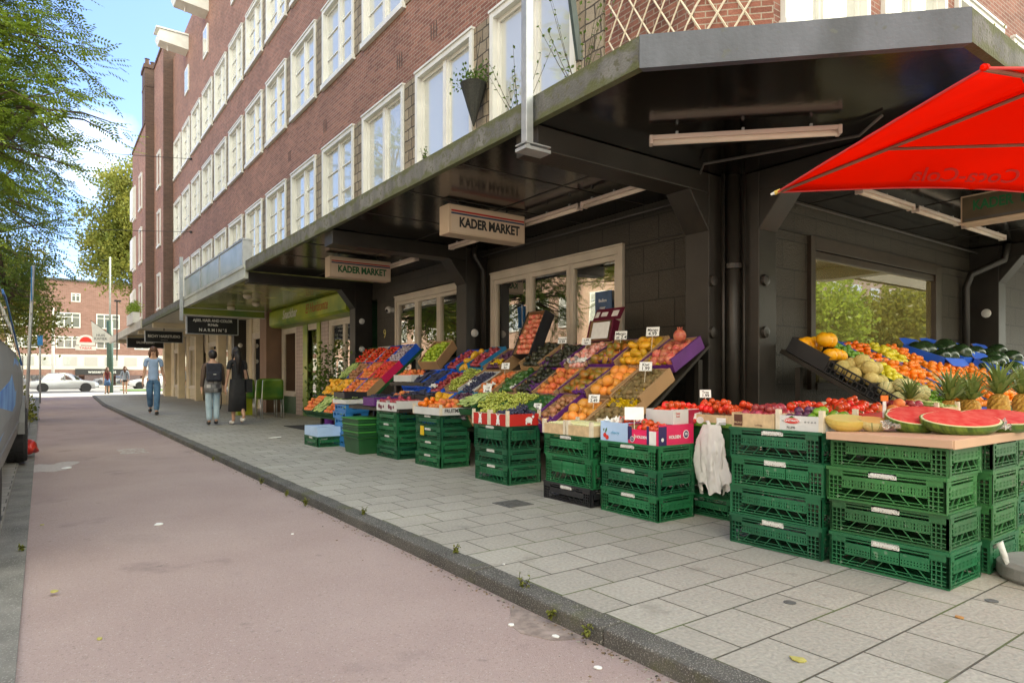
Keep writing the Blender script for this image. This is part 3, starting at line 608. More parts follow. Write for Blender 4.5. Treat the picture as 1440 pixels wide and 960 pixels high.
# ================================================================== TREES
leafA = mat('leaf_green', (.17, .26, .04), .55, .35, 1.1, rnd=0, trans=.5, col2=(.36, .47, .07), spec=.3)
leafB = mat('leaf_yellow_green', (.13, .17, .03), .55, .3, .8, trans=.35, col2=(.28, .27, .05), spec=.3)
leafC = mat('leaf_dark', (.075, .13, .025), .55, .3, 1.2, trans=.4, col2=(.16, .24, .04), spec=.3)
bark = mat('bark', (.11, .085, .06), .9, .3, 6, bump=.8, bscale=25, stretch=(1, 1, .25))
def pinnate():
    V = []; F = []
    def leaflet(p, d, L_, W_):
        d = d/np.linalg.norm(d); s = np.cross(d, [0, 0, 1.]); s /= np.linalg.norm(s)+1e-9
        b = len(V); V.extend([p, p+d*L_*.45+s*W_, p+d*L_+np.array([0, 0, -.008]), p+d*L_*.45-s*W_]); F.append((b, b+1, b+2, b+3))
    for i in range(5):
        x = .035+.035*i
        for s in (-1, 1): leaflet(np.array([x, 0, -.3*x*x]), np.array([.45, s, -.12]), .055, .0125)
    leaflet(np.array([.20, 0, -.01]), np.array([1., 0, -.1]), .055, .0125)
    return np.array(V), F
def crown(name, M_list, tmpl, m, parent):
    V0, F0 = tmpl; n = len(V0); F0 = np.array(F0)
    V = np.concatenate([V0 @ m_[:3, :3].T+m_[:3, 3] for m_ in M_list]); k = len(M_list)
    F = (F0[None]+(np.arange(k)*n)[:, None, None]).reshape(-1, F0.shape[1])
    V -= np.array(WL.get(parent.name, (0, 0, 0)))
    me = bpy.data.meshes.new(name); me.vertices.add(len(V)); me.vertices.foreach_set('co', V.ravel())
    me.loops.add(F.size); me.loops.foreach_set('vertex_index', F.ravel()); me.polygons.add(len(F))
    me.polygons.foreach_set('loop_start', np.arange(0, F.size, F.shape[1])); me.update(calc_edges=True); me.validate()
    me.materials.append(m); o = bpy.data.objects.new(name, me); COL.objects.link(o); o.parent = parent; return o
def mrand(p, d, rng, s=1, spread=.5):
    d = np.array(d, float)+rng.normal(0, spread, 3); d /= np.linalg.norm(d); up = np.array([0, 0, 1.])+rng.normal(0, .35, 3)
    y = np.cross(up, d); y /= np.linalg.norm(y)+1e-9; z = np.cross(d, y); M_ = np.eye(4); M_[:3, 0] = d*s; M_[:3, 1] = y*s; M_[:3, 2] = z*s; M_[:3, 3] = p; return M_
def quadleaf(L_=.12, W_=.05):
    return np.array([[0, 0, 0], [L_*.5, W_, .01], [L_, 0, -.02], [L_*.5, -W_, .01.__float__()]]), [(0, 1, 2, 3)]
def clump(L_=.1, n=7, seed=0, rad=.22):
    rng = np.random.RandomState(seed); V = []; F = []
    for i in range(n):
        p = rng.normal(0, rad*.5, 3); d = rng.normal(0, 1, 3); d /= np.linalg.norm(d); s = np.cross(d, rng.normal(0, 1, 3)); s /= np.linalg.norm(s)
        b = len(V); V += [p, p+d*L_*.5+s*L_*.32, p+d*L_, p+d*L_*.5-s*L_*.32]; F.append((b, b+1, b+2, b+3))
    return np.array(V), F
def tree(label, base, trunk_h, trunk_r, lobes, ntw, m, tmpl, seed, leaves_per=8, twig=.9, s=1, name='street_tree', outward=1.0):
    """lobes: list of (centre, radii). Twigs start inside each lobe and leaves grow along them."""
    rng = np.random.RandomState(seed); root = thing(name, label, 'tree', base)
    bx_, by_, bz_ = base; t = MB(); top = (bx_+rng.normal(0, .1), by_, bz_+trunk_h)
    t.tube([base, (bx_+.03, by_+.04, bz_+trunk_h*.5), top], [trunk_r*1.25, trunk_r*.9, trunk_r*.75], 12)
    Ms = []
    tot = sum(l[1][0]*l[1][2] for l in lobes)
    for (c, rr) in lobes:
        c = np.array(c, float); rr = np.array(rr, float)
        mid = (np.array(top)+c)/2+rng.normal(0, .15, 3)
        t.tube([top, mid, c], [trunk_r*.55, trunk_r*.38, trunk_r*.16], 7)
        n = int(ntw*rr[0]*rr[2]/tot)
        for i in range(n):
            d = rng.normal(0, 1, 3); d /= np.linalg.norm(d); r_ = rng.rand()**.45
            p = c+d*rr*r_; dirn = d*np.array([1, 1, .35])*outward+np.array([0, 0, -.15])+rng.normal(0, .35, 3); dirn /= np.linalg.norm(dirn)
            if i % 3 == 0: t.tube([tuple(c+d*rr*r_*.35), tuple(p), tuple(p+dirn*twig*.8)], [.022*s, .011*s, .004*s], 4, cap=False)
            side = np.cross(dirn, [0, 0, 1.]); side /= np.linalg.norm(side)+1e-9
            for k in range(leaves_per):
                f_ = (k+.5)/leaves_per; q_ = p+dirn*twig*f_+np.array([0, 0, -.18*f_*f_*twig])
                dd = dirn*.8+side*(1 if k % 2 else -1)*(.9-.5*f_)
                Ms.append(mrand(q_, dd, rng, s*(.8+.5*rng.rand()), .22))
    t.build('trunk', bark, root, smooth=True); crown('crown', Ms, tmpl, m, root); return root
pin = pinnate()
lob = [((-1.9, 12.4, 7.5), (2.1, 1.5, 1.6)), ((-2.0, 12.6, 5.6), (2.35, 1.5, 1.0)), ((-1.2, 12.2, 4.6), (1.7, 1.3, .8)), ((-2.4, 12.8, 3.8), (1.7, 1.4, .8)), ((-1.6, 12.0, 9.4), (2.0, 1.6, 1.3)), ((-.9, 12.3, 6.2), (1.5, 1.1, .6)), ((-.75, 12.0, 4.95), (1.35, 1.0, .35)), ((-1.0, 12.4, 7.4), (1.2, 1.2, .6))]
tree('leafy green street tree leaning over the bike path, nearest on the left', (-2.6, 13.2, -.02), 3.0, .16, lob, 1350, leafA, pin, 3, 9, .75, 1.15)
lob2 = [((-1.6, 26, 5.4), (1.9, 2, 1.5)), ((-1.9, 26, 7.8), (2.2, 2, 1.6)), ((-1.6, 26, 10), (1.9, 2, 1.6)), ((-2.8, 26, 4.2), (1.9, 2, 1.3)), ((-.9, 26, 3.9), (1.0, 1.2, .7))]
tree('second street tree with dark green crown and a slim trunk behind the van', (-.98, 26.5, -.02), 3.6, .15, lob2, 520, leafC, pin, 5, 8, .9, 1.6)
lobm = [((-.95, 18, 5.0), (1.3, 1.3, 1.0)), ((-3.2, 19, 5.6), (2.0, 2, 1.6)), ((-3.4, 19, 8.2), (2.2, 2, 1.8)), ((-2.7, 19, 3.9), (1.6, 1.6, .9))]
tree('street tree with dense green crown at the left edge between its neighbours', (-3.2, 19.5, -.02), 3.6, .15, lobm, 620, leafC, pin, 6, 8, .85, 1.4)
lob4 = [((-1.0, 38, 4.0), (1.6, 2, 1.2)), ((-1.2, 38, 6.0), (1.7, 2, 1.5)), ((-2.4, 38, 5), (2, 2, 2))]
tree('yellow-green young tree on the left pavement beyond the dark one', (-1.6, 38, -.02), 3.2, .12, lob4, 300, leafB, clump(.11, 9, 2, .35), 8, 6, .9, 1.3)
lob3 = [((7.0, 62, 16.5), (2.8, 3, 2.2)), ((6.2, 62, 14.2), (3.0, 3, 1.9)), ((7.4, 62, 12.4), (3.4, 3, 1.6)), ((5.0, 62, 11.4), (2.6, 3, 1.2)), ((9.5, 62, 10.6), (3, 3, 1.8)), ((6.0, 61, 9.6), (2.8, 3, .9)), ((11, 62, 14), (3.5, 3, 3)), ((8.6, 61, 8.4), (1.9, 2, 1.2))]
tree('tall airy yellow-green tree beyond the far end of the brick row', (9.8, 62, -.1), 8.0, .3, lob3, 900, leafB, clump(.19, 10, 1, .6), 9, 7, 1.4, 1.25)
# mirrored trees on the other side
tree('round green tree across the street, reflected in the shop windows', (-8, 33, -.02), 3, .2, [((-8, 33, 5.5), (2.6, 2.6, 2.2))], 260, leafB, clump(.16, 9, 4, .5), 12, 6, 1, 1.2)
tree('green tree of the cross street, reflected in the side window', (26, -12, 0), 3, .2, [((26, -12, 4.6), (4, 2.6, 2.8))], 320, leafB, clump(.18, 9, 4, .5), 13, 6, 1.2, 1.4)
tree('third green tree of the cross street, reflected in the right of the side window', (49, -13, 0), 3, .2, [((49, -13, 4.2), (4.5, 2.6, 3.0))], 420, leafB, clump(.18, 9, 4, .5), 15, 6, 1.2, 1.4)
tree('second green tree of the cross street, reflected in the side window', (36, -13, 0), 3, .2, [((36, -13, 4.6), (4, 2.6, 2.8))], 320, leafA, clump(.18, 9, 4, .5), 14, 6, 1.2, 1.4)
def bush(label, c, r, n, m, seed, tm=None, name='bush', s=1, cat='bush', group=None):
    rng = np.random.RandomState(seed); root = thing(name, label, cat, (c[0], c[1], c[2]), group); Ms = []
    for i in range(n):
        d = rng.normal(0, 1, 3); d /= np.linalg.norm(d); d[2] = abs(d[2]); p = np.array(c)+d*np.array(r)*rng.rand()**.5
        Ms.append(mrand(p, d, rng, s*(.7+.6*rng.rand()), .5))
    o = crown('foliage', Ms, tm or clump(.05, 7, 3, .1), m, root)
    st_ = MB()
    for i in range(5):
        a = i*1.3; st_.tube([c, (c[0]+.5*r[0]*math.cos(a), c[1]+.5*r[1]*math.sin(a), c[2]+r[2]*.6)], .008, 5)
    st_.build('stem', bark, root)
    return root
bush('low bright green bush beside the sign pole on the left', (-.62, 20.5, -.02), (.38, 1.2, .95), 420, leafB, 21, clump(.07, 8, 3, .16), s=1.2)
bush('dark leafy shrub in front of the snack bar window', (5.1, 13.75, .35), (.45, .55, 1.45), 170, leafC, 22, clump(.07, 8, 3, .2), 'shrub', 1.2)
# ================================================================== CRATES
gc1 = mat('green_crate_plastic', (.012, .120, .048), .45, .25, 5, bump=.15, bscale=50, rnd=.2, speck=((.12, .22, .14), 22, .66)); add_stains(gc1, (.05, .075, .04), 3, .60, .5)
gc2 = mat('bright_green_crate_plastic', (.028, .135, .042), .45, .25, 5, bump=.15, bscale=50, rnd=.2, speck=((.14, .24, .14), 22, .66)); add_stains(gc2, (.06, .08, .04), 3, .60, .5)
bkc = mat('black_crate_plastic', (.022, .023, .026), .4, .2, 5, bump=.1)
blc = mat('blue_crate_plastic', (.03, .20, .48), .38, .18, 5, rnd=.1)
strip = mat('white_label_strip', (.66, .66, .62), .5, .12, 30, speck=((.12, .12, .12), 170, .60))
def side(b, W, h, style, T, mi=0):
    """one side of a crate; T maps (u, v, n) with n pointing inwards"""
    def bx(u0, u1, v0, v1, n0=0, n1=.012): b.box(u0, u1, n0, n1, v0, v1, mi, T)
    c = .085 if W > .5 else .05                        # lattice next to the corners
    bx(0, W, h-.018, h, -.004, .016); bx(0, W, h-.034, h-.026, 0, .010)
    bx(0, W, 0, .010, .004, .016); bx(0, W, .020, .025, .002, .010)
    bx(0, .014, .010, h-.018, .0, .014); bx(W-.014, W, .010, h-.018, .0, .014)
    bx(.014, c+.006, h-.046, h-.0185, -.001, .012); bx(W-c-.006, W-.014, h-.046, h-.0185, -.001, .012)
    for k in (0, 1):
        u0 = .014 if k == 0 else W-c; u1 = c if k == 0 else W-.014
        nn = 3 if W > .5 else 2
        for i in range(nn): u = u0+(u1-u0)*(i+1)/nn-.004*(i == nn-1 and k == 0); bx(u-.003, u+.002, .010, h-.046, .002, .010)
        v = .038
        while v < h-.05: bx(u0, u1, v, v+.005, .001, .011); v += .024
    if W < .5: bx(.0141, .034, .010, h-.0462, .0015, .010); bx(W-.034, W-.0141, .010, h-.0462, .0015, .010)
    pb, pt = h*.40, h-.046                              # perforated panel
    if style == 1 and W > .5:
        n = 3; g = .006
        for i in range(n):
            a = c+(W-2*c)*i/n+g/2; d = c+(W-2*c)*(i+1)/n-g/2
            bx(a, d, pt-.03, pt, -.006, .006); bx(a, d, pb, pb+.014, -.006, .006)
            m_ = 9
            for j in range(m_+1):
                u = a+(d-a)*j/m_; bx(max(a, u-.005), min(d, u+.005), pb+.014, pt-.03, -.006, .004)
            bx(a, d, (pb+pt)/2-.012, (pb+pt)/2-.005, -.0055, .003)
    else:
        bx(c, W-c, pt-.022, pt, 0, .009); bx(c, W-c, pb, pb+.012, 0, .009)
        n = int((W-2*c)/.0165)
        for j in range(n+1):
            u = c+(W-2*c)*j/n; wd = .0085 if j % 3 == 0 else .0048
            bx(max(c, u-wd), min(W-c, u+wd), pb+.012, pt-.022, .001, .008)
        bx(c, W-c, (pb+pt)/2-.007, (pb+pt)/2-.001, .0015, .0085)
    # open truss under the panel
    v0, v1 = .025, pb
    bx(c, W-c, v0+.012, v0+.016, .003, .009)
    n = 6 if W > .5 else 4
    for j in range(n):
        u = c+(W-2*c)*(j+.5)/n; du = .022*(1 if j < n/2 else -1)
        b.prism([(u-du-.003, v0), (u-du+.003, v0), (u+du+.003, v1), (u+du-.003, v1)], 1, .002, .009, mi, T)
def crate_mesh(h, style, m, name='slatted_crate', L_=.6, D_=.4):
    b = MB()
    def Tm(o, ux, nx): return Matrix(((ux[0], nx[0], 0, o[0]), (ux[1], nx[1], 0, o[1]), (0, 0, 1, o[2]), (0, 0, 0, 1)))
    side(b, L_, h, style, Tm((0, 0, 0), (0, 1), (1, 0))); side(b, L_, h, style, Tm((D_, L_, 0), (0, -1), (-1, 0)))
    side(b, D_, h, style, Tm((0, L_, 0), (1, 0), (0, -1))); side(b, D_, h, style, Tm((D_, 0, 0), (-1, 0), (0, 1)))
    b.box(.012, D_-.012, .012, L_-.012, .004, .012)
    # inner wall a little inside, so the crate reads dark behind its slots
    return b.build('crate_body', m, None)
def crate_proto(h, style, m, labelled=True):
    r = thing('slatted_crate', '', 'crate', (0, 0, 0)); o = crate_mesh(h, style, m); o.parent = r; WL[o.name] = (0, 0, 0)
    if labelled:
        s = MB(); pts = []
        for i in range(12):
            a = math.pi*(i/5.5) if False else None
        w2, r2 = .052, .0085
        poly = [(.3+w2+r2*math.cos(t), h-.022+r2*math.sin(t)) for t in [math.pi*(k/6-.5) for k in range(7)]]+[(.3-w2+r2*math.cos(t), h-.022+r2*math.sin(t)) for t in [math.pi*(k/6+.5) for k in range(7)]]
        s.prism(poly, 0, -.0075, -.0042); s.box(-.004, .0, .23, .37, h-.038, h-.008); lb_ = s.build('label_strip', strip, r)
    return r
HC = .185
protos = {('g', 0): crate_proto(HC, 0, gc2), ('g', 1): crate_proto(HC, 1, gc1), ('e', 0): crate_proto(HC, 0, gc1), ('k', 0): crate_proto(.15, 0, bkc), ('s', 0): crate_proto(.155, 0, gc1), ('t', 0): crate_proto(.24, 1, gc1)}
fam = {k: family(v) for k, v in protos.items()}
def put(key, loc, rz, label, group=None, name=None):
    c = copytree(protos[key], None, fam[key]); c.location = loc; c.rotation_euler = (0, 0, rz); c['label'] = label
    if group: c['group'] = group
    if random.random() < .22:
        for k_ in kids(c):
            if k_.name.startswith('label_strip'): bpy.data.objects.remove(k_)
    return c
ORD = ['bottom', 'second from the bottom', 'third from the bottom', 'fourth from the bottom', 'fifth from the bottom', 'topmost']
def stack(x, y, keys, where, colour='green', rz=0, jit=.013):
    z = 0; n = len(keys)
    for i, k in enumerate(keys):
        h = {'k': .15, 's': .155, 't': .24}.get(k[0], HC)
        od = 'topmost' if i == n-1 else ORD[i]; c_ = 'black' if k[0] == 'k' else colour
        put(k, (x+random.uniform(-jit, jit), y+random.uniform(-jit, jit), z+.001), rz+random.uniform(-.022, .022), f'{c_} slatted crate, {od}, {where}', 'plastic crates stacked along the pavement edge')
        z += h-.002
    return z
def sk(s): return [(c, {'g': 0, 'G': 1, 'e': 0}.get(c, 0)) if c not in 'G' else ('g', 1) for c in s]
z1 = stack(3.62, 1.36, [('g', 1), ('g', 0), ('g', 0), ('g', 0)], 'under the red watermelon halves')
z2 = stack(3.60, 1.985, [('e', 0), ('e', 0), ('g', 1), ('e', 0)], 'under the two wooden plum boxes')
z3 = stack(4.07, 2.88, [('s', 0), ('e', 0), ('e', 0)], 'behind the hanging white plastic bag')
z4 = stack(3.60, 3.21, [('e', 0), ('e', 0), ('e', 0)], 'under the bright pink boxes')
z5 = stack(3.57, 3.88, [('k', 0), ('t', 0), ('e', 0)], 'under the pale wooden asparagus boxes')
z6 = stack(3.65, 5.15, [('e', 0), ('s', 0), ('t', 0)], 'under the red boxes with white drawings')
z7 = stack(3.70, 6.55, [('s', 0)]*4, 'under the FRUITMASTERS tray')
z8 = stack(3.66, 7.58, [('s', 0)]*4, 'under the white plum boxes')
# corner stacks round the corner, seen from their long or short side
z0 = stack(4.09, 1.33, [('g', 1), ('g', 0), ('g', 0), ('g', 0)], 'just right of the corner stack')
stack(4.55, 1.36, [('g', 0), ('g', 1), ('g', 0), ('g', 0)], 'at the right edge of the picture')
put(('s', 0), (3.34, 9.62, .001), 0, 'single green slatted crate on the pavement under the light blue carton', 'plastic crates stacked along the pavement edge')
for v in protos.values():
    for k in kids(v): bpy.data.objects.remove(k)
    bpy.data.objects.remove(v)
# yellow sticker on the seventh stack, white tag on the sixth
def child_of_near(name_loc, b, m, nm):
    pass
ys = MB(); ys.box(3.688, 3.691, 6.93, 7.02, .36, .47); tag(ys.build('yellow_sticker', mat('sticker_yellow', (.75, .5, .02), .5), origin=(3.69, 6.97, .36)), 'yellow paper sticker on a green crate in the stack under the white tray', 'sticker')
# blue crate stack
def blue_crate():
    b = MB(); h = .105; L_, D_ = .5, .36
    for (x0, x1, y0, y1) in ((0, .01, 0, L_), (D_-.01, D_, 0, L_), (.01, D_-.01, 0, .01), (.01, D_-.01, L_-.01, L_)): 
        b.box(x0, x1, y0, y1, 0, .035); b.box(x0, x1, y0, y1, h-.03, h)
        if x1-x0 < .02:
            for k in range(5): y = y0+(y1-y0-.03)*k/4; b.box(x0, x1, y, y+.03, .035, h-.03)
            b.box(x0, x1, y0+.16, y1-.16, .035, h-.055)
        else:
            b.box(x0, x0+.1, y0, y1, .035, h-.03); b.box(x1-.1, x1, y0, y1, .035, h-.03)
    b.box(-.006, D_+.006, -.006, .004, h-.012, h); b.box(-.006, .004, .004, L_+.006, h-.012, h); b.box(.01, D_-.01, .01, L_-.01, .003, .01)
    return b.build('blue_crate', blc)
bc = blue_crate(); tag(bc, '', 'crate', 'blue crates in one stack')
for i in range(6):
    c = bc if i == 0 else bc.copy()
    if i: COL.objects.link(c)
    c.location = (3.68+random.uniform(-.01, .01), 9.35, .001+.106*i); c.rotation_euler = (0, 0, random.uniform(-.03, .03)); c['label'] = f'bright blue crate, {ORD[i]}, in the stack left of the green tubs'
# green tubs
tubm = mat('dark_green_tub', (.015, .085, .025), .4, .2, 4); tubl = mat('light_green_band', (.05, .26, .04), .4, .1)
def tub(z, h, s, label, bands):
    b = MB()
    def ring(z0, z1, i0, i1, mi=0):
        b.add([(3.45+i0, 8.35+i0, z0), (3.45+.42-i0, 8.35+i0, z0), (3.45+.42-i0, 8.92-i0, z0), (3.45+i0, 8.92-i0, z0), (3.45+i1, 8.35+i1, z1), (3.45+.42-i1, 8.35+i1, z1), (3.45+.42-i1, 8.92-i1, z1), (3.45+i1, 8.92-i1, z1)],
              [(3, 2, 1, 0), (4, 5, 6, 7), (0, 1, 5, 4), (1, 2, 6, 5), (2, 3, 7, 6), (3, 0, 4, 7)], mi)
    n = bands; ring(z, z+h*.94, s, s*.3)
    for k in range(n): zz = z+h*(.2+.7*k/max(1, n-1)) if n > 1 else z+h*.9; ring(zz, zz+.018, -.006+s*.3*(1-k/max(1, n)), -.006+s*.3*(1-k/max(1, n)), 1 if k % 3 == 0 else 0)
    ring(z+h*.94, z+h, -.014, -.014, 1 if n > 3 else 0)
    o = b.build('plastic_tub', [tubm, tubl], origin=(3.66, 8.63, z), bevel=.006); tag(o, label, 'tub')
tub(.0, .24, .035, 'dark green tapered plastic tub standing on the pavement beside the blue crates', 1)
tub(.24, .25, .012, 'ribbed green plastic tub with light green bands on top of the dark tub', 6)

# ================================================================== FRUIT
def fm(name, c, c2=None, rough=.36, scale=25, rnd=.2, var=.2, **k): return mat(name, c, rough, var, scale, rnd=rnd, col2=c2, **k)
def fruit_mesh(name, r, m, sc=(1, 1, 1), fn=None, extra=None, n=12, k=8, m2=None):
    b = MB(); vs = []
    for i in range(k+1):
        t = min(max(math.pi*i/k, .03), math.pi-.03)
        for j in range(n):
            a = 2*math.pi*j/n; v = [r*sc[0]*math.sin(t)*math.cos(a), r*sc[1]*math.sin(t)*math.sin(a), -r*sc[2]*math.cos(t)]
            vs.append(fn(v, t, a, r) if fn else v)
    b.add(vs, [(i*n+j, i*n+(j+1) % n, (i+1)*n+(j+1) % n, (i+1)*n+j) for i in range(k) for j in range(n)])
    if extra: extra(b, r)
    o = b.build(name, [m, m2] if m2 else m, smooth=True); me = o.data; bpy.data.objects.remove(o); me.name = name; return me
def mango_fn(v, t, a, r): return (v[0]+.12*r*math.cos(t)**2, v[1]*(1-.1*math.cos(t)), v[2])
def pear_fn(v, t, a, r): s = 1-.38*max(0, -math.cos(t)*-1); return (v[0]*s, v[1]*s, v[2]*1.0)
def rib_fn(v, t, a, r): s = 1+.03*math.cos(10*a); return (v[0]*s, v[1]*s, v[2])
def dimp(v, t, a, r): return (v[0], v[1], v[2]*(1-.22*math.exp(-(math.sin(t)/.35)**2)))
def crownp(b, r):
    for k in range(5): a = k*1.257; b.tube([(.25*r*math.cos(a), .25*r*math.sin(a), .9*r), (.38*r*math.cos(a), .38*r*math.sin(a), 1.3*r)], [.12*r, .05*r], 5)
def calyx(b, r):
    for k in range(5):
        a = k*1.257; c_, s_ = math.cos(a), math.sin(a)
        b.add([(0, 0, .84*r), (.3*r*c_-.1*r*s_, .3*r*s_+.1*r*c_, .90*r), (.62*r*c_, .62*r*s_, .86*r), (.3*r*c_+.1*r*s_, .3*r*s_-.1*r*c_, .90*r)], [(0, 1, 2, 3)], 1)
stemg = mat('stem_green', (.05, .13, .02), .6)
FR = {}
def reg(kind, label, cat, r, me, hgt=None, tilt=3.2): FR[kind] = dict(label=label, cat=cat, r=r, me=me, h=hgt or r, tilt=tilt)
reg('pomegranate', 'pink-red pomegranate', 'pomegranate', .056, fruit_mesh('pomegranate', .056, fm('pomegranate_skin', (.50, .05, .05), (.72, .28, .16), .35), extra=crownp))
reg('mango', 'yellow honey mango', 'mango', .05, fruit_mesh('mango', .052, fm('yellow_mango_skin', (.72, .32, .02), (.75, .45, .04), .4), (1, .75, 1.35), mango_fn))
reg('green_mango', 'green and red mango', 'mango', .052, fruit_mesh('green_mango', .053, fm('green_mango_skin', (.10, .20, .02), (.55, .14, .03), .35, 10, .25), (1, .8, 1.25), mango_fn))
reg('peach', 'red and yellow peach', 'peach', .041, fruit_mesh('peach', .041, fm('peach_skin', (.75, .30, .06), (.62, .10, .05), .6, 16), fn=dimp))
reg('papaya', 'large orange fruit', 'fruit', .056, fruit_mesh('papaya', .058, fm('orange_papaya_skin', (.80, .26, .03), (.78, .36, .08), .45, 9), (1, 1, 1.15), dimp))
reg('kiwi', 'brown kiwi', 'kiwi', .028, fruit_mesh('kiwi', .028, fm('kiwi_skin', (.16, .11, .04), (.24, .17, .07), .8, 40), (1, 1, 1.25)))
reg('avocado', 'dark avocado', 'avocado', .036, fruit_mesh('avocado', .036, fm('dark_avocado_skin', (.022, .02, .016), (.05, .055, .025), .35, 40, .4, bump=.4, bscale=120), (1, 1, 1.35), pear_fn))
reg('green_avocado', 'green avocado', 'avocado', .038, fruit_mesh('green_avocado', .038, fm('green_avocado_skin', (.035, .10, .02), (.07, .16, .035), .35, 30, .25, bump=.3, bscale=120), (1, 1, 1.4), pear_fn))
reg('plum', 'dark purple plum', 'plum', .024, fruit_mesh('plum', .024, fm('plum_skin', (.05, .015, .04), (.13, .04, .09), .35, 30, .4), n=10, k=6))
reg('red_plum', 'red plum', 'plum', .029, fruit_mesh('red_plum', .029, fm('red_plum_skin', (.26, .02, .03), (.40, .06, .07), .3, 30, .3), n=10, k=6))
reg('apple', 'red and pale apple', 'apple', .037, fruit_mesh('apple', .037, fm('apple_skin', (.55, .05, .03), (.72, .36, .20), .35, 18), fn=dimp))
reg('green_apple', 'green apple', 'apple', .031, fruit_mesh('green_apple', .031, fm('green_apple_skin', (.25, .36, .02), (.36, .46, .05), .35, 18), fn=dimp))
reg('tomato', 'ripe red tomato', 'tomato', .031, fruit_mesh('tomato', .031, fm('tomato_skin', (.62, .035, .012), (.70, .07, .02), .2, 12), (1, 1, .85), dimp, calyx, m2=stemg))
reg('orange', 'orange', 'orange', .036, fruit_mesh('orange_fruit', .036, fm('orange_skin', (.85, .20, .01), (.88, .27, .02), .4, 60, .08, bump=.25, bscale=300)))
reg('mandarin', 'small orange mandarin', 'mandarin', .030, fruit_mesh('mandarin', .030, fm('mandarin_skin', (.88, .19, .01), (.88, .26, .02), .35, 60, .08, bump=.2, bscale=300), (1, 1, .85), dimp))
reg('persimmon', 'glossy orange persimmon', 'persimmon', .036, fruit_mesh('persimmon', .036, fm('persimmon_skin', (.85, .15, .01), (.86, .22, .02), .22, 12, .08), (1, 1, .88), dimp, calyx, m2=stemg))
reg('lemon', 'yellow lemon', 'lemon', .031, fruit_mesh('lemon', .031, fm('lemon_skin', (.62, .55, .03), (.72, .60, .05), .4, 60, .1), (1, 1, 1.3)))
reg('lime', 'green lime', 'lime', .026, fruit_mesh('lime', .026, fm('lime_skin', (.10, .26, .02), (.18, .34, .03), .35, 40, .2), (1, 1, 1.15)))
reg('yellow_melon', 'orange-yellow round melon', 'melon', .078, fruit_mesh('yellow_melon', .078, fm('yellow_melon_skin', (.85, .36, .01), (.85, .44, .02), .4, 12, .07), (1, 1, 1.12), n=16, k=10))
reg('netted_melon', 'pale yellow netted melon', 'melon', .068, fruit_mesh('netted_melon', .068, fm('netted_melon_skin', (.48, .36, .10), (.60, .50, .20), .7, 60, .1, bump=.8, bscale=90), (1, 1, 1.08), n=16, k=10))
def ribm():
    m = fm('ribbed_melon_skin', (.52, .46, .20), (.62, .56, .28), .65, 50, .08, bump=.6, bscale=100)
    n = m.node_tree.nodes; l = m.node_tree.links; b = n['Principled BSDF']; src = b.inputs['Base Color'].links[0].from_socket
    t = n.new('ShaderNodeTexCoord'); s = n.new('ShaderNodeSeparateXYZ'); l.new(t.outputs['Object'], s.inputs[0]); a = n.new('ShaderNodeMath'); a.operation = 'ARCTAN2'; l.new(s.outputs[1], a.inputs[0]); l.new(s.outputs[0], a.inputs[1])
    c = n.new('ShaderNodeMath'); c.operation = 'MULTIPLY'; c.inputs[1].default_value = 10; l.new(a.outputs[0], c.inputs[0]); d = n.new('ShaderNodeMath'); d.operation = 'COSINE'; l.new(c.outputs[0], d.inputs[0])
    r = n.new('ShaderNodeMapRange'); r.inputs[1].default_value = -.8; r.inputs[2].default_value = -1; r.inputs[4].default_value = .75; l.new(d.outputs[0], r.inputs[0])
    x = n.new('ShaderNodeMixRGB'); l.new(r.outputs[0], x.inputs[0]); l.new(src, x.inputs[1]); x.inputs[2].default_value = (.12, .17, .06, 1); l.new(x.outputs[0], b.inputs['Base Color']); return m
reg('ribbed_melon', 'pale green-striped ribbed melon', 'melon', .066, fruit_mesh('ribbed_melon', .066, ribm(), (1, 1, .98), rib_fn, n=40, k=10))
reg('watermelon', 'dark green watermelon', 'watermelon', .115, fruit_mesh('watermelon', .115, fm('watermelon_rind', (.012, .03, .012), (.03, .06, .02), .18, 12, .2), (1, 1, 1.15), n=18, k=12))
reg('onion', 'brown-red onion', 'onion', .034, fruit_mesh('onion', .034, fm('onion_skin', (.30, .11, .05), (.42, .22, .10), .4, 18, .2)))
reg('garlic', 'white-wrapped fig', 'fruit', .026, fruit_mesh('wrapped_fig', .026, fm('wrap_white', (.62, .60, .62), (.16, .06, .13), .4, 30, .1), n=10, k=6))
reg('wrapped_peach', 'wrapped pale pink peach', 'peach', .036, fruit_mesh('wrapped_peach', .036, fm('wrapped_peach_skin', (.70, .16, .11), (.82, .55, .46), .15, 26, .12)))
reg('cucumber', 'pale green courgette', 'courgette', .022, fruit_mesh('courgette', .022, fm('courgette_skin', (.30, .42, .08), (.50, .55, .18), .4, 14, .2), (1, 1, 3.2)))
def bunch(name, m, n=46, R_=.062, r=.0115, seed=1):
    rng = random.Random(seed); b = MB()
    for i in range(n):
        while True:
            p = [rng.uniform(-1, 1) for _ in range(3)]
            if sum(c*c for c in p) < 1: break
        b.sph((p[0]*R_*1.1, p[1]*R_*.9, p[2]*R_*.6), r*rng.uniform(.9, 1.1), 7, 5)
    b.tube([(0, 0, .02), (.02, 0, R_*.9)], .003, 5, 0)
    o = b.build(name, m, smooth=True); me = o.data; bpy.data.objects.remove(o); return me
reg('grapes', 'bunch of pale green grapes', 'grapes', .058, bunch('grape_bunch', fm('green_grape_skin', (.34, .42, .06), (.50, .52, .12), .25, 40, .12)), .034, .5)
reg('black_grapes', 'bunch of blue-black grapes', 'grapes', .058, bunch('black_grape_bunch', fm('black_grape_skin', (.03, .035, .07), (.08, .08, .15), .35, 40, .2), seed=3), .034, .5)
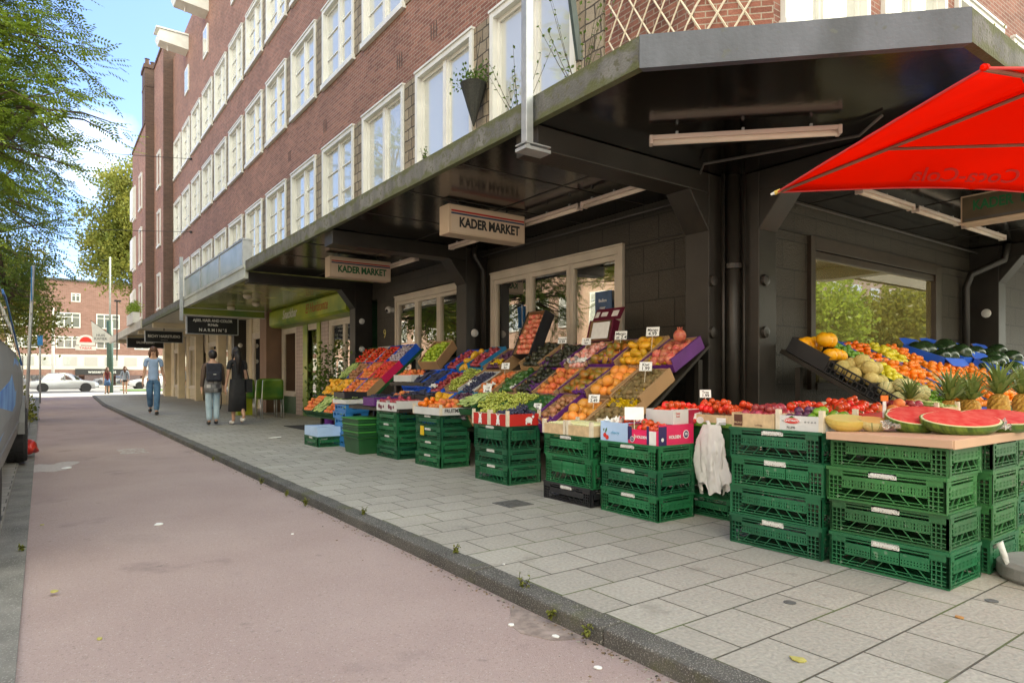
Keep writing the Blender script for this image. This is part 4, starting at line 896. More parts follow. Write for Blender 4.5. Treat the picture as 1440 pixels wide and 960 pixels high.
def cluster(name, m, r, n, R_, seed, sc=(1, 1, 1)):
    rng = random.Random(seed); b = MB()
    for i in range(n): a = i*2.4; q_ = (i/n)**.5; b.sph((R_*q_*math.cos(a), R_*q_*math.sin(a), rng.uniform(0, r)), r, 7, 5, sc=sc)
    o = b.build(name, m, smooth=True); me = o.data; bpy.data.objects.remove(o); return me
reg('blueberries', 'handful of blue-black berries', 'berries', .05, cluster('berry_heap', fm('blueberry_skin', (.02, .025, .05), (.06, .06, .12), .45, 60, .3), .009, 34, .05, 2), .012, .3)
reg('strawberries', 'heap of red strawberries', 'strawberries', .05, cluster('strawberry_heap', fm('strawberry_skin', (.60, .03, .02), (.70, .08, .03), .3, 60, .12), .017, 12, .045, 4, (1, 1, 1.25)), .018, .3)
reg('greens', 'bundle of pale green vegetables', 'vegetables', .05, cluster('green_bundle', fm('bundle_green', (.16, .28, .04), (.55, .62, .25), .5, 30, .15), .013, 14, .05, 7, (2.6, .8, .8)), .016, .4)
reg('vine_tomatoes', 'truss of red tomatoes', 'tomatoes', .055, cluster('tomato_truss', MATS['tomato_skin'], .026, 5, .05, 9), .026, .3)
# ================================================================== CARTONS AND TRAYS
brownc = mat('cardboard', (.40, .24, .115), .8, .12, 3, bump=.15, bscale=30); brownk = mat('cardboard_inside', (.46, .29, .15), .8, .1, 3)
CM = {'brown': brownc, 'purple': mat('purple_print', (.11, .02, .17), .5, .2, 6, speck=((.6, .5, .62), 55, .70)), 'blue': mat('blue_print', (.015, .11, .62), .45, .15, 4), 'teal': mat('teal_print', (.02, .20, .40), .45, .15, 4),
      'black': bkc, 'green': mat('green_plastic_tray', (.015, .09, .03), .45, .2, 5), 'white': mat('white_carton', (.62, .62, .60), .5, .08, 5), 'pink': mat('pink_carton', (.72, .02, .11), .45, .1, 4),
      'wood': mat('thin_wood', (.58, .42, .24), .7, .15, 4, stretch=(1, 6, 6), bump=.2), 'lightblue': mat('light_blue_carton', (.42, .58, .82), .5, .12, 3), 'red': mat('red_carton', (.50, .02, .015), .5, .12, 4), 'darkred': mat('dark_red_carton', (.12, .01, .03), .45, .15, 4), 'palewood': mat('pale_wood', (.68, .60, .46), .7, .1, 4, stretch=(1, 6, 6))}
def carton(name, label, cat, T, L_, W_, H, key, inner=None, lip=.0, group=None, floor=.5, posts=False, wallt=.008, lattice=False):
    """open box; local x = up the slope, y = along the row, z = out of the slope. Front wall (x=0) may be lower (lip)."""
    b = MB(); i = 1; m = CM[key]; mi = CM[inner] if inner else (brownk if key not in ('black', 'green', 'blue', 'teal', 'white') else m)
    hf = H-lip
    if lattice:
        for (a, c, d, e) in ((0, wallt, 0, W_), (L_-wallt, L_, 0, W_), (wallt, L_-wallt, 0, wallt), (wallt, L_-wallt, W_-wallt, W_)):
            b.box(a, c, d, e, H-.015, H); b.box(a, c, d, e, 0, .012); b.box(a, c, d, e, H*.45, H*.55)
            n = 9
            for k in range(n+1):
                if c-a < .02: yy = d+(e-d-.008)*k/n; b.box(a, c, yy, yy+.008, .012, H-.015)
                else: xx = a+(c-a-.008)*k/n; b.box(xx, xx+.008, d, e, .012, H-.015)
        b.box(wallt, L_-wallt, wallt, W_-wallt, .002, .01)
    else:
        b.box(0, wallt, 0, W_, 0, hf); b.box(L_-wallt, L_, 0, W_, 0, H); b.box(wallt, L_-wallt, 0, wallt, 0, H); b.box(wallt, L_-wallt, W_-wallt, W_, 0, H)
        b.box(wallt, L_-wallt, wallt, W_-wallt, .001, .006, 1)
        e = .0012
        b.box(wallt, wallt+e, wallt+e, W_-wallt-e, .006, hf-.001, 1); b.box(L_-wallt-e, L_-wallt, wallt+e, W_-wallt-e, .006, H-.001, 1)
        b.box(wallt, L_-wallt, wallt, wallt+e, .006, H-.001, 1); b.box(wallt, L_-wallt, W_-wallt-e, W_-wallt, .006, H-.001, 1)
        if posts:
            for (x, y) in ((0, 0), (L_-.025, 0), (0, W_-.025), (L_-.025, W_-.025)): b.box(x-.001, x+.026, y-.001, y+.026, 0, H+.035, 1)
        else:
            # folded flaps on the long walls
            b.box(0, L_, -.001, .022, H, H+.004); b.box(0, L_, W_-.022, W_+.001, H, H+.004)
    o = b.build(name, [m, mi]); o.matrix_world = T; WL[o.name] = tuple(T.to_translation()); tag(o, label, cat, group); return o
def fill(kind, T, L_, W_, H, where, group=None, heap=.35, dens=1.0, scale=1.0, layers=1, over=0):
    f = FR[kind]; r = f['r']*scale; me = f['me']; rng = random
    base = H-f['h']*scale*.45+over; sp = 2*r*.97/dens
    nx = max(1, int((L_-.02)/sp)); ny = max(1, int((W_-.02)/(sp*.9)))
    lab = f"{f['label']} {where}"; grp = group or f"{f['cat']} {where}"
    def one(x, y, z):
        o = bpy.data.objects.new(kind, me); COL.objects.link(o)
        z += .5*r*math.sin(math.pi*min(1, max(0, x/L_)))*math.sin(math.pi*min(1, max(0, y/W_)))
        e = (rng.uniform(-f['tilt'], f['tilt'])*.5, rng.uniform(-f['tilt'], f['tilt'])*.5, rng.uniform(0, 6.28))
        s = scale*rng.uniform(.86, 1.12)
        o.matrix_world = T @ Matrix.Translation((x, y, z)) @ (Matrix.Rotation(e[2], 4, 'Z') @ Matrix.Rotation(e[0], 4, 'X') @ Matrix.Rotation(e[1], 4, 'Y')) @ Matrix.Diagonal((s, s, s, 1))
        tag(o, lab, f['cat'], grp)
    mx_ = .012+r
    for i in range(nx):
        for j in range(ny):
            x = mx_+(L_-2*mx_)*(i/(nx-1) if nx > 1 else .5)+rng.uniform(-.1, .1)*r
            y = mx_+(W_-2*mx_)*((j+(.5 if i % 2 else 0))/(ny-.5) if ny > 1 else .5)+rng.uniform(-.1, .1)*r
            one(x, y, base+rng.uniform(-.25, .3)*r)
    if heap > 0 and nx > 1 and ny > 1:
        for i in range(nx-1):
            for j in range(ny-1):
                if rng.random() < heap:
                    x = mx_+(L_-2*mx_)*((i+.5)/(nx-1)); y = mx_+(W_-2*mx_)*((j+.75)/(ny-.5)); one(min(x, L_-mx_), min(y, W_-mx_), base+1.25*f['h']*scale)
    # support below the fruit, crumpled paper liner filling the box: part of the same carton
pr_n = 0
def pricecard(p, T0, txt1, txt2, label, s=1.0):
    """white handwritten card on a small stick"""
    r = thing('price_card', label, 'price card', tuple(T0.to_translation()), 'white handwritten price cards')
    b = MB(); b.box(-.055*s, .055*s, -.04*s, .04*s, -.0015, 0, M=T0); c_ = b.build('card', paper, r)
    text(txt1, .034*s, T0 @ Matrix.Translation((0, .014*s, .001)), ink, c_, 'lettering', .0004, .0006)
    text(txt2, .042*s, T0 @ Matrix.Translation((0, -.02*s, .001)), ink, c_, 'lettering', .0004, .0008)
    st_ = MB(); st_.tube([tuple(T0 @ Vector((0, -.04*s, -.003))), tuple(T0 @ Vector((0, -.16*s, -.003)))], .003, 5); st_.build('stick', CM['palewood'], r)
# ---- rack A: three sloped rows, Y 4.1 .. 9.3
thA = math.atan(.735); eA = (math.cos(thA), 0, math.sin(thA))
def TA(x, y, lift=0): 
    z = .905+.735*(x-4.72)+.03
    return frame((x-math.sin(thA)*lift, y, z+math.cos(thA)*lift), eA, (0, 1, 0))
rk = thing('display_rack', 'dark sloped wooden rack carrying the fruit boxes along the shop front', 'rack', (4.7, 6.7, 0))
b = MB(); b.box(-.02, 1.56, 0, 5.4, -.03, -.004, M=TA(4.06, 4.08)); b.build('sloped_board', black, rk)
for y in (4.12, 6.7, 9.35):
    b = MB(); b.box(4.12, 4.17, y, y+.05, 0, .42); b.build('leg', black, rk); b = MB(); b.box(5.2, 5.26, y, y+.05, 0, 1.22); b.build('leg', black, rk)
rowsA = {
 'top': [('pomegranate', 'purple', .4), ('mango', 'brown', .4), ('green_mango', 'purple', .4), ('wrapped_peach', 'brown', .4), ('avocado', 'purple', .4), ('avocado', 'brown', .4), (None, '', .45), ('plum', 'brown', .4), ('red_plum', 'teal', .35), ('mango', 'teal', .35), ('red_plum', 'blue', .35), (None, '', .5)],
 'middle': [('kiwi', 'brown', .4), ('papaya', 'brown', .4), ('green_mango', 'purple', .4), ('peach', 'brown', .4), ('avocado', 'purple', .4), ('green_avocado', 'brown', .4), ('peach', 'brown', .4), ('black_grapes', 'white', .4), ('grapes', 'brown', .4), ('red_plum', 'blue', .4), ('blueberries', 'blue', .4), ('blueberries', 'blue', .45)],
 'lower': [('kiwi', 'brown', .4), ('papaya', 'brown', .4), ('onion', 'purple', .32), ('green_avocado', 'purple', .4), ('green_avocado', 'brown', .4), ('garlic', 'brown', .4), ('garlic', 'green', .45), ('plum', 'teal', .4), ('mango', 'blue', .4), ('apple', 'blue', .4), ('blueberries', 'blue', .4), ('peach', 'white', .4)]}
rowx = {'top': 4.87, 'middle': 4.465, 'lower': 4.06}
neighbour = {}
for row, lst in rowsA.items():
    y = 4.10; prev = None
    for idx, (kind, key, wd) in enumerate(lst):
        if kind:
            H = .13+.012*(idx % 3); T = TA(rowx[row], y+.004, .028+random.uniform(-.012, .03)) @ Matrix.Translation((random.uniform(-.03, .03), 0, 0)) @ Matrix.Rotation(.10+random.uniform(-.05, .05), 4, 'Y') @ Matrix.Rotation(random.uniform(-.03, .03), 4, 'X'); L_ = .495
            nm = FR[kind]['label']; side_ = f'{["first","second","third","fourth","fifth","sixth","seventh","eighth","ninth","tenth","eleventh","twelfth"][idx]} box from the right'
            where = f'in the {row} rack row, {side_}'
            cn = {'brown': 'brown', 'purple': 'purple', 'blue': 'blue', 'teal': 'teal', 'white': 'white', 'green': 'green'}[key]
            carton('fruit_box', f'{cn} box of {nm.replace(" and ", "-")}, {row} rack row, {where.split(", ")[1]}', 'box', T, L_, wd-.012, H, key, lip=.05, group='fruit boxes on the sloped rack', lattice=(kind == 'blueberries'))
            sc = {'papaya': 1.0}.get(kind, 1)
            fill(kind, T, L_, wd-.012, H-.022, where, heap=.3 if kind not in ('grapes', 'black_grapes', 'blueberries') else .5, scale=sc, dens=1.15 if kind in ('grapes', 'black_grapes', 'blueberries') else 1)
            prev = kind
        y += wd
# the steep box of apples and the tilted box of green apples, the dark carton with a white panel
T = frame((5.02, 6.42, 1.27), (.42, 0, .907), (0, 1, 0))
carton('fruit_box', 'dark carton standing steeply upright, filled with wrapped pale apples', 'box', T, .62, .38, .15, 'black', inner='brown'); fill('apple', T, .60, .36, .13, 'in the steep upright dark carton', heap=.2)
T = frame((4.78, 8.45, 1.16), (.72, .25, .65), (-.33, .94, 0))
carton('fruit_box', 'brown carton tilted high at the back, full of green apples', 'box', T, .5, .38, .15, 'brown'); fill('green_apple', T, .48, .36, .14, 'in the high tilted brown carton', heap=.4)
T = frame((5.33, 5.38, 1.44), (.25, 0, .97), (0, 1, 0))
bx_ = carton('open_carton', 'dark red open carton with a white panel standing behind the wrapped peaches', 'box', T, .26, .40, .10, 'darkred'); 
b = MB(); b.box(.03, .23, .05, .33, .10, .104, M=T); pn = b.build('blank_card', paper, None); tag(pn, 'blank white card leaning against the dark red carton', 'card')
T = frame((5.40, 5.42, 1.72), (.5, 0, .87), (0, 1, 0)); b = MB(); b.box(0, .16, -.04, .42, 0, .01, M=T); b.box(.04, .12, .02, .12, .01, .013, 1, M=T); b.box(.05, .11, .2, .30, .01, .013, 1, M=T); b.box(.04, .12, .34, .40, .01, .013, 1, M=T)
tag(b.build('carton_flap', [CM['darkred'], paper]), 'dark red carton lid with white stickers propped above the open carton', 'carton')
# top row corner: one more pomegranate perched at the end
o = bpy.data.objects.new('pomegranate', FR['pomegranate']['me']); COL.objects.link(o); o.location = (5.08, 4.25, 1.455); o.scale = (1.15,)*3; tag(o, 'large orange-red pomegranate perched on the highest corner of the purple box', 'pomegranate')
# yellow plastic lining of the kiwi boxes
ly = mat('yellow_film', (.75, .52, .02), .3, .2, 20, trans=.3)
def crumple(name, label, T, L_, W_, amp, m, cat, seed=1, n=14, sag=0):
    rng = np.random.RandomState(seed); V = []
    for i in range(n+1):
        for j in range(n+1):
            V.append(T @ Vector((L_*i/n+rng.normal(0, amp*.3), W_*j/n+rng.normal(0, amp*.3), rng.normal(0, amp)+sag*math.sin(math.pi*i/n)*math.sin(math.pi*j/n))))
    b = MB(); b.add(V, [(i*(n+1)+j, (i+1)*(n+1)+j, (i+1)*(n+1)+j+1, i*(n+1)+j+1) for i in range(n) for j in range(n)])
    o = b.build(name, m, smooth=False, origin=tuple(T.to_translation())); so_ = o.modifiers.new('s', 'SOLIDIFY'); so_.thickness = .0015; tag(o, label, cat); return o
crumple('yellow_film', 'crumpled yellow plastic liner at the foot of the upper kiwi box', TA(4.485, 4.12, .125), .12, .36, .014, ly, 'plastic film', 1)
crumple('yellow_film', 'crumpled yellow plastic liner at the foot of the top row mango box', TA(4.90, 4.14, .135), .10, .30, .012, ly, 'plastic film', 2)
crumple('yellow_film', 'crumpled yellow plastic liner at the head of the lower kiwi box', TA(4.37, 4.12, .125), .11, .36, .016, ly, 'plastic film', 3)
clr = glass('clear_film', tint=(.97, .97, .97), refl=.12, body=(.8, .8, .8), bodyf=.25, rough=.15)
def TAc(x, y, lift): return TA(x, y, lift)
def card_at(x, y, lift, t1, t2, label, s=1.0, yaw=0.0):
    p = TA(x, y, lift).to_translation(); ex = Vector((.45+yaw, -.89, 0)).normalized(); up = Vector((.25, .12, .96)); ez = ex.cross(up).normalized(); up = ez.cross(ex)
    pricecard(None, frame(p, ex, up), t1, t2, label, s)
card_at(5.17, 4.52, .30, 'Mango', '4.99', 'white price card reading Mango above the pomegranates and yellow mangoes', 1.2)
card_at(5.20, 5.02, .26, 'Mango', '2 st 2.49', 'white price card reading Mango above the green and red mangoes', 1.2)
card_at(4.75, 4.26, .24, 'Kiwi', '1.99', 'white price card on the upper kiwi box', 1.1)
card_at(4.36, 4.56, .22, 'Kiwi', '2.49', 'narrow white price card between the lower kiwi and orange fruit boxes', 1.0)
card_at(5.15, 5.52, .25, '1.99', 'kg', 'white price card on the wrapped peaches', 1.0)
card_at(5.2, 6.0, .25, 'Avocado', '0.99', 'white price card above the dark avocados', 1.0)
card_at(4.80, 6.62, .24, '2.49', 'kg', 'white price card behind the pink peaches', 1.0)
card_at(4.42, 6.45, .24, '1.50', 'bak', 'white price card at the white-wrapped figs', 1.0)
card_at(4.25, 5.30, .20, '1.99', 'kg', 'small white price card on the purple box of the lower row', .8)

# ---- boxes on the front stacks
def TF(x, y, z, rz=0): return Matrix.Translation((x, y, z)) @ Matrix.Rotation(rz, 4, 'Z')
def printing(parent, M, items):
    pass
def decal(parent, name, T, boxes, m):
    b = MB()
    for (a, c, z0, z1) in boxes: b.box(a, c, z0, z1, 0, .0015, M=T)
    return b.build(name, m, parent)
def disc(b, cx, cy, r, M, mi=0, h=.0015, n=16, sx=1): b.prism([(cx+sx*r*math.cos(t*2*math.pi/n), cy+r*math.sin(t*2*math.pi/n)) for t in range(n)], 2, 0, h, mi, M)
redp = mat('print_red', (.6, .03, .02), .5); navy = mat('print_navy', (.03, .02, .10), .5); whp = mat('print_white', (.75, .75, .73), .5)
# S4: light blue, pink, pink
o = carton('cherry_carton', 'light blue carton with printed red cherries on the front crates', 'box', TF(3.61, 3.52, z4, 0), .39, .295, .15, 'lightblue'); 
b = MB(); F_ = FX(3.608, 3.815, z4)
disc(b, .05, .045, .018, F_); disc(b, .075, .03, .018, F_, h=.0018); b.prism([(.05, .06), (.06, .095), (.075, .105), (.07, .08)], 2, 0, .0016, 1, F_); b.prism([(.04, .075), (.03, .09), (.045, .1)], 2, 0, .0016, 1, F_)
b.build('cherry_print', [redp, stemg], o); text('cherry', .035, F_ @ Matrix.Translation((.16, .07, .001)), mat('print_teal', (.1, .35, .5), .5), o, 'lettering', .0005, shear=.3)
for (yy, side_lbl) in ((3.21, 'at the corner with its end facing the camera'), (3.52, None)):
    pass
o = carton('tomato_carton', 'bright pink carton of tomatoes at the near corner of its stack, white lettering', 'box', TF(3.61, 3.215, z4, 0), .39, .30, .145, 'pink', lip=.035)
def pinkprint(o, F_, W_):
    b = MB(); b.box(W_-.085, W_-.02, .005, .105, 0, .0016, 0, F_); b.build('white_panel', whp, o)
    b = MB(); b.box(.0, .04, .03, .13, 0, .0017, 0, F_); b.box(W_-.11, W_-.088, .005, .14, 0, .0014, 0, F_); disc(b, .045, .035, .017, F_, h=.003); b.build('navy_panel', navy, o)
    b = MB(); disc(b, .045, .035, .022, F_, h=.002); b.build('round_emblem', whp, o)
    text('HOLDEN', .028, F_ @ Matrix.Translation((W_*.45, .055, .001)), whp, o, 'lettering', .0006, .0008); text('m', .028, F_ @ Matrix.Translation((.045, .037, .0032)), whp, o, 'lettering', .0005)
pinkprint(o, FX(3.608, 3.515, z4), .30); 
F_ = FY(3.61, 3.213, z4); b = MB(); b.box(0, .085, .001, .14, 0, .0015, 0, F_); b.build('navy_panel', navy, o)
b = MB(); disc(b, .30, .075, .032, F_, h=.0018); disc(b, .04, .045, .014, F_, h=.003); b.build('round_emblem', whp, o); b = MB(); disc(b, .30, .075, .025, F_, h=.0026); b.build('round_emblem', navy, o)
text('m', .04, F_ @ Matrix.Translation((.30, .08, .0028)), whp, o, 'lettering', .0006, .001); text('HOLDEN', .032, F_ @ Matrix.Translation((.175, .06, .001)), whp, o, 'lettering', .0006, .001)
fill('tomato', TF(3.62, 3.23, z4), .38, .28, .125, 'in the bright pink carton on the corner crates', heap=.35)
T = TF(3.62, 3.525, z4); fill('tomato', T, .37, .28, .13, 'in the light blue cherry carton', heap=.2, scale=.9)
T = frame((4.02, 3.23, z4+.155), (0, 0, 1), (0, 1, 0)); 
o = carton('tomato_carton', 'cream and dark red carton with a tomato picture standing behind the pink carton', 'box', TF(3.80, 3.24, z4+.149), .34, .27, .105, 'white', lip=.0)
b = MB(); F_ = FY(3.80, 3.238, z4+.149); b.box(.17, .34, 0, .105, 0, .0015, 0, F_); b.build('dark_red_panel', mat('print_dark_red', (.35, .01, .05), .5), o)
b = MB(); b.prism([(.22, .02), (.33, .02), (.33, .09), (.24, .075)], 2, 0, .0018, 0, F_); b.build('white_panel', whp, o)
b = MB(); [disc(b, .235+.025*k, .022, .014, F_, h=.003) for k in range(4)]; b.build('tomato_print', redp, o); text('Tasty\nTom', .022, F_ @ Matrix.Translation((.05, .07, .001)), redp, o, 'lettering', .0005)
fill('tomato', TF(3.80, 3.24, z4+.149), .34, .27, .10, 'in the cream carton behind the bright pink one', heap=.7)
pricecard(None, frame((3.66, 3.50, z4+.225), Vector((.72, -.69, 0)), Vector((.3, .3, .9))), '', '', 'blank white card leaning on the front of the pink and blue cartons', 1.3)
crumple('paper_sheet', 'crumpled white paper in the light blue cherry carton', TF(3.66, 3.62, z4+.15), .3, .25, .02, paper, 'paper', 5)
# S5: pale wooden boxes of asparagus
for k, (yy, lb) in enumerate(((3.86, 'nearer'), (4.18, 'farther'))):
    T = TF(3.55, yy, z5); carton('wooden_box', f'pale wooden box of white asparagus, the {lb} of the pair on the black-based stack', 'box', T, .41, .305, .085, 'wood', inner='palewood', posts=True, lip=.0)
    for i in range(9):
        b = MB(); y_ = yy+.03+.028*i; b.tube([(3.58, y_, z5+.085), (3.75, y_+.004, z5+.09), (3.92, y_, z5+.095)], [.009, .0095, .004], 6)
        tag(b.build('asparagus', fm('asparagus_skin', (.55, .55, .22), (.75, .72, .5), .5), origin=(3.75, y_, z5+.08), smooth=True), f'white-green asparagus spear in the {lb} pale wooden box', 'asparagus', f'asparagus spears in the {lb} wooden box')
# S6: red boxes with white drawings, wooden ends
for k, (yy, lb) in enumerate(((5.13, 'nearer'), (5.45, 'farther'))):
    T = TF(3.63, yy, z6); o = carton('red_box', f'red fruit box with a white animal drawing, the {lb} of two side by side', 'box', T, .41, .31, .115, 'red', inner='palewood', posts=True)
    b = MB(); F_ = FX(3.628, yy+.305, z6); disc(b, .15, .085, .02, F_); disc(b, .15, .045, .032, F_, sx=.8, h=.0017); b.prism([(.13, .095), (.115, .12), (.14, .105)], 2, 0, .0018, 0, F_); b.prism([(.17, .095), (.185, .12), (.16, .105)], 2, 0, .0018, 0, F_)
    b.box(.12, .135, .005, .03, 0, .002, 0, F_); b.box(.165, .18, .005, .03, 0, .002, 0, F_); b.build('white_drawing', whp, o)
    b = MB(); b.box(0, .31, .115, .119, 0, .0015, 0, F_); b.build('rim', CM['palewood'], o)
    fill('grapes' if k else 'black_grapes', T, .40, .30, .12, f'in the {lb} red box', heap=.3, dens=1.1)
F_ = FY(3.63, 5.128, z6); b = MB(); disc(b, .26, .055, .03, F_, sx=1.4); disc(b, .31, .085, .014, F_, h=.0018); b.box(.22, .235, .01, .04, 0, .002, 0, F_); b.box(.28, .295, .01, .04, 0, .002, 0, F_)
tag(b.build('white_drawing', whp), 'white animal drawing on the end of the nearer red box', 'drawing')
# slanted grape boxes right behind the red boxes
for yy, kd, ky in ((5.35, 'grapes', 'green'), (5.78, 'grapes', 'green'), (6.2, 'greens', 'green')):
    T = frame((3.93, yy, .62), (.93, 0, .36), (0, 1, 0)); w_ = {5.35: 'behind the red boxes', 5.78: 'left of the red boxes', 6.2: 'right of the FRUITMASTERS tray'}[yy]
    carton('fruit_box', f'dark green tray of {FR[kd]["label"]}s {w_}', 'box', T, .38, .40, .10, ky, lip=.03); fill(kd, T, .38, .40, .10, f'in the dark green tray {w_}', heap=.7, dens=1.1)
# S7: white tray lettered FRUITMASTERS
T = TF(3.67, 6.50, z7); o = carton('white_wooden_tray', 'white wooden tray lettered FRUITMASTERS with oranges', 'box', T, .45, .68, .085, 'white', inner='palewood', posts=True, lip=0)
text('FRUITMASTERS', .062, FY(3.90, 6.497, z7+.048), ink, o, 'lettering', .001, .001, sx=.85)
fill('persimmon', TF(3.69, 6.95, z7+.03), .36, .24, .09, 'in the left part of the white FRUITMASTERS tray', heap=.6)
fill('peach', TF(3.69, 6.52, z7+.02), .36, .40, .08, 'in the right part of the lettered tray', heap=.4)
# S8 plums in white cartons; purple cartons behind and above
for k, yy in enumerate((7.56, 7.86)):
    T = TF(3.63, yy, z8); o = carton('plum_carton', f'white carton of red plums, {"nearer" if k == 0 else "farther"} one left of the FRUITMASTERS tray', 'box', T, .42, .29, .13, 'white', lip=.02)
    b = MB(); F_ = FX(3.628, yy+.285, z8); disc(b, .08, .06, .03, F_); disc(b, .14, .045, .028, F_, h=.002); disc(b, .21, .055, .02, F_, h=.0018); b.build('plum_print', mat('print_plum', (.14, .02, .05), .5), o)
    fill('red_plum', T, .40, .28, .125, f'in the {"nearer" if k == 0 else "farther"} white plum carton', heap=.15)
for k, (x, y, z, key) in enumerate(((4.08, 7.55, .70, 'black'), (4.08, 7.95, .70, 'black'), (4.05, 8.3, .66, 'purple'), (3.62, 8.2, .66, 'purple'), (4.05, 8.72, .66, 'purple'))):
    T = TF(x, y, z); carton('berry_carton', f'{["black berry tray behind the plums", "second black berry tray behind the plums", "purple berry carton beside the black trays", "purple berry carton over the green tubs", "purple berry carton left of the others"][k]}', 'box', T, .4, .38, .11, key)
    fill('blueberries', T, .40, .38, .11, f'in the {["first", "second"][k % 2]} {key} carton of the berry group at {["front", "middle", "back", "left", "far left"][k]}', heap=.2)
# white box with peaches, blue crates and pink carton higher up at the gap between the racks
T = TF(4.45, 8.75, .98); carton('fruit_box', 'white carton of peaches standing high between the two racks', 'box', T, .42, .6, .10, 'white'); fill('peach', T, .42, .6, .10, 'in the high white carton between the racks', heap=.3)
T = TF(4.75, 8.32, 1.02); carton('blue_tray', 'bright blue slatted tray behind the white peach carton', 'box', T, .4, .4, .14, 'blue', lattice=True)
b = MB(); b.box(4.4, 5.1, 8.3, 9.4, .92, .97); b.box(4.42, 4.5, 9.2, 9.28, 0, .92); b.box(4.42, 4.5, 8.35, 8.43, 0, .92); b.box(3.64, 4.5, 7.5, 9.15, .60, .645); b.box(4.3, 4.36, 7.6, 7.66, 0, .6); b.box(4.3, 4.36, 8.9, 8.96, 0, .6); b.box(3.95, 4.0, 8.95, 9.0, 0, .6)
tag(b.build('trestle_table', black, origin=(4.7, 8.8, 0)), 'dark plank table between the racks carrying berry cartons', 'table')
# S9/S10 dark cartons
T = TF(3.66, 9.33, .65); carton('dark_carton', 'white and purple carton with a dark lid on top of the blue crates', 'box', T, .38, .52, .06, 'white'); fill('greens', T, .36, .5, .06, 'in the white carton on the blue crates', heap=.1)
T = TF(3.67, 9.4, .73); carton('dark_carton', 'dark grey open carton topping the blue crate stack', 'box', T, .36, .44, .09, 'black')
T = TF(3.33, 9.6, .158); o = carton('light_blue_box', 'light blue carton on the lone green crate at the far end', 'box', T, .40, .58, .14, 'lightblue', inner='lightblue'); b = MB(); b.box(.02, .38, .02, .56, .12, .135, 0, T); b.build('lid', CM['lightblue'], o)

# ---- left rack C, four sloped rows, Y 9.95 .. 12
thC = math.atan(1.17/1.3); eC = (math.cos(thC), 0, math.sin(thC))
def TC(k, y): s = .437*k; return frame((3.95+math.cos(thC)*s, y, .36+math.sin(thC)*s), eC, (0, 1, 0))
rk = thing('display_rack', 'steep dark rack of vegetable crates at the left end of the stall', 'rack', (4.6, 11, 0))
b = MB(); b.box(0, 1.77, 0, 2.08, -.04, -.006, M=TC(0, 9.93)); b.build('sloped_board', CM['green'], rk)
for y in (9.98, 11.9): b = MB(); b.box(5.1, 5.16, y, y+.05, 0, 1.35); b.build('leg', black, rk); b = MB(); b.box(4.2, 4.26, y, y+.05, 0, .5); b.build('leg', black, rk)
tabC = [[('greens', 'green'), ('peach', 'green'), ('greens', 'green'), ('peach', 'green')], [('peach', 'brown'), ('peach', 'blue'), ('mango', 'brown'), ('mango', 'green')], [('strawberries', 'pink'), ('peach', 'pink'), ('onion', 'blue'), ('greens', 'green')], [('garlic', 'blue'), ('tomato', 'blue'), ('tomato', 'white'), ('tomato', 'green')]]
rn = ['bottom', 'second', 'third', 'top']
for k, row in enumerate(tabC):
    for j, (kd, ky) in enumerate(row):
        y = 9.96+.51*j; T = TC(k, y); w_ = f'in the {rn[k]} row of the left rack, {["nearest", "second", "third", "farthest"][j]} column'
        carton('fruit_box', f'{dict(pink="bright pink", green="dark green", blue="blue", brown="brown", white="white")[ky]} crate of {FR[kd]["cat"]}, {w_}', 'box', T, .43, .495, .12, ky, lattice=(ky == 'green'), lip=.03, group='crates on the steep left rack')
        fill(kd, T, .42, .49, .105, w_, heap=.3, dens=1.1 if kd in ('greens', 'strawberries') else 1)

# ---- table with more boxes behind the two nearest stacks
tb = thing('trestle_table', 'low plank table behind the corner crates', 'table', (5.2, 2.3, 0))
b = MB(); b.box(4.08, 6.0, 1.97, 2.85, .70, .735); b.box(6.02, 9.5, 1.98, 2.6, .62, .655); b.build('table_top', CM['palewood'], tb)
for (x, y) in ((4.15, 2.1), (5.9, 2.1), (4.15, 2.7), (5.9, 2.7), (9.3, 2.1)): b = MB(); b.box(x, x+.05, y, y+.05, 0, .62 if x > 9 else .70); b.build('leg', CM['palewood'], tb)
T = TF(3.60, 2.29, z2); o = carton('wooden_box', 'light wooden box with brown printed mark, dark plums inside', 'box', T, .40, .30, .09, 'wood', inner='wood')
b = MB(); F_ = FX(3.598, 2.585, z2); b.box(.015, .075, .012, .082, 0, .0015, 0, F_); b.build('brown_print', mat('print_brown', (.10, .035, .02), .6), o); text('PRUNA', .018, F_ @ Matrix.Translation((.045, .03, .0016)), CM['wood'], o, ext=.0004); text('La Fruta', .016, F_ @ Matrix.Translation((.19, .02, .001)), mat('print_brown', (.10, .035, .02), .6), o, ext=.0004)
fill('red_plum', T, .40, .29, .085, 'in the light wooden box with the brown print', heap=.45)
T = TF(3.60, 1.985, z2); o = carton('wooden_box', 'white wooden box with a red oval logo, green and purple plums inside', 'box', T, .40, .295, .09, 'white', inner='palewood', posts=True)
b = MB(); F_ = FX(3.598, 2.28, z2); disc(b, .105, .06, .016, F_, sx=3.2); b.build('red_oval', redp, o); b = MB(); b.prism([(.085, .078), (.105, .09), (.125, .078)], 2, 0, .0015, 0, F_); b.build('leaf_print', stemg, o); text('MONTMAYOR', .019, F_ @ Matrix.Translation((.105, .061, .0022)), whp, o, ext=.0004, bold=.0004); text('PLUMS', .018, F_ @ Matrix.Translation((.10, .02, .001)), ink, o, ext=.0004)
for k in range(4): text('o', .02, F_ @ Matrix.Translation((.19+.02*k, .058, .001)), ink, o, 'mark', .0004)
fill('lime', T, .39, .15, .085, 'in the white wooden box with the red oval', heap=.45, scale=1.05); fill('plum', TF(3.6, 2.13, z2), .39, .14, .085, 'in the back half of the white wooden box', heap=.4)
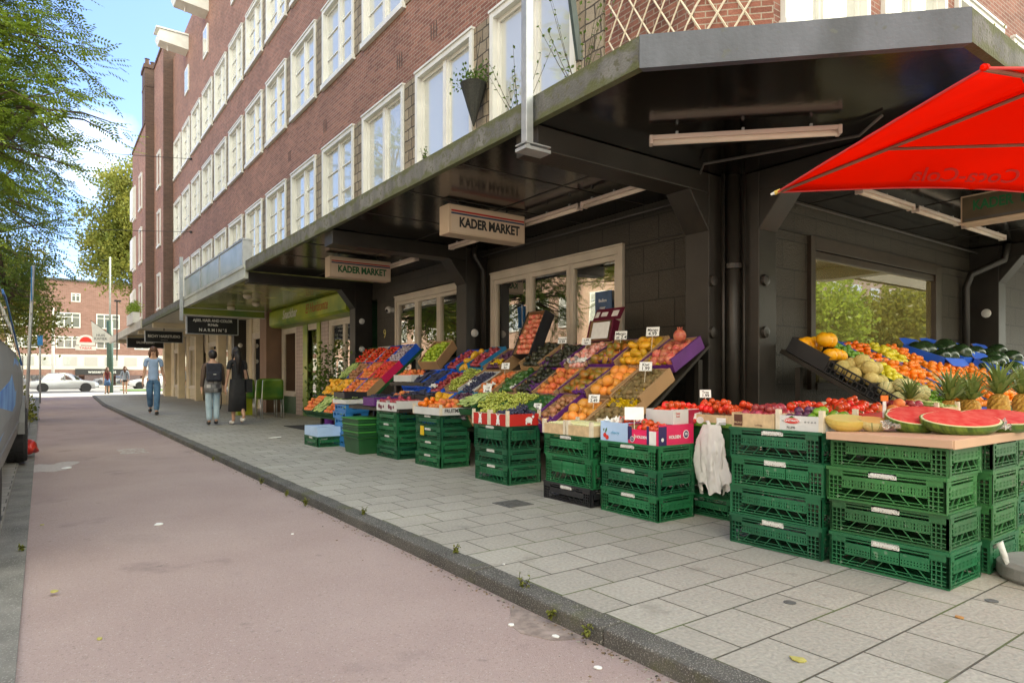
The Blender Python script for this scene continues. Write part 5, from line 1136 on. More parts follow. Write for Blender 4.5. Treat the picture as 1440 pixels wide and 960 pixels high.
bxs = [(4.05, 1.99, 'red', 'tomato', 'red carton with white peaks behind the white wooden box'), (4.05, 2.32, 'wood', 'tomato', 'wooden box of tomatoes behind the plum boxes'), (4.50, 1.99, 'white', 'peach', 'white tray of peaches behind the red carton'), (4.50, 2.32, 'wood', 'vine_tomatoes', 'wooden box of truss tomatoes deeper on the table'), (4.95, 2.1, 'red', 'red_plum', 'second red carton, deeper on the table'), (4.95, 2.43, 'wood', 'vine_tomatoes', 'farthest wooden box of truss tomatoes on the table'), (5.4, 2.1, 'wood', 'greens', 'wooden box of greens below the melons')]
for (x, y, ky, kd, lb_) in bxs:
    T = TF(x, y, .738); o = carton('flat_box', lb_, 'box', T, .40, .31, .085, ky, inner='palewood', posts=(ky == 'wood')); fill(kd, T, .39, .30, .08, 'in the ' + lb_, heap=.4)
    if ky == 'red' and x < 4.5: b = MB(); F_ = FX(x-.002, y+.31, .738); b.prism([(.10, .02), (.14, .075), (.155, .055), (.17, .075), (.21, .02), (.17, .05), (.155, .03), (.14, .05)], 2, 0, .0015, 0, F_); b.build('white_peaks', whp, o)
# S3: tray of lettuce and tomatoes on the stack behind the bag
T = TF(4.06, 2.87, z3+.16); o = carton('lettuce_box', 'printed pale carton of greens behind the white plastic bag', 'box', T, .40, .60, .09, 'wood', inner='palewood')
b = MB(); F_ = FX(4.058, 3.47, z3+.16); b.box(.0, .6, .0, .03, 0, .0014, 0, F_); disc(b, .1, .05, .03, F_, h=.0018); b.build('green_print', mat('print_green', (.12, .25, .03), .5), o); b = MB(); b.box(.42, .5, .02, .07, 0, .002, 0, F_); disc(b, .27, .045, .026, F_, sx=1.3); b.build('white_panel', whp, o)
put_z = z3
fill('vine_tomatoes', T, .4, .6, .11, 'on the carton of greens behind the white bag', heap=.6)
b = MB(); b.box(4.08, 4.46, 2.9, 3.46, z3, z3+.157); tag(b.build('closed_carton', CM['green'], origin=(4.3, 3.2, z3)), 'dark green closed carton under the box of greens', 'carton')
pricecard(None, frame((4.25, 3.3, z3+.40), Vector((.8, -.6, 0)), Vector((.2, .2, .95))), 'Tros', '1.99', 'white price card among the truss tomatoes behind the bag', .8)
# white plastic bag
b = MB(); V = []; n = 72; mrow = 40
def ridge(x): return 1-2*abs(math.sin(x))
for i in range(mrow+1):
    f_ = i/mrow
    for j in range(n):
        a = 2*math.pi*j/n; w_ = .07+.065*min(1, f_*2.5)**.7
        fold = 1+(.16*ridge(2.5*a+1.2*f_+.5)+.10*ridge(4.5*a-2*f_)+.06*ridge(8*a+4*f_))*min(1, .35+f_)
        zz = .70-(.47+.035*math.sin(3*a+1)+.02*math.sin(7*a))*f_
        p = Vector((4.0+.05*math.sin(a)*fold*(.5+.6*f_), 3.05+w_*math.cos(a)*fold+.015*math.sin(4*f_), zz))
        p += Vector((p.x-4.0, p.y-3.04, 0)).normalized()*.022*(noise.turbulence(Vector((p.x*22, p.y*22, p.z*9)), 3, True)-.4)
        V.append(tuple(p))
b.add(V, [(i*n+j, i*n+(j+1) % n, (i+1)*n+(j+1) % n, (i+1)*n+j) for i in range(mrow) for j in range(n)])
for s in (-1, 1): b.tube([(4.0, 3.04+s*.03, .685), (4.01, 3.04+s*.05, .72), (4.03, 3.04+s*.09, .72)], [.018, .012, .006], 6)
bg_ = b.build('plastic_bag', mat('white_bag_plastic', (.82, .82, .80), .4, .04, 9, trans=.2, bump=.4, bscale=35), smooth=True, origin=(4.0, 3.04, .3))
tag(bg_, 'crumpled white plastic bag roll hanging on a green crate stack', 'plastic bag')

# ---- corner table: cardboard sheet, watermelon halves, cut melons
b = MB(); b.box(3.585, 4.62, 1.33, 1.955, z1, z1+.012); b.box(3.575, 3.585, 1.325, 1.955, z1-.03, z1+.012); b.box(3.585, 4.62, 1.318, 1.33, z1-.034, z1+.012); b.box(4.62, 8, 1.34, 1.95, z1-.02, z1-.004)
tag(b.build('cardboard_sheet', mat('pinkish_cardboard', (.56, .36, .24), .8, .08, 3), origin=(4.0, 1.6, z1), bevel=.003), 'flat brown cardboard sheet with folded edge under the watermelon halves', 'cardboard')
rindm = mat('striped_rind', (.015, .06, .012), .3, .3, 9, col2=(.16, .26, .04), stretch=(1, 7, 1)); flesh = mat('watermelon_flesh', (.72, .045, .05), .25, .2, 22, col2=(.80, .16, .13), speck=((.02, .01, .01), 60, .74)); pith = mat('pale_pith', (.66, .70, .42), .5, .08)
def half_melon(label, c, yaw, L_, W_, D_, pitch):
    r = thing('watermelon_half', label, 'watermelon', c, None)
    M = Matrix.Translation(c) @ Matrix.Rotation(yaw, 4, 'Z') @ Matrix.Rotation(pitch, 4, 'X')
    def shell(k, top, m, nm, dz=0, par=r):
        b = MB(); V = []; n = 28; mm = 6
        for i in range(mm+1):
            t = math.pi/2*i/mm
            for j in range(n): a = 2*math.pi*j/n; V.append((L_*k*math.cos(a)*math.cos(t), W_*k*math.sin(a)*math.cos(t), -D_*k*math.sin(t)+dz))
        b.add(V, [(i*n+j, (i+1)*n+j, (i+1)*n+(j+1) % n, i*n+(j+1) % n) for i in range(mm) for j in range(n)]+([tuple(range(n))] if top else []), 0, M)
        return b.build(nm, m, par, smooth=False)
    sh = shell(1, True, rindm, 'rind'); 
    b = MB(); n = 28; b.prism([(L_*.965*math.cos(2*math.pi*j/n), W_*.95*math.sin(2*math.pi*j/n)) for j in range(n)], 2, 0, .003, 0, M); b.build('pith', pith, r)
    b = MB(); b.prism([(L_*.91*math.cos(2*math.pi*j/n), W_*.87*math.sin(2*math.pi*j/n)) for j in range(n)], 2, .002, .007, 0, M); b.build('flesh', flesh, r)
    return r
zt = z1+.012
yw = -R(35.7)
half_melon('long halved red watermelon wrapped in film, front right on the cardboard', (4.02, 1.45, zt+.078), yw, .215, .125, .09, R(17))
half_melon('halved red watermelon, front left beside the cut melons', (3.95, 1.66, zt+.08), yw+.1, .15, .12, .09, R(17))
half_melon('halved red watermelon lying behind the front right one', (4.28, 1.72, zt+.09), yw, .24, .13, .09, R(16))
half_melon('halved red watermelon at the right edge of the picture', (4.40, 1.40, zt+.08), yw-.1, .22, .13, .09, R(17))
def cutmelon(label, c, yaw, m_in, m_out, r_=.085):
    rr = thing('melon_half', label, 'melon', c); M = Matrix.Translation(c) @ Matrix.Rotation(yaw, 4, 'Z') @ Matrix.Rotation(R(14), 4, 'X'); b = MB(); V = []; n = 24; mm = 6
    for i in range(mm+1):
        t = math.pi/2*i/mm
        for j in range(n): a = 2*math.pi*j/n; V.append((r_*1.25*math.cos(a)*math.cos(t), r_*.85*math.sin(a)*math.cos(t), -r_*.85*math.sin(t)))
    b.add(V, [(i*n+j, (i+1)*n+j, (i+1)*n+(j+1) % n, i*n+(j+1) % n) for i in range(mm) for j in range(n)]+[tuple(range(n))], 0, M); b.build('rind', m_out, rr, smooth=False)
    b = MB(); b.prism([(r_*1.17*math.cos(2*math.pi*j/n), r_*.77*math.sin(2*math.pi*j/n)) for j in range(n)], 2, .001, .004, 0, M); b.build('flesh', m_in, rr)
cutmelon('halved yellow melon with pale green flesh at the left end of the cardboard', (3.70, 1.90, zt+.072), yw, fm('pale_flesh', (.62, .62, .22), (.66, .5, .18), .3, 9, 0), fm('yellow_rind', (.60, .45, .10), (.64, .5, .16), .4, 20, 0), .095)
cutmelon('halved striped melon with orange flesh wrapped in film', (3.80, 1.80, zt+.064), yw+.3, fm('orange_flesh', (.70, .38, .10), (.72, .5, .2), .3, 9, 0), MATS['ribbed_melon_skin'], .08)
# small price holder with an orange top
b = MB(); b.box(-.01, .01, -.004, .004, 0, .10, 0); b.box(-.022, .022, -.006, .006, .10, .135, 1); o = b.build('price_holder', [paper, mat('orange_tag', (.8, .2, .03), .4)], bevel=.002); o.location = (4.14, 1.90, zt+.06); o.rotation_euler = (0, 0, yw); tag(o, 'small white clip with an orange top behind the watermelon halves', 'price clip')

# ---- rack B along the cross street front: rows slope down toward the camera
thB = math.atan(.53/.95); 
def TB(k, x, lift=0): s = .455*k; return frame((x, 2.60+math.cos(thB)*s-math.sin(thB)*lift, .66+math.sin(thB)*s+math.cos(thB)*lift), (0, math.cos(thB), math.sin(thB)), (-1, 0, 0))
rk = thing('display_rack', 'black sloped rack of melons and citrus under the side window', 'rack', (8.5, 3.2, 0))
b = MB(); b.box(0, 1.40, -5.4, 0, -.05, -.006, M=TB(0, 6.14)); b.build('sloped_board', black, rk)
for x in (6.2, 8.6, 11.4): b = MB(); b.box(x, x+.05, 3.66, 3.71, 0, 1.15); b.build('leg', black, rk); b = MB(); b.box(x, x+.05, 2.72, 2.77, 0, .6); b.build('leg', black, rk)
tabB = [  # per column: bottom, middle, top
 (6.15, .46, [('ribbed_melon', 'black'), ('netted_melon', 'black'), ('yellow_melon', 'black')]), (6.62, .42, [('lime', 'brown'), ('lemon', 'green'), ('lime', 'blue')]),
 (7.05, .42, [('orange', 'blue'), ('orange', 'brown'), ('persimmon', 'blue')]), (7.48, .42, [('orange', 'blue'), ('mandarin', 'blue'), ('lemon', 'green')]),
 (7.91, .42, [('mandarin', 'green'), ('orange', 'green'), ('mandarin', 'green')]), (8.34, .42, [('orange', 'green'), ('mandarin', 'green'), (None, '')]),
 (8.77, .42, [('persimmon', 'green'), ('orange', 'green'), (None, '')]), (9.20, .42, [('persimmon', 'green'), ('orange', 'brown'), (None, '')]), (9.63, .42, [('green_apple', 'green'), ('lime', 'brown'), (None, '')])]
for ci, (x, wd, col_) in enumerate(tabB):
    for k, (kd, ky) in enumerate(col_):
        if not kd: continue
        T = TB(k, x+wd-.005); w_ = f'in the {["bottom", "middle", "top"][k]} row of the side rack, {["first", "second", "third", "fourth", "fifth", "sixth", "seventh", "eighth", "ninth"][ci]} column'
        H = .13 if kd not in ('yellow_melon',) else .15
        carton('fruit_box', f'{dict(black="black", green="dark green", blue="blue", brown="brown")[ky]} box of {FR[kd]["cat"]}, {w_}', 'box', T, .45, wd-.012, H, ky, lattice=(ky == 'black' and k < 2), lip=.03, group='fruit boxes on the side rack')
        fill(kd, T, .45, wd-.012, H-.01, w_, heap=.35 if FR[kd]['r'] < .06 else .85)
# the upright carton of yellow melons gets a raised dark side; watermelons in blue and brown cartons at the back right
for k, (x, y, z) in enumerate(((8.55, 3.50, 1.13), (9.15, 3.52, 1.15), (9.85, 3.42, 1.10), (10.6, 3.45, 1.12), (9.4, 3.05, .96))):
    T = frame((x+.5, y-.22, z), (0, .93, .36), (-1, 0, 0)); nmz = ['leftmost', 'second', 'third', 'rightmost', 'lower'][k]
    carton('watermelon_carton', f'blue and brown carton with dark watermelons on the side rack, {nmz} of them', 'box', T, .48, .56, .15, 'blue', inner='brown', wallt=.012)
    fill('watermelon', T, .48, .56, .13, f'in the {nmz} blue carton', heap=0)
    for s in ((0, 1) if k in (0, 3) else (1,)):
        F2 = T @ Matrix.Translation((.48*s, 0, .15)) @ Matrix.Rotation(R(-25 if s else 150), 4, 'Y')
        b = MB(); b.prism([(0, .01), (0, .55), (.11, .52), (.13, .3), (.10, .04)], 2, 0, .006, 0, F2); b.prism([(0, .012), (0, .548), (.108, .518), (.128, .3), (.098, .042)], 2, .006, .0072, 1, F2); tag(b.build('carton_flap', [CM['blue'] if s == 0 else brownc, CM['blue'] if s else brownc]), f'open {"front" if s == 0 else "back"} flap of the {nmz} watermelon carton', 'carton flap')
# pineapples
pskin = mat('pineapple_skin', (.32, .14, .02), .6, .3, 60, col2=(.55, .32, .06), bump=.6, bscale=90); pleaf = mat('pineapple_leaf', (.10, .17, .04), .45, .3, 12, col2=(.22, .28, .08))
def pineapple(seed):
    rng = random.Random(seed); r = thing('pineapple', '', 'pineapple', (0, 0, 0), 'pineapples standing behind the watermelon halves')
    b = MB(); n = 22; k = 12; V = []
    for i in range(k+1):
        t = math.pi*i/k; t = min(max(t, .15), math.pi-.15)
        for j in range(n):
            a = 2*math.pi*(j+(.5 if i % 2 else 0))/n; rr = .062*math.sin(t)**.6*(1.06 if (j+i) % 2 else .94); V.append((rr*math.cos(a), rr*math.sin(a), .085-.085*math.cos(t)))
    b.add(V, [(i*n+j, i*n+(j+1) % n, (i+1)*n+(j+1) % n, (i+1)*n+j) for i in range(k) for j in range(n)]); b.build('fruit', pskin, r)
    b = MB()
    for i in range(44):
        a = i*2.4; f_ = i/44; L_ = .27-.05*abs(f_-.5)+rng.uniform(-.02, .02); el = R(25+60*f_); c_, s_ = math.cos(a), math.sin(a); p = Vector((.012*c_, .012*s_, .165+.02*f_)); w_ = .013
        q1 = p+Vector((c_*math.cos(el)*L_*.5, s_*math.cos(el)*L_*.5, math.sin(el)*L_*.5)); q2 = q1+Vector((c_*math.cos(el-.5)*L_*.5, s_*math.cos(el-.5)*L_*.5, math.sin(el-.5)*L_*.5)); sd_ = Vector((-s_, c_, 0))*w_
        b.add([p-sd_, p+sd_, q1+sd_*.8, q1-sd_*.8, q2], [(0, 1, 2, 3), (3, 2, 4)])
    b.build('leaf_crown', pleaf, r, smooth=True); return r
pp = pineapple(3); pf = family(pp)
for i, (x, y, z) in enumerate(((6.15, 2.30, .658), (6.68, 2.33, .658), (7.22, 2.30, .658), (7.86, 2.30, .658), (6.95, 2.48, .658), (5.80, 2.45, .738))):
    o = pp if i == 0 else copytree(pp, None, pf); o.location = (x, y, z); o.rotation_euler = (random.uniform(-.08, .08), random.uniform(-.08, .08), i*1.3); s = [1.2, 1.15, 1.4, 1.35, 1.1, .8][i]; o.scale = (s, s, s)
    o['label'] = ['leftmost large pineapple behind the watermelon halves', 'pineapple just right of the leftmost one', 'tallest pineapple in the middle of the row', 'pineapple at the right edge of the picture', 'pineapple half hidden behind the tallest one', 'small pineapple at the left end, in front of the oranges'][i]

# liners and wraps that break up the rows
lin = {'white': paper, 'purple': CM['purple'], 'green': mat('green_film', (.10, .42, .04), .3, .2, 20, trans=.3), 'yellow': ly, 'clear': clr}
for i, (x, y, c_, lb_) in enumerate(((4.92, 5.34, 'white', 'white tissue around the wrapped peaches, near side'), (4.92, 5.52, 'clear', 'clear film on the wrapped peaches'), (4.50, 5.72, 'purple', 'purple liner between peaches and dark avocados'), (4.90, 5.95, 'purple', 'purple liner at the dark avocados of the top row'),
    (4.10, 5.35, 'green', 'bright green liner in the lower row beside the green avocados'), (4.10, 5.75, 'green', 'second bright green liner in the lower row'), (4.52, 6.15, 'white', 'white tissue among the dark avocados'), (4.52, 6.60, 'white', 'white tissue at the pink peaches'), (4.30, 6.35, 'white', 'white netting over the wrapped figs'),
    (4.30, 6.75, 'clear', 'clear film over the wrapped figs'), (4.55, 7.05, 'white', 'white tissue at the black grapes'), (4.92, 7.0, 'yellow', 'yellow paper label sheet in the plum box'), (4.50, 7.95, 'white', 'white tissue at the red plums of the middle row'), (4.10, 4.95, 'purple', 'purple liner in the onion box'), (4.48, 4.90, 'purple', 'purple liner below the green mangoes'), (4.92, 4.93, 'purple', 'purple liner at the top green mangoes'))):
    crumple('liner', lb_, TA(x, y, .165), .07+.03*(i % 3), .16+.05*(i % 2), .014, lin[c_], 'liner', 40+i, n=8)
# film wrapped round the cut fruit
for i, (x, y) in enumerate(((4.16, 1.31+.06), (3.86, 1.50), (4.36, 1.44), (3.75, 1.72))):
    crumple('cling_film', ['crumpled cling film under the right tip of the front watermelon half', 'crumpled cling film under the left tip of the front watermelon half', 'crumpled cling film between the two right watermelon halves', 'crumpled cling film at the striped melon half'][i], Matrix.Translation((x, y, zt+.03)) @ Matrix.Rotation(yw, 4, 'Z') @ Matrix.Rotation(R(35), 4, 'X'), .13, .06, .012, clr, 'plastic film', 60+i, n=9)
# ================================================================== SIGNS AND LAMPS UNDER THE CANOPY
signb = mat('sign_cream', (.56, .44, .32), .4, .12, 2, bump=.05); signf = mat('sign_face', (.62, .50, .38), .35, .06, 2)
signred = mat('sign_red', (.45, .02, .02), .4); signblue = mat('sign_blue', (.03, .06, .14), .4)
def kader(x0, y, label, letters, yt=3.06, h=.34, dp=.22, ln=1.10, stripes=True):
    r = thing('hanging_sign', label, 'sign', (x0, y, yt-h), 'market signs under the canopy'); b = MB(); b.box(x0, x0+ln, y, y+dp, yt-h, yt)
    bd = b.build('sign_box', signb, r, bevel=.006)
    b = MB(); b.box(x0+.03, x0+ln-.02, y-.006, y-.002, yt-h+.02, yt-.03); b.build('sign_face', signf, r)
    if stripes:
        b = MB(); b.box(x0+.03, x0+ln-.02, y-.009, y-.0062, yt-.085, yt-.065); b.build('red_stripe', signred, r)
        b = MB(); b.box(x0+.03, x0+ln-.02, y-.009, y-.0062, yt-.115, yt-.095); b.build('blue_stripe', signblue, r)
    text('KADER', .155, FY(x0+.33, y-.0065, yt-.205), letters, r, 'lettering', .002, .006, sx=.78); text('MARKET', .155, FY(x0+.78, y-.0065, yt-.205), letters, r, 'lettering', .002, .006, sx=.78)
    for x in (x0+.2, x0+ln-.2): b = MB(); b.tube([(x, y+dp/2, yt), (x, y+dp/2, 3.11)], .012, 6); b.build('hanger', dsteel, r)
    return r
kader(3.82, 6.57, 'cream lightbox sign reading KADER MARKET in black with red and blue stripes', ink)
kader(3.87, 10.56, 'farther cream sign reading KADER MARKET in dark green letters', mat('sign_green', (.01, .12, .04), .4), ln=1.10)
# third sign, over the cross street pavement, faces the street
r = thing('hanging_sign', 'dark framed KADER MARKET sign on the side front, half hidden by the red parasol', 'sign', (8.33, 2.45, 2.72), 'market signs under the canopy')
b = MB(); b.box(8.33, 8.55, 1.9, 3.01, 2.74, 3.06); b.build('sign_box', signb, r, bevel=.006); b = MB(); b.box(8.322, 8.329, 1.92, 2.99, 2.765, 3.04); b.build('sign_face', mat('sign_dark_face', (.10, .075, .045), .3), r)
text('KADER  MARKET', .15, FX(8.3215, 2.45, 2.93), mat('sign_green', (.01, .12, .04), .4), r, 'lettering', .002, .005, sx=.78)
b = MB(); b.box(8.318, 8.3215, 1.94, 2.97, 2.775, 2.80); b.build('stripe', mat('grey_conduit', (.09, .085, .08), .5), r)
for y in (2.1, 2.8): b = MB(); b.tube([(8.44, y, 3.06), (8.44, y, 3.11)], .012, 6); b.build('hanger', dsteel, r)
tubem = mat('tube_lamp_housing', (.60, .50, .44), .35, .1, 2); tubeg = mat('tube_glass', (.72, .62, .52), .2, .06)
def tubelamp(p0, p1, label):
    p0, p1 = Vector(p0), Vector(p1); r = thing('tube_lamp', label, 'lamp', tuple((p0+p1)/2), 'tube lamps under the canopy'); d = (p1-p0).normalized(); s = Vector((0, 0, 1)).cross(d).normalized(); L_ = (p1-p0).length
    T = Matrix(((d.x, s.x, 0, p0.x), (d.y, s.y, 0, p0.y), (0, 0, 1, p0.z), (0, 0, 0, 1)))
    b = MB(); b.box(0, L_, -.04, .04, .01, .045, M=T); b.box(0, .03, -.045, .045, -.025, .046, M=T); b.box(L_-.03, L_, -.045, .045, -.025, .046, M=T); b.build('housing', tubem, r, bevel=.005)
    b = MB(); b.tube([tuple(T @ Vector((.03, 0, -.008))), tuple(T @ Vector((L_-.03, 0, -.008)))], .024, 10); b.build('tube', tubeg, r, smooth=True)
    for u in (.15, .5, .85): b = MB(); b.box(L_*u-.01, L_*u+.01, -.012, .012, .046, .075, M=T); b.build('clip', steel, r)
tubelamp((4.10, 3.75, 3.0), (5.16, 2.70, 3.0), 'long pinkish tube lamp under the corner of the canopy')
tubelamp((4.98, 4.55, 2.98), (4.98, 5.55, 2.98), 'tube lamp nearest the corner along the street front')
tubelamp((4.98, 5.60, 2.98), (4.98, 6.80, 2.98), 'tube lamp passing behind the black lettered sign')
tubelamp((4.98, 7.3, 2.98), (4.98, 8.5, 2.98), 'tube lamp left of the black lettered sign')
tubelamp((4.98, 9.6, 2.98), (4.98, 10.8, 2.98), 'tube lamp before the green lettered sign')
tubelamp((6.9, 3.42, 2.98), (8.1, 3.42, 2.98), 'first tube lamp along the side front, partly behind the parasol')
tubelamp((8.2, 3.42, 2.98), (9.4, 3.42, 2.98), 'second tube lamp along the side front by the dark sign')
tubelamp((9.6, 3.42, 2.98), (10.9, 3.42, 2.98), 'third tube lamp along the side front, right of the dark sign')
# camera on the wall, black shop signs down the street
r = thing('security_camera', 'white dome security camera on the wall between the two doors', 'camera', (5.80, 12.3, 2.35)); b = MB(); b.sph((5.74, 12.3, 2.42), .07, 12, 8); b.build('dome', white, r, smooth=True)
b = MB(); b.lathe([(.05, 0), (.05, .08)], 12, M=frame((5.85, 12.3, 2.42), (0, 1, 0), (0, 0, -1))); b.build('mount', white, r); b = MB(); b.sph((5.695, 12.28, 2.40), .035, 8, 6); b.build('lens', ink, r)
signk = mat('black_sign', (.012, .013, .013), .35, .1)
def bsign(x0, x1, y, z0, z1, label, lines, hang=3.05):
    r = thing('shop_sign', label, 'sign', ((x0+x1)/2, y, z0), 'black shop signs down the street'); b = MB(); b.box(x0, x1, y, y+.12, z0, z1); b.build('panel', signk, r)
    b = MB(); b.box(x0-.03, x0-.001, y-.01, y+.13, z0-.02, z1+.02); b.box(x1+.001, x1+.03, y-.01, y+.13, z0-.02, z1+.02); b.box(x0-.001, x1+.001, y-.01, y+.13, z1+.001, z1+.02); b.box(x0-.001, x1+.001, y-.01, y+.13, z0-.02, z0-.001); b.build('sign_frame', steel, r)
    for (s, sz, z, sx_) in lines: text(s, sz, FY((x0+x1)/2, y-.003, z), paper, r, 'lettering', .002, .003, sx=sx_)
    b = MB(); b.tube([((x0+x1)/2, y+.06, z1+.02), ((x0+x1)/2, y+.06, hang)], .02, 6); b.build('hanger', dsteel, r)
bsign(3.3, 4.62, 20.12, 2.28, 2.74, 'black sign reading AJSEL HAIR AND COLOR, M.Nails and NARMINS', [('AJSEL HAIR AND COLOR', .11, 2.65, .85), ('M.Nails', .10, 2.53, .9), ("N A R M I N ' S", .12, 2.38, .95)])
bsign(3.3, 4.6, 29.2, 2.44, 2.86, 'black sign reading RICHY HAIRSTUDIO', [('RICHY HAIRSTUDIO', .15, 2.66, .85), ('- - - - - -', .07, 2.52, 1)])
bsign(3.3, 4.8, 35.8, 2.46, 2.9, 'last black sign at the far end of the canopy row', [('SALON EXPERT', .14, 2.7, .8)])
# small hanging things on the soffit edge near the snack bar
for (x, y) in ((3.9, 16.0), (4.5, 17.6), (4.2, 19.0)):
    b = MB(); b.lathe([(.09, 0), (.11, -.04), (.08, -.09), (.01, -.11)][::-1], 14, M=Matrix.Translation((x, y, 2.975))); tag(b.build('ceiling_lamp', cream, smooth=True), f'round cream lamp under the snack bar canopy, {["nearest", "middle", "farthest"][int(y-16) // 1 if y < 17 else (1 if y < 18 else 2)]} of three', 'lamp', 'round canopy lamps')
# lamp post fixture in front of the canopy edge: square tube and plate
r = thing('steel_post', 'square galvanised steel tube passing down in front of the canopy edge with a square plate', 'post', (3.14, 4.14, 2.85))
b = MB(); b.box(3.10, 3.17, 4.12, 4.19, 2.90, 6.4); b.build('tube', steel, r, bevel=.004)
b = MB(); b.box(3.05, 3.30, 4.06, 4.20, 2.83, 2.855); b.box(3.05, 3.30, 4.06, 4.20, 2.875, 2.885); b.box(3.07, 3.1, 4.07, 4.10, 2.855, 2.875); b.box(3.25, 3.28, 4.12, 4.15, 2.855, 2.875); b.build('plate', steel, r)
r = thing('awning_rod', 'dark green rod leaning in front of the window above the canopy', 'rod', (4.4, 5.0, 4.2)); b = MB(); b.box(-.035, .035, -.02, .02, 0, 1.9, 0, Matrix.Translation((4.42, 4.98, 4.25)) @ Matrix.Rotation(R(-10), 4, 'Y')); b.build('rod', mat('dark_green_rod', (.035, .055, .05), .4), r)
# hanging cone planter, ball basket, weeds on the roof, trellis
r = thing('cone_planter', 'dark woven cone planter with trailing plant hanging between the upper windows', 'planter', (5.2, 8.15, 4.4))
b = MB(); b.lathe([(.01, 0), (.20, .62)], 12, M=Matrix.Translation((5.18, 8.18, 4.75))); b.tube([(5.18, 8.18, 5.37), (5.3, 8.18, 6.1)], .006, 4); b.build('cone', mat('dark_wicker', (.03, .03, .025), .8, .4, 60, bump=.8), r)
Ms = [mrand((5.18+np.random.normal(0, .13), 8.18+np.random.normal(0, .16), 5.38+np.random.rand()*.12), np.random.normal(0, 1, 3), np.random, 1, .5) for _ in range(40)]; crown('foliage', Ms, clump(.06, 6, 5, .08), leafC, r)
r = thing('hanging_basket', 'round brown hanging basket above the canopy corner', 'basket', (4.2, 5.3, 5.3)); b = MB(); b.sph((4.25, 5.25, 5.42), .16, 14, 10); b.build('ball', mat('moss_ball', (.12, .08, .04), .9, .5, 40, bump=1), r, smooth=True); b = MB(); b.tube([(4.25, 5.25, 5.5), (4.25, 5.25, 6.5)], .006, 4); b.build('chain', dsteel, r)
def weed(label, c, h, n, seed, m=leafC, lf=.03, name='weed'):
    rng = np.random.RandomState(seed); r = thing(name, label, 'plant', c, 'weeds'); Ms = []; b = MB()
    for i in range(n):
        a = rng.rand()*6.28; tip = (c[0]+math.cos(a)*h*.45*rng.rand(), c[1]+math.sin(a)*h*.45*rng.rand(), c[2]+h*(.5+.5*rng.rand())); b.tube([c, ((c[0]+tip[0])/2, (c[1]+tip[1])/2+.01, (c[2]+tip[2])/2), tip], [.004, .003, .0015], 4)
        for k in range(6): f_ = .3+.7*k/5; Ms.append(mrand(tuple(c[j]+(tip[j]-c[j])*f_ for j in range(3)), rng.normal(0, 1, 3), rng, 1, .4))
    b.build('stem', mat('weed_stem', (.06, .05, .03), .8), r); crown('leaves', Ms, (np.array([[0, 0, 0], [lf*.5, lf*.3, .003], [lf, 0, -.005], [lf*.5, -lf*.3, .003]]), [(0, 1, 2, 3)]), m, r)
weed('tall thin weed growing on the canopy in front of the window', (3.55, 4.0, 3.3), 1.15, 12, 1, lf=.045); weed('weed with bare twigs near the steel tube on the canopy', (3.5, 4.75, 3.3), .75, 9, 2, lf=.04)
weed('small weed at the middle of the canopy edge', (3.26, 6.1, 3.3), .16, 5, 3)
for i, (x, y, z, h) in enumerate(((1.99, 4.7, 0, .07), (1.96, 2.62, -.04, .12), (1.87, 2.3, -.05, .07), (2.0, 3.35, 0, .06), (1.84, 5.6, -.06, .08), (1.84, 7.0, -.06, .08), (1.86, 6.2, -.06, .07), (1.85, 9.4, -.06, .08), (-.1, 5.2, -.06, .05), (1.86, 2.05, -.05, .08))):
    weed(['weed sprouting on the kerb stone', 'largest bright weed in the kerb gutter nearest the camera', 'small weed at the kerb foot, nearest camera', 'low weed on the kerb beside the paving', 'weed at the kerb foot below the green tubs', 'weed farther along the kerb foot', 'weed between two others at the kerb', 'farthest weed at the kerb foot', 'tiny weed in the left gutter', 'weed by the dirt patch at the bottom of the picture'][i], (x, y, z+.002), h*.8, 7, 30+i, leafB, .02)
tr = thing('trellis', 'cream wooden diamond trellis on the brick corner above the canopy', 'trellis', (5.0, 4.6, 3.6)); b = MB(); tw = CM['palewood']
def onch(u, z): # along the chamfer and the street wall end
    return (UX-.03+u*q*0, 0, z)
for k in range(-3, 9):
    for s in (-1, 1):
        u0 = k*.26; pts = []
        za, zb = 3.9, 5.9; ua, ub = (u0, u0+1.2) if s > 0 else (u0+1.2, u0)
        # clip to 0..1.55
        def P(u, z, off=.0): u = u; return (UX-.05-off-.18*(u < 0)*0, 5.55-u, z) if u < 1.25 else (UX-.05-off+(u-1.25)*q, 4.30-(u-1.25)*q, z)
        n = 14; seg = []
        for i in range(n+1):
            u = ua+(ub-ua)*i/n
            if 0 <= u <= 1.9: seg.append(P(u, za+(zb-za)*i/n, .012*(s > 0)))
        if len(seg) > 1: b.tube(seg, .011, 4)
b.build('slats', tw, tr)
# corner coping zigzag and small planters on the canopy
for i, (x, y, w_) in enumerate(((8.4, 2.1, 1.0), (10.2, 2.2, 1.0))):
    r = thing('planter_box', f'long dark planter with low heather on the canopy, {["left", "right"][i]} one', 'planter', (x, y, 3.3)); b = MB(); b.box(x, x+w_, y, y+.22, 3.3, 3.5); b.build('box', dsteel, r)
    Ms = [mrand((x+np.random.rand()*w_, y+.11+np.random.normal(0, .06), 3.52+np.random.rand()*.18), np.random.normal(0, 1, 3), np.random, 1, .5) for _ in range(150)]; crown('foliage', Ms, clump(.04, 6, 5, .07), leafB, r)
r = thing('planter_box', 'flower box with greenery on the canopy at the top right corner above the chamfer', 'planter', (6.3, 2.6, 3.3)); b = MB(); b.box(6.9, 7.9, 2.3, 2.5, 3.8, 4.0); b.box(6.95, 7.0, 2.35, 2.4, 3.3, 3.8); b.box(7.8, 7.85, 2.35, 2.4, 3.3, 3.8); b.build('box', brownc, r)
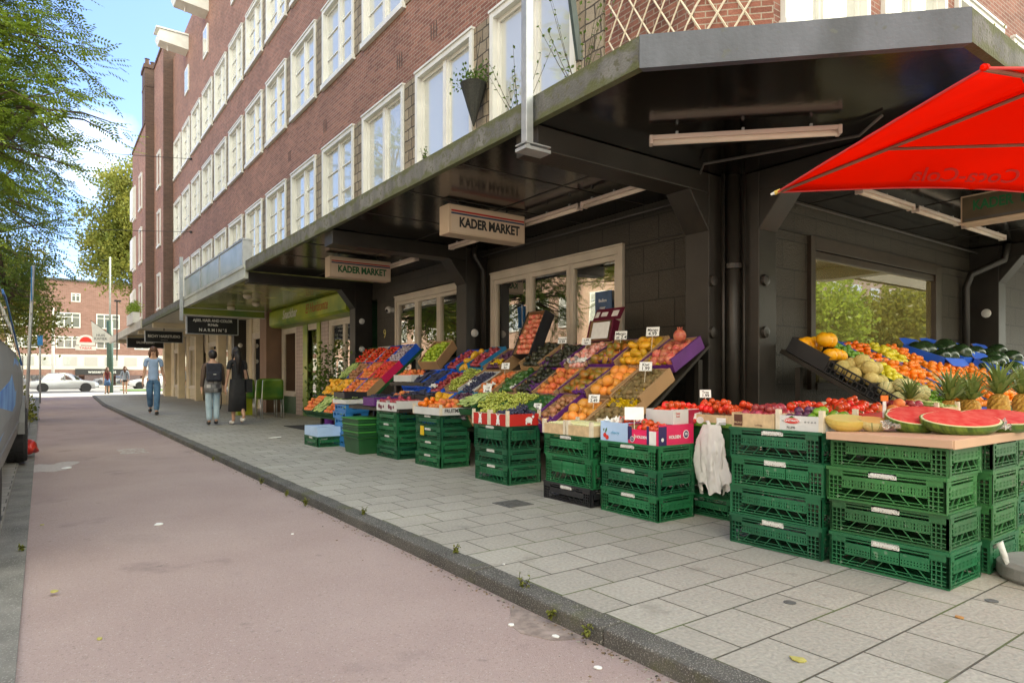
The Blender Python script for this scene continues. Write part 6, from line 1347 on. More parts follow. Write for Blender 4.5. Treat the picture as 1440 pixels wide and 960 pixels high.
Ms = [mrand((6.9+np.random.rand()*1.0, 2.4+np.random.normal(0, .06), 4.02+np.random.rand()*.2), np.random.normal(0, 1, 3), np.random, 1, .5) for _ in range(150)]; crown('foliage', Ms, clump(.04, 6, 5, .07), leafB, r)
b = MB(); b.box(3.05, 3.3, 31.2, 33.5, 3.3, 3.75); tag(b.build('white_balcony_box', white, origin=(3.2, 32, 3.3)), 'white planter trough on the far canopy below the stair bay', 'planter')
Ms = [mrand((3.2+np.random.normal(0, .08), 31.2+2.3*np.random.rand(), 3.8+np.random.rand()*.3), np.random.normal(0, 1, 3), np.random, 1.3, .5) for _ in range(120)]
r = thing('trough_plants', 'bushy plants in the white trough on the far canopy', 'plant', (3.2, 32, 3.75)); crown('foliage', Ms, clump(.07, 6, 5, .1), leafA, r)

# ================================================================== PARASOL
red = mat('red_parasol_cloth', (.90, .022, .006), .7, .06, 1.5, trans=.6, spec=.1, bump=.35, bscale=5); redh = mat('red_hem', (.80, .10, .10), .6, .05, trans=.4)
Dm = 4.13; T1 = Vector((.9127*Dm, .5755*Dm, 2.217)); T2 = Vector((.6996*Dm, .2333*Dm, 2.217)); e1 = Vector((.849, -.529, 0)); PL = 2.16
T4 = T1+e1*PL; T3 = T2+e1*PL; Cc = (T1+T3)/2; ap = Vector((Cc.x, Cc.y, 2.60))
pa = thing('parasol', 'large bright red parasol with folded-out canopy reaching in from the right', 'parasol', (Cc.x, Cc.y, 0))
def panel(Pa, Pb, name, up):
    b = MB(); n = 12; V = []
    for i in range(n+1):
        f_ = i/n
        for j in range(n+1):
            g_ = j/n; e = Pa.lerp(Pb, g_); p = e.lerp(ap, f_)
            sag = math.sin(math.pi*g_)*(1-f_)
            inw = (ap-e); inw.z = 0
            p = p+inw.normalized()*.05*sag+Vector((0, 0, .035*sag+up+(.006*math.sin(19*g_+7*f_)+.004*math.sin(41*g_-9*f_))*math.sin(math.pi*g_)*(1-.5*f_))); V.append(tuple(p))
    b.add(V, [(i*(n+1)+j, i*(n+1)+j+1, (i+1)*(n+1)+j+1, (i+1)*(n+1)+j) for i in range(n) for j in range(n)])
    o = b.build(name, red, pa, smooth=True); s = o.modifiers.new('s', 'SOLIDIFY'); s.thickness = .003; return o
panels = [panel(a, c, 'canopy_panel', 0) for a, c in ((T1, T4), (T4, T3), (T3, T2), (T2, T1))]
for P_ in (T1, T2, T3, T4):
    b = MB(); b.tube([tuple(P_+Vector((0, 0, -.005))), tuple(ap+Vector((0, 0, -.03)))], .011, 6); b.build('rib', mat('brown_rib', (.20, .10, .06), .5), pa)
    m_ = P_.lerp(ap, .45); b = MB(); b.tube([tuple(m_+Vector((0, 0, -.02))), (ap.x, ap.y, 2.25)], .009, 6); b.build('strut', mat('brown_rib', (.20, .10, .06), .5), pa)
    b = MB(); d_ = (P_-ap).normalized(); b.tube([tuple(P_-d_*.02), tuple(P_+d_*.015)], .014, 8); b.build('tip_band', mat('brass', (.6, .42, .08), .35) if P_ is T1 else red, pa); b = MB(); b.tube([tuple(P_+d_*.015), tuple(P_+d_*.04)], [.011, .007], 8); b.build('tip', white if P_ is T1 else red, pa)
for a, c in ((T1, T4), (T4, T3), (T3, T2), (T2, T1)):
    b = MB(); pts = []
    for j in range(13):
        g_ = j/12; e = a.lerp(c, g_); inw = ap-e; inw.z = 0; s_ = math.sin(math.pi*g_); pts.append(tuple(e+inw.normalized()*.05*s_+Vector((0, 0, .035*s_-.002))))
    b.tube(pts, .006, 5); b.build('hem', redh, pa)
b = MB(); b.tube([(Cc.x, Cc.y, .03), (Cc.x, Cc.y, 2.66)], .02, 10); b.build('pole', steel, pa, smooth=True); b = MB(); b.lathe([(.03, -.05), (.045, 0), (.04, .05)], 12, M=Matrix.Translation((Cc.x, Cc.y, 2.25))); b.build('hub', dsteel, pa)
# mirrored soft drink lettering showing through the far panel
mid = T1.lerp(T4, .50); inn = (ap-mid).normalized(); nrm = e1.cross(inn).normalized()
txr = mat('printed_darker_red', (.66, .012, .008), .6, .05, trans=.3)
text('Coca-Cola', .17, Matrix(((-e1.x, inn.x, -nrm.x, 0), (-e1.y, inn.y, -nrm.y, 0), (-e1.z, inn.z, -nrm.z, 0), (0, 0, 0, 1))) if False else (Matrix.Translation(T1.lerp(T4, .53)+inn*.17+Vector((0, 0, .005))) @ Matrix(((-e1.x, inn.x, nrm.x, 0), (-e1.y, inn.y, nrm.y, 0), (-e1.z, inn.z, nrm.z, 0), (0, 0, 0, 1)))), txr, panels[0], 'printed_lettering', .0005, .002, .4, sx=.95)
r = thing('weighted_disc', 'round grey parasol base on the paving beside the corner crates', 'parasol base', (Cc.x, Cc.y, 0))
b = MB(); b.lathe([(.235, .0), (.25, .02), (.25, .075), (.225, .095), (.05, .105), (.03, .105)], 40, M=Matrix.Translation((Cc.x-.01, Cc.y, 0))); b.build('disc', mat('grey_base_plastic', (.22, .22, .215), .4, .2, 6, bump=.2), r, smooth=False, bevel=.004)
b = MB(); b.tube([(Cc.x, Cc.y, .1), (Cc.x, Cc.y, .3)], .03, 10); b.build('socket', steel, r)
b = MB(); b.prism([(Cc.x-.16+.09*math.cos(t*.5), Cc.y-.03+.05*math.sin(t*.5)) for t in range(12)], 2, .0975, .1045); b.build('faded_sticker', mat('faded_red', (.5, .12, .12), .5), r)
b = MB(); b.tube([(4.06, 1.31, .16), (4.04, 1.28, .19), (4.07, 1.27, .12), (4.06, 1.25, .07)], [.012, .02, .016, .008], 6); tag(b.build('plastic_scrap', MATS['white_bag_plastic'], smooth=True, origin=(4.06, 1.27, .07)), 'small torn piece of white plastic caught beside the corner crate', 'plastic scrap')
# ================================================================== PEOPLE
skinm = mat('skin', (.52, .30, .20), .5, .08, 12)
def skin_obj(name, V, E, m, parent, lvl=2):
    bm = bmesh.new(); lay = bm.verts.layers.skin.verify(); vs = []
    for i, (p, r_) in enumerate(V):
        v = bm.verts.new(p); rr = r_ if isinstance(r_, tuple) else (r_, r_); v[lay].radius = rr; v[lay].use_root = (i == 0); vs.append(v)
    for a, c in E: bm.edges.new((vs[a], vs[c]))
    me = bpy.data.meshes.new(name); bm.to_mesh(me); bm.free(); me.materials.append(m); o = bpy.data.objects.new(name, me); COL.objects.link(o); o.parent = parent
    s = o.modifiers.new('skin', 'SKIN'); s.use_smooth_shade = True; u = o.modifiers.new('sub', 'SUBSURF'); u.levels = u.render_levels = lvl; return o
def person(label, loc, yaw, H, legs, arms, top, bottom, hairm, shoe, hair_len=.3, sleeves='short', skirt=None, female=True, skin=None, trous=True, extra=None, lean=0):
    """local frame faces +Y. legs: two (ankle y, knee bend y, foot lift); arms: two (elbow dx,dy, wrist dx,dy)"""
    sm = skin or skinm; r = thing('person', label, 'person', (0, 0, 0)); k = H/1.7; hw = .085; sw = .165 if female else .185
    P = lambda x, y, z: (x*k, y*k, z*k)
    V = [(P(0, 0, .93), (.12*k, .09*k)), (P(0, .0, 1.10), (.10*k, .08*k)), (P(0, lean, 1.30), (.125*k, .09*k)), (P(0, lean+.005, 1.43), (.07*k, .06*k)), (P(0, lean+.015, 1.49), .048*k), (P(0, lean+.03, 1.57), (.065*k, .075*k)), (P(0, lean+.035, 1.64), (.068*k, .078*k)), (P(0, lean+.03, 1.685), .04*k), (P(0, lean+.115, 1.585), .014*k)]
    E = [(0, 1), (1, 2), (2, 3), (3, 4), (4, 5), (5, 6), (6, 7), (5, 8)]
    J = {}
    for s, lg in ((-1, legs[0]), (1, legs[1])):
        ay, ky, lift = lg; b0 = len(V); V += [(P(s*hw, 0, .86), .085*k), (P(s*hw*.95, ky, .50), .055*k), (P(s*hw*.9, (ay+ky)/2+.0, .32), .05*k), (P(s*hw*.85, ay, .10+lift), .034*k), (P(s*hw*.9, ay+.10, .04+lift*.6), .03*k), (P(s*hw*.95, ay+.17, .035+lift*.3), .024*k)]
        E += [(0, b0), (b0, b0+1), (b0+1, b0+2), (b0+2, b0+3), (b0+3, b0+4), (b0+4, b0+5)]; J[s] = b0
    for s, ar in ((-1, arms[0]), (1, arms[1])):
        edx, edy, wdx, wdy, wz = ar; b0 = len(V)
        V += [(P(s*sw, lean, 1.385), .048*k), (P(s*(sw+edx), lean+edy, 1.11), .036*k), (P(s*(sw+wdx), lean+wdy, wz), .025*k), (P(s*(sw+wdx), lean+wdy+.01, wz-.07), (.034*k, .018*k))]
        E += [(3, b0), (b0, b0+1), (b0+1, b0+2), (b0+2, b0+3)]
        for f_ in range(5):
            c0 = len(V); dy = (f_-1.5)*.018 if f_ < 4 else .05; ln = (.055, .07, .065, .05, .03)[f_]
            V += [(P(s*(sw+wdx), lean+wdy+dy+.01, wz-.10 if f_ < 4 else wz-.07), .009*k), (P(s*(sw+wdx-.012), lean+wdy+dy+.012, (wz-.10 if f_ < 4 else wz-.07)-ln), .007*k)]; E += [(b0+3, c0), (c0, c0+1)]
        J[s*10] = b0
    skin_obj('body', V, E, sm, r)
    # clothes follow the same joints, a little wider
    g = 1.18; TV = [(P(0, 0, .84), (.15*k, .115*k)), (V[0][0], (.15*k, .115*k)), (V[1][0], (.115*k, .092*k)), (V[2][0], (.14*k, .105*k)), ((V[3][0][0], V[3][0][1], V[3][0][2]-.015*k), (.09*k, .075*k))]; TE = [(0, 1), (1, 2), (2, 3), (3, 4)]
    for s in (-1, 1):
        b0 = J[s*10]; c0 = len(TV); el = Vector(V[b0+1][0]); sh = Vector(V[b0][0]); wr = Vector(V[b0+2][0])
        TV.append((tuple(sh), .062*k)); TE.append((4, c0))
        if sleeves == 'short': TV.append((tuple(sh.lerp(el, .65)), .054*k)); TE.append((c0, c0+1))
        elif sleeves == 'long': TV += [(tuple(el), .05*k), (tuple(wr), .038*k)]; TE += [(c0, c0+1), (c0+1, c0+2)]
    skin_obj('top', TV, TE, top, r)
    if trous:
        fw = .066 if trous == 'wide' else .05
        BV = [(P(0, 0, 1.0), (.128*k, .098*k)), (P(0, 0, .88), (.14*k, .10*k))]; BE = [(0, 1)]
        for s in (-1, 1):
            b0 = J[s]; c0 = len(BV); BV += [(V[b0][0], .10*k), (V[b0+1][0], (fw+.014)*k), (tuple(Vector(V[b0+3][0])+Vector((0, 0, .0))), fw*k)] if trous != 'shorts' else [(V[b0][0], .105*k), (tuple(Vector(V[b0][0]).lerp(Vector(V[b0+1][0]), .35)), .09*k)]
            BE += [(1, c0), (c0, c0+1)]+([(c0+1, c0+2)] if trous != 'shorts' else [])
        skin_obj('trousers', BV, BE, bottom, r)
    if skirt:
        z0, z1_, w0, w1 = skirt; b = MB(); b.lathe([(w0*k, z0*k), ((w0+w1)/2*1.05*k, (z0+z1_)/2*k), (w1*k, z1_*k)][::-1], 18, fn=lambda v, a: (v[0], v[1]*.8+.02*k*math.sin(3*a), v[2])); o = b.build('skirt', bottom, None, smooth=True); o.parent = r
    for s in (-1, 1):
        b0 = J[s]; b = MB(); a_ = Vector(V[b0+3][0]); c_ = Vector(V[b0+5][0]); b.sph(tuple(a_.lerp(c_, .55)-Vector((0, 0, .008*k))), .05*k, 10, 7, sc=(.95, 2.5, .95)); o = b.build('shoe', shoe, None, smooth=True); o.parent = r
    hx = Vector(V[6][0]); b = MB(); b.sph((hx.x, hx.y-.022*k, hx.z-.005*k), .103*k, 14, 10, sc=(.92, .98, 1.08))
    if hair_len > .1: b.tube([(hx.x, hx.y-.06*k, hx.z-.03*k), (hx.x, hx.y-.095*k, hx.z-.14*k), (hx.x, hx.y-.10*k, hx.z-hair_len*k)], [.085*k, .078*k, .035*k], 10); 
    if hair_len > .1 and female:
        for s in (-1, 1): b.tube([(hx.x+s*.06*k, hx.y, hx.z+.02*k), (hx.x+s*.088*k, hx.y-.005*k, hx.z-.08*k), (hx.x+s*.085*k, hx.y-.01*k, hx.z-min(.2, hair_len)*k)], [.035*k, .032*k, .015*k], 8)
    o = b.build('hair', hairm, None, smooth=True); o.parent = r
    b = MB()
    for s in (-1, 1): b.sph((hx.x+s*.028*k, hx.y+.073*k, hx.z-.025*k), .009*k, 8, 6)
    b.box(hx.x-.022*k, hx.x+.022*k, hx.y+.072*k, hx.y+.082*k, hx.z-.098*k, hx.z-.090*k); o = b.build('face_features', mat('face_dark', (.12, .05, .04), .5), None); o.parent = r
    if extra: extra(r, k, V)
    r.location = loc; r.rotation_euler = (0, 0, yaw); return r
def denim(n, c, c2): return mat(n, c, .85, .2, 7, bump=.4, bscale=60, col2=c2)
jeans = denim('blue_denim', (.035, .10, .20), (.11, .22, .36)); jeansl = denim('pale_denim', (.30, .42, .50), (.46, .58, .64)); hairb = mat('auburn_hair', (.12, .055, .03), .6, .3, 40); haird = mat('black_hair', (.018, .014, .013), .5, .3, 40)
blues = mat('light_blue_cotton', (.30, .42, .62), .8, .1, 9, bump=.3, bscale=30); bks = mat('black_cotton', (.022, .022, .024), .85, .2, 9, bump=.4, bscale=25); wsh = mat('white_trainer', (.66, .64, .6), .6, .08); ksh = mat('black_shoe', (.02, .02, .02), .5, .2)
person('woman in a light blue shirt and blue jeans walking toward the camera', (2.52, 20.6, 0), R(172), 1.86, [(.16, .10, 0), (-.22, .03, .09)], [(.03, -.04, .10, -.02, .86), (.03, .0, .07, .04, .86)], blues, jeans, hairb, ksh, .2, 'short', trous='wide')
chk = bricks('checked_flannel', (X3, Z3), .09, .09, (.62, .62, .60), (.03, .03, .035), (.20, .20, .20), mortar=.02, bump=.1, stain=.1)
def backpack(r, k, V):
    b = MB(); b.box(-.16*k, .16*k, -.27*k, -.10*k, 1.02*k, 1.43*k); b.box(-.13*k, .13*k, -.32*k, -.272*k, 1.04*k, 1.24*k); o = b.build('backpack', mat('navy_backpack', (.015, .018, .03), .7, .3, 20, bump=.4), None, bevel=.045); o.parent = r
    b = MB(); b.box(-.03*k, .03*k, -.325*k, -.322*k, 1.17*k, 1.185*k); o = b.build('badge', white, None); o.parent = r
    b = MB(); b.lathe([(.195*k, .76*k), (.19*k, .92*k), (.17*k, 1.10*k)], 18, fn=lambda v, a: (v[0], v[1]*.75, v[2])); o = b.build('shirt_tail', chk, None, smooth=True); o.parent = r
person('young man with a navy backpack, checked shirt and pale jeans walking away', (3.03, 15.4, 0), R(-4), 1.60, [(.02, .04, 0), (-.02, .06, .02)], [(.03, -.03, .05, .02, .88), (.03, .02, .06, .1, .92)], mat('brown_jacket', (.10, .065, .045), .8, .2, 9), jeansl, haird, ksh, .0, 'long', trous='wide', female=False, extra=backpack)
def tote(r, k, V):
    b = MB(); b.box(.17*k, .30*k, -.10*k, .10*k, .72*k, 1.02*k); b.tube([(.24*k, -.05*k, 1.0*k), (.16*k, 0, 1.42*k), (.24*k, .05*k, 1.0*k)], .012, 5); o = b.build('shoulder_bag', bks, None, bevel=.02); o.parent = r
person('woman in a long black dress with long dark hair walking away, white trainers', (3.50, 15.25, 0), R(8), 1.68, [(.03, .02, 0), (-.20, .0, .10)], [(.05, -.02, .09, .0, .84), (.03, .02, .07, .05, .86)], bks, bks, haird, wsh, .52, 'short', skirt=(1.02, .30, .15, .19), trous=False, extra=tote)
mar = mat('maroon_top', (.12, .015, .02), .8); dsk = denim('denim_skirt', (.03, .09, .22), (.08, .16, .32)); gtop = mat('grey_blue_top', (.28, .33, .40), .8)
person('far girl in a maroon sleeveless top and denim skirt at the crossing', (3.25, 47.0, 0), R(10), 1.62, [(.06, .03, 0), (-.06, .0, .02)], [(.03, .0, .04, .03, .86), (.03, .0, .04, .03, .86)], mar, dsk, hairb, ksh, .32, 'none', skirt=(.98, .55, .13, .19), trous=False)
person('far girl in a grey-blue top and black shorts at the crossing', (4.15, 46.6, 0), R(-10), 1.68, [(.05, .03, 0), (-.05, .0, .02)], [(.05, .0, .07, .03, .9), (.03, .0, .04, .03, .9)], gtop, bks, hairb, ksh, .32, 'long', trous='shorts')

# ================================================================== SNACK BAR TERRACE, BICYCLE
def chair(x, y, lab):
    cg = mat('green_chair_plastic', (.035, .13, .015), .35, .2, 2.2, col2=(.20, .28, .02))
    r = thing('green_chair', lab, 'chair', (x, y, 0), 'green plastic chairs by the snack bar'); al = mat('aluminium', (.6, .6, .6), .3, .1, metal=.8)
    b = MB()
    for i in range(7):
        for j in range(9): pass
    V = []; n = 8
    for i in range(n+1):
        f_ = i/n; z = .46+.48*f_; yy = .02+.10*f_; w_ = .22*(1-.12*f_**6)
        for j in range(n+1): g_ = j/n*2-1; V.append((x-yy-.03*(1-g_*g_)*-1, y+g_*w_, z-(.03*abs(g_)**4 if i == n else 0)))
    b.add(V, [(i*(n+1)+j, i*(n+1)+j+1, (i+1)*(n+1)+j+1, (i+1)*(n+1)+j) for i in range(n) for j in range(n)]); o = b.build('backrest', cg, r, smooth=True); s = o.modifiers.new('s', 'SOLIDIFY'); s.thickness = .015
    b = MB(); b.box(x, x+.42, y-.22, y+.22, .44, .465); b.build('seat', cg, r, bevel=.01)
    for (dx, dy) in ((0, -.22), (0, .22), (.40, -.22), (.40, .22)): b = MB(); b.tube([(x+dx+(.0 if dx else -.07), y+dy, 0), (x+dx, y+dy, .45)]+([(x-.1, y+dy*.95, .9)] if dx == 0 else []), .013, 8); b.build('leg', al, r, smooth=True)
    r.rotation_euler = (0, 0, R(80)); r.scale = (1.15, 1.15, 1.08)
chair(4.75, 17.0, 'green plastic chair with aluminium legs beside the snack bar, nearest one'); chair(4.75, 17.6, 'green plastic chair with aluminium legs behind the nearest one'); chair(4.35, 18.2, 'green plastic chair farthest back by the brown pier')
b = MB(); b.prism([(4.35, 0), (4.85, 0), (4.9, .72), (4.3, .72)], 1, 18.9, 19.7); b.box(4.28, 4.92, 18.88, 19.72, .72, .78); tag(b.build('green_planter', yg, origin=(4.6, 19.3, 0), bevel=.01), 'square green and yellow planter behind the woman in black', 'planter')
b = MB(); b.lathe([(.10, 0), (.13, .35), (.14, .36)], 14, M=Matrix.Translation((4.95, 13.55, 0))); tag(b.build('purple_bucket', mat('purple_plastic', (.14, .03, .28), .4)), 'small purple bucket below the snack bar window', 'bucket')
b = MB(); b.box(4.2, 5.4, 12.6, 14.2, .003, .012); tag(b.build('door_mat', mat('dark_mat', (.04, .04, .04), .9), origin=(4.8, 13.4, 0)), 'dark mat on the paving before the snack bar', 'mat')
r = thing('bicycle', 'black city bicycle leaning by the dark column behind the walkers', 'bicycle', (4.6, 23.0, 0)); bkf = mat('bike_frame', (.02, .02, .022), .35)
for cy in (22.45, 23.5):
    M_ = frame((4.6, cy, .35), (0, 1, 0), (0, 0, 1)); b = MB(); pts = [tuple(M_ @ Vector((.33*math.cos(t*math.pi/14), .33*math.sin(t*math.pi/14), 0))) for t in range(29)]; b.tube(pts, .018, 6, cap=False); w_ = b.build('wheel', ink, r, smooth=True)
    b = MB(); [b.tube([tuple(M_ @ Vector((0, 0, 0))), tuple(M_ @ Vector((.32*math.cos(t*.52), .32*math.sin(t*.52), 0)))], .002, 3) for t in range(12)]; b.build('spokes', steel, w_)
b = MB()
for p in ([(4.6, 22.45, .35), (4.6, 22.6, .85), (4.6, 22.62, 1.0)], [(4.6, 22.6, .75), (4.6, 23.05, .30), (4.6, 23.2, .85)], [(4.6, 23.5, .35), (4.6, 23.05, .3)], [(4.6, 23.5, .35), (4.6, 23.17, .72)], [(4.6, 22.6, .55), (4.6, 23.05, .34)]): b.tube(p, .016, 6)
b.build('frame', bkf, r); b = MB(); b.tube([(4.35, 22.75, 1.02), (4.5, 22.62, 1.05), (4.7, 22.62, 1.05), (4.85, 22.75, 1.02)], .012, 6); b.build('handlebar', steel, r); b = MB(); b.sph((4.6, 23.22, .89), .1, 10, 6, sc=(.8, 1.3, .4)); b.build('saddle', ink, r, smooth=True)

# ================================================================== VEHICLES
pwhite = mat('silver_car_paint', (.40, .41, .42), .3, .06, 2, coat=.6, metal=.3); pgrey = mat('white_car_paint', (.66, .67, .68), .25, .04, 2, coat=.6); rubber = mat('rubber', (.02, .02, .02), .75, .3, 30, bump=.5, bscale=50); rimm = mat('alloy_rim', (.45, .45, .46), .3, .1, metal=.8); vgl = glass('vehicle_glass', refl=.45, body=(.03, .035, .04), bodyf=.85)
def wheel_at(par, c, r_, w_, ax):
    """ax: outward unit vector"""
    ax = Vector(ax); M_ = frame(c, ax.cross(Vector((0, 0, 1))).normalized()*-1, (0, 0, 1)); M_ = Matrix.Translation(c) @ ax.to_track_quat('Z', 'Y').to_matrix().to_4x4()
    b = MB(); b.lathe([(r_*.62, -w_/2), (r_*.95, -w_/2), (r_, -w_*.36), (r_, w_*.36), (r_*.95, w_/2), (r_*.62, w_/2)], 28, M=M_); 
    for k in range(40):
        a = k*2*math.pi/40; T_ = M_ @ Matrix.Rotation(a, 4, 'Z')
        b.box(r_-.004, r_+.006, -.02, .02, -w_*.36, -w_*.05, 0, T_); b.box(r_-.004, r_+.006, -.004, .036, w_*.05, w_*.36, 0, T_)
    t = b.build('wheel', rubber, par)
    b = MB(); b.lathe([(r_*.62, w_*.30), (r_*.60, w_*.42), (r_*.5, w_*.40)], 28, M=M_)
    for k in range(5): a = k*2*math.pi/5; b.box(.03, r_*.56, -.028, .028, w_*.30, w_*.42, 0, M_ @ Matrix.Rotation(a, 4, 'Z'))
    b.lathe([(.05, w_*.30), (.045, w_*.46)], 14, M=M_); b.lathe([(r_*.58, w_*.05), (.02, w_*.05)], 20, M=M_); b.build('rim', rimm, t)
def car(label, loc, yaw, paint, hatch=False, name='parked_car'):
    r = thing(name, label, 'car', (0, 0, 0), 'cars on the cross street')
    def loft(secs, nm, m, closed=True):
        b = MB(); V = []; n = len(secs[0])
        for s in secs: V += s
        b.add(V, [(i*n+j, (i+1)*n+j, (i+1)*n+(j+1) % n, i*n+(j+1) % n) for i in range(len(secs)-1) for j in range(n)]+[tuple(range(n)), tuple(range((len(secs)-1)*n, len(secs)*n))[::-1]]); o = b.build(nm, m, r, smooth=True); u = o.modifiers.new('b', 'BEVEL'); u.width = .03; u.segments = 2; return o
    def sec(x, w_, z0, z1, tw=None): tw = tw or w_*.86; return [(x, -w_, z0+.05), (x, -w_*1.0, (z0+z1)*.5), (x, -tw, z1), (x, tw, z1), (x, w_*1.0, (z0+z1)*.5), (x, w_, z0+.05), (x, w_*.9, z0), (x, -w_*.9, z0)]
    loft([sec(-2.25, .66, .38, .66), sec(-2.15, .80, .24, .80), sec(-1.4, .86, .2, .90), sec(0, .87, .2, .93), sec(1.1, .86, .2, .92), sec(2.0, .80, .24, .80), sec(2.25, .62, .34, .62)], 'body', paint)
    rear = -2.0 if hatch else -1.55
    def gs(x, w_, z): return [(x, -w_, .88), (x, -w_*.82, z), (x, w_*.82, z), (x, w_, .88)]
    loft([gs(rear, .74, .93), gs(rear+.5, .76, 1.38), gs(.0, .76, 1.45), gs(.45, .75, 1.38), gs(1.15, .72, .93)], 'cabin_glass', vgl)
    loft([[(rear+.48, -.64, 1.385), (rear+.48, .64, 1.385), (rear+.48, .6, 1.42), (rear+.48, -.6, 1.42)], [(0, -.64, 1.44), (0, .64, 1.44), (0, .6, 1.475), (0, -.6, 1.475)], [(.5, -.64, 1.36), (.5, .64, 1.36), (.5, .6, 1.39), (.5, -.6, 1.39)]], 'roof', paint)
    for (x, sd_) in ((-1.38, -1), (-1.38, 1), (1.38, -1), (1.38, 1)): 
        wheel_at(r, (x, sd_*.78, .31), .31, .2, (0, sd_, 0))
        b = MB(); b.lathe([(.37, 0), (.37, .02)], 20, M=frame((x, sd_*.862, .32), (1, 0, 0), (0, 0, 1))); b.build('wheel_arch', ink, r)
    for s in (-1, 1):
        b = MB(); b.box(2.12, 2.2, s*.45-.13, s*.45+.13, .60, .70); b.build('headlight', white, r); b = MB(); b.box(-2.22, -2.14, s*.5-.13, s*.5+.13, .62, .74); b.build('tail_light', redp, r)
        b = MB(); b.box(-.02, .03, s*.80-.01, s*.80+.01, .9, 1.36); b.build('pillar', paint, r)
    b = MB(); b.box(2.16, 2.27, -.55, .55, .3, .42); b.build('bumper', ink, r)
    r.location = loc; r.rotation_euler = (0, 0, yaw); return r
car('silver saloon car passing on the far cross street, seen from the side', (1.4, 62.0, -.08), R(2), pwhite, name='passing_car')
car('white hatchback just right of the silver car on the cross street', (9.0, 73, -.08), R(183), pgrey, True); car('white car at the right behind the two far girls', (14.5, 74, -.08), R(180), pgrey, True); car('dark silver car left of the passing saloon, behind the poles', (-4.0, 70, -.08), 0, pwhite)
# --- the van on the left
van = thing('parked_van', 'silver grey camper van with blue wave livery parked at the left edge', 'van', (-1.1, 8, -.02))
vs_ = mat('van_silver', (.20, .215, .225), .55, .08, 2, spec=.25); vb = mat('van_blue_wave', (.02, .10, .40), .5, .15, 2.2, col2=(.20, .42, .70), spec=.25); vt = mat('van_grey_trim', (.17, .17, .165), .6, .1)
YR, YF = 4.6, 11.55
b = MB()
zprof = [(.36, -.26), (.75, -.20), (1.12, -.205), (1.32, -.23), (1.95, -.33), (2.03, -.50)]          # z, x of the right flank
def flank(y, hood):
    out = []
    for (z, x) in zprof: out.append((x-(0 if y < 11 else .25*(y-11)), y, min(z, hood)))
    out += [(-2.2+.50-.26, y, min(2.05, hood+.02)), (-1.97, y, min(1.95, hood)), (-2.08, y, min(1.32, hood)), (-2.1, y, min(1.12, hood)), (-2.1, y, .75), (-2.05, y, .36)]
    return [(p[0], p[1], p[2]-.02) for p in out]
ys_ = [(YR, 2.03), (8.7, 2.03), (9.0, 1.96), (10.7, 1.22), (11.3, 1.05), (YF, .9)]; V = []; n = 12
for y, h in ys_: V += flank(y, h)
b.add(V, [(i*n+j, (i+1)*n+j, (i+1)*n+(j+1) % n, i*n+(j+1) % n) for i in range(len(ys_)-1) for j in range(n)]+[tuple(range(n)), tuple(range((len(ys_)-1)*n, len(ys_)*n))[::-1]])
bd = b.build('body', vs_, van, smooth=False)
def vx(z): 
    for (z0, x0), (z1_, x1_) in zip(zprof, zprof[1:]):
        if z0 <= z <= z1_: return x0+(x1_-x0)*(z-z0)/(z1_-z0)
    return zprof[-1][1]
def vpanel(name, poly, m, off=.006, par=None):
    """poly of (y, z) laid on the flank"""
    b = MB(); V = [(vx(z+.02)+off, y, z) for (y, z) in poly]+[(vx(z+.02)-.01, y, z) for (y, z) in poly]; n = len(poly); b.add(V, [tuple(range(n)), tuple(range(n, 2*n))[::-1]]+[(i, n+i, n+(i+1) % n, (i+1) % n) for i in range(n)]); return b.build(name, m, par or van)
vpanel('side_window', [(YR+.2, 1.30), (6.6, 1.30), (6.6, 1.86), (YR+.2, 1.86)], vgl); vpanel('side_window', [(6.75, 1.30), (8.2, 1.30), (8.2, 1.86), (6.75, 1.86)], vgl); vpanel('front_side_window', [(8.3, 1.30), (10.2, 1.27), (9.1, 1.84), (8.3, 1.86)], vgl)
vpanel('wave_stripe', [(YR+.1, .62), (7.5, .80), (9.4, 1.22), (8.2, 1.24), (6.5, 1.02), (YR+.1, .95)], vb, .004); vpanel('lower_trim', [(YR, .36), (9.85, .36), (9.85, .52), (YR, .52)], vt, .012)
vpanel('window_line', [(8.3, 1.885), (9.0, 1.885), (10.7, 1.20), (10.78, 1.20), (9.05, 1.93), (8.3, 1.93)], vb, .015)
b = MB(); b.prism([(10.35+.46*math.cos(t*math.pi/10), .36+.46*math.sin(t*math.pi/10)) for t in range(11)]+[(10.35+.38*math.cos(t*math.pi/10), .36+.38*math.sin(t*math.pi/10)) for t in range(10, -1, -1)], 0, -.24, -.17); b.build('wheel_arch', vt, van)
b = MB(); b.prism([(10.35+.37*math.cos(t*math.pi/10), .36+.37*math.sin(t*math.pi/10)) for t in range(21)], 0, -.3, -.185); b.build('wheel_well', ink, van)
wheel_at(van, (-.27, 10.35, .325), .345, .24, (1, 0, 0)); wheel_at(van, (-.36, 5.8, .325), .345, .24, (1, 0, 0)); wheel_at(van, (-1.95, 10.35, .325), .345, .24, (-1, 0, 0))
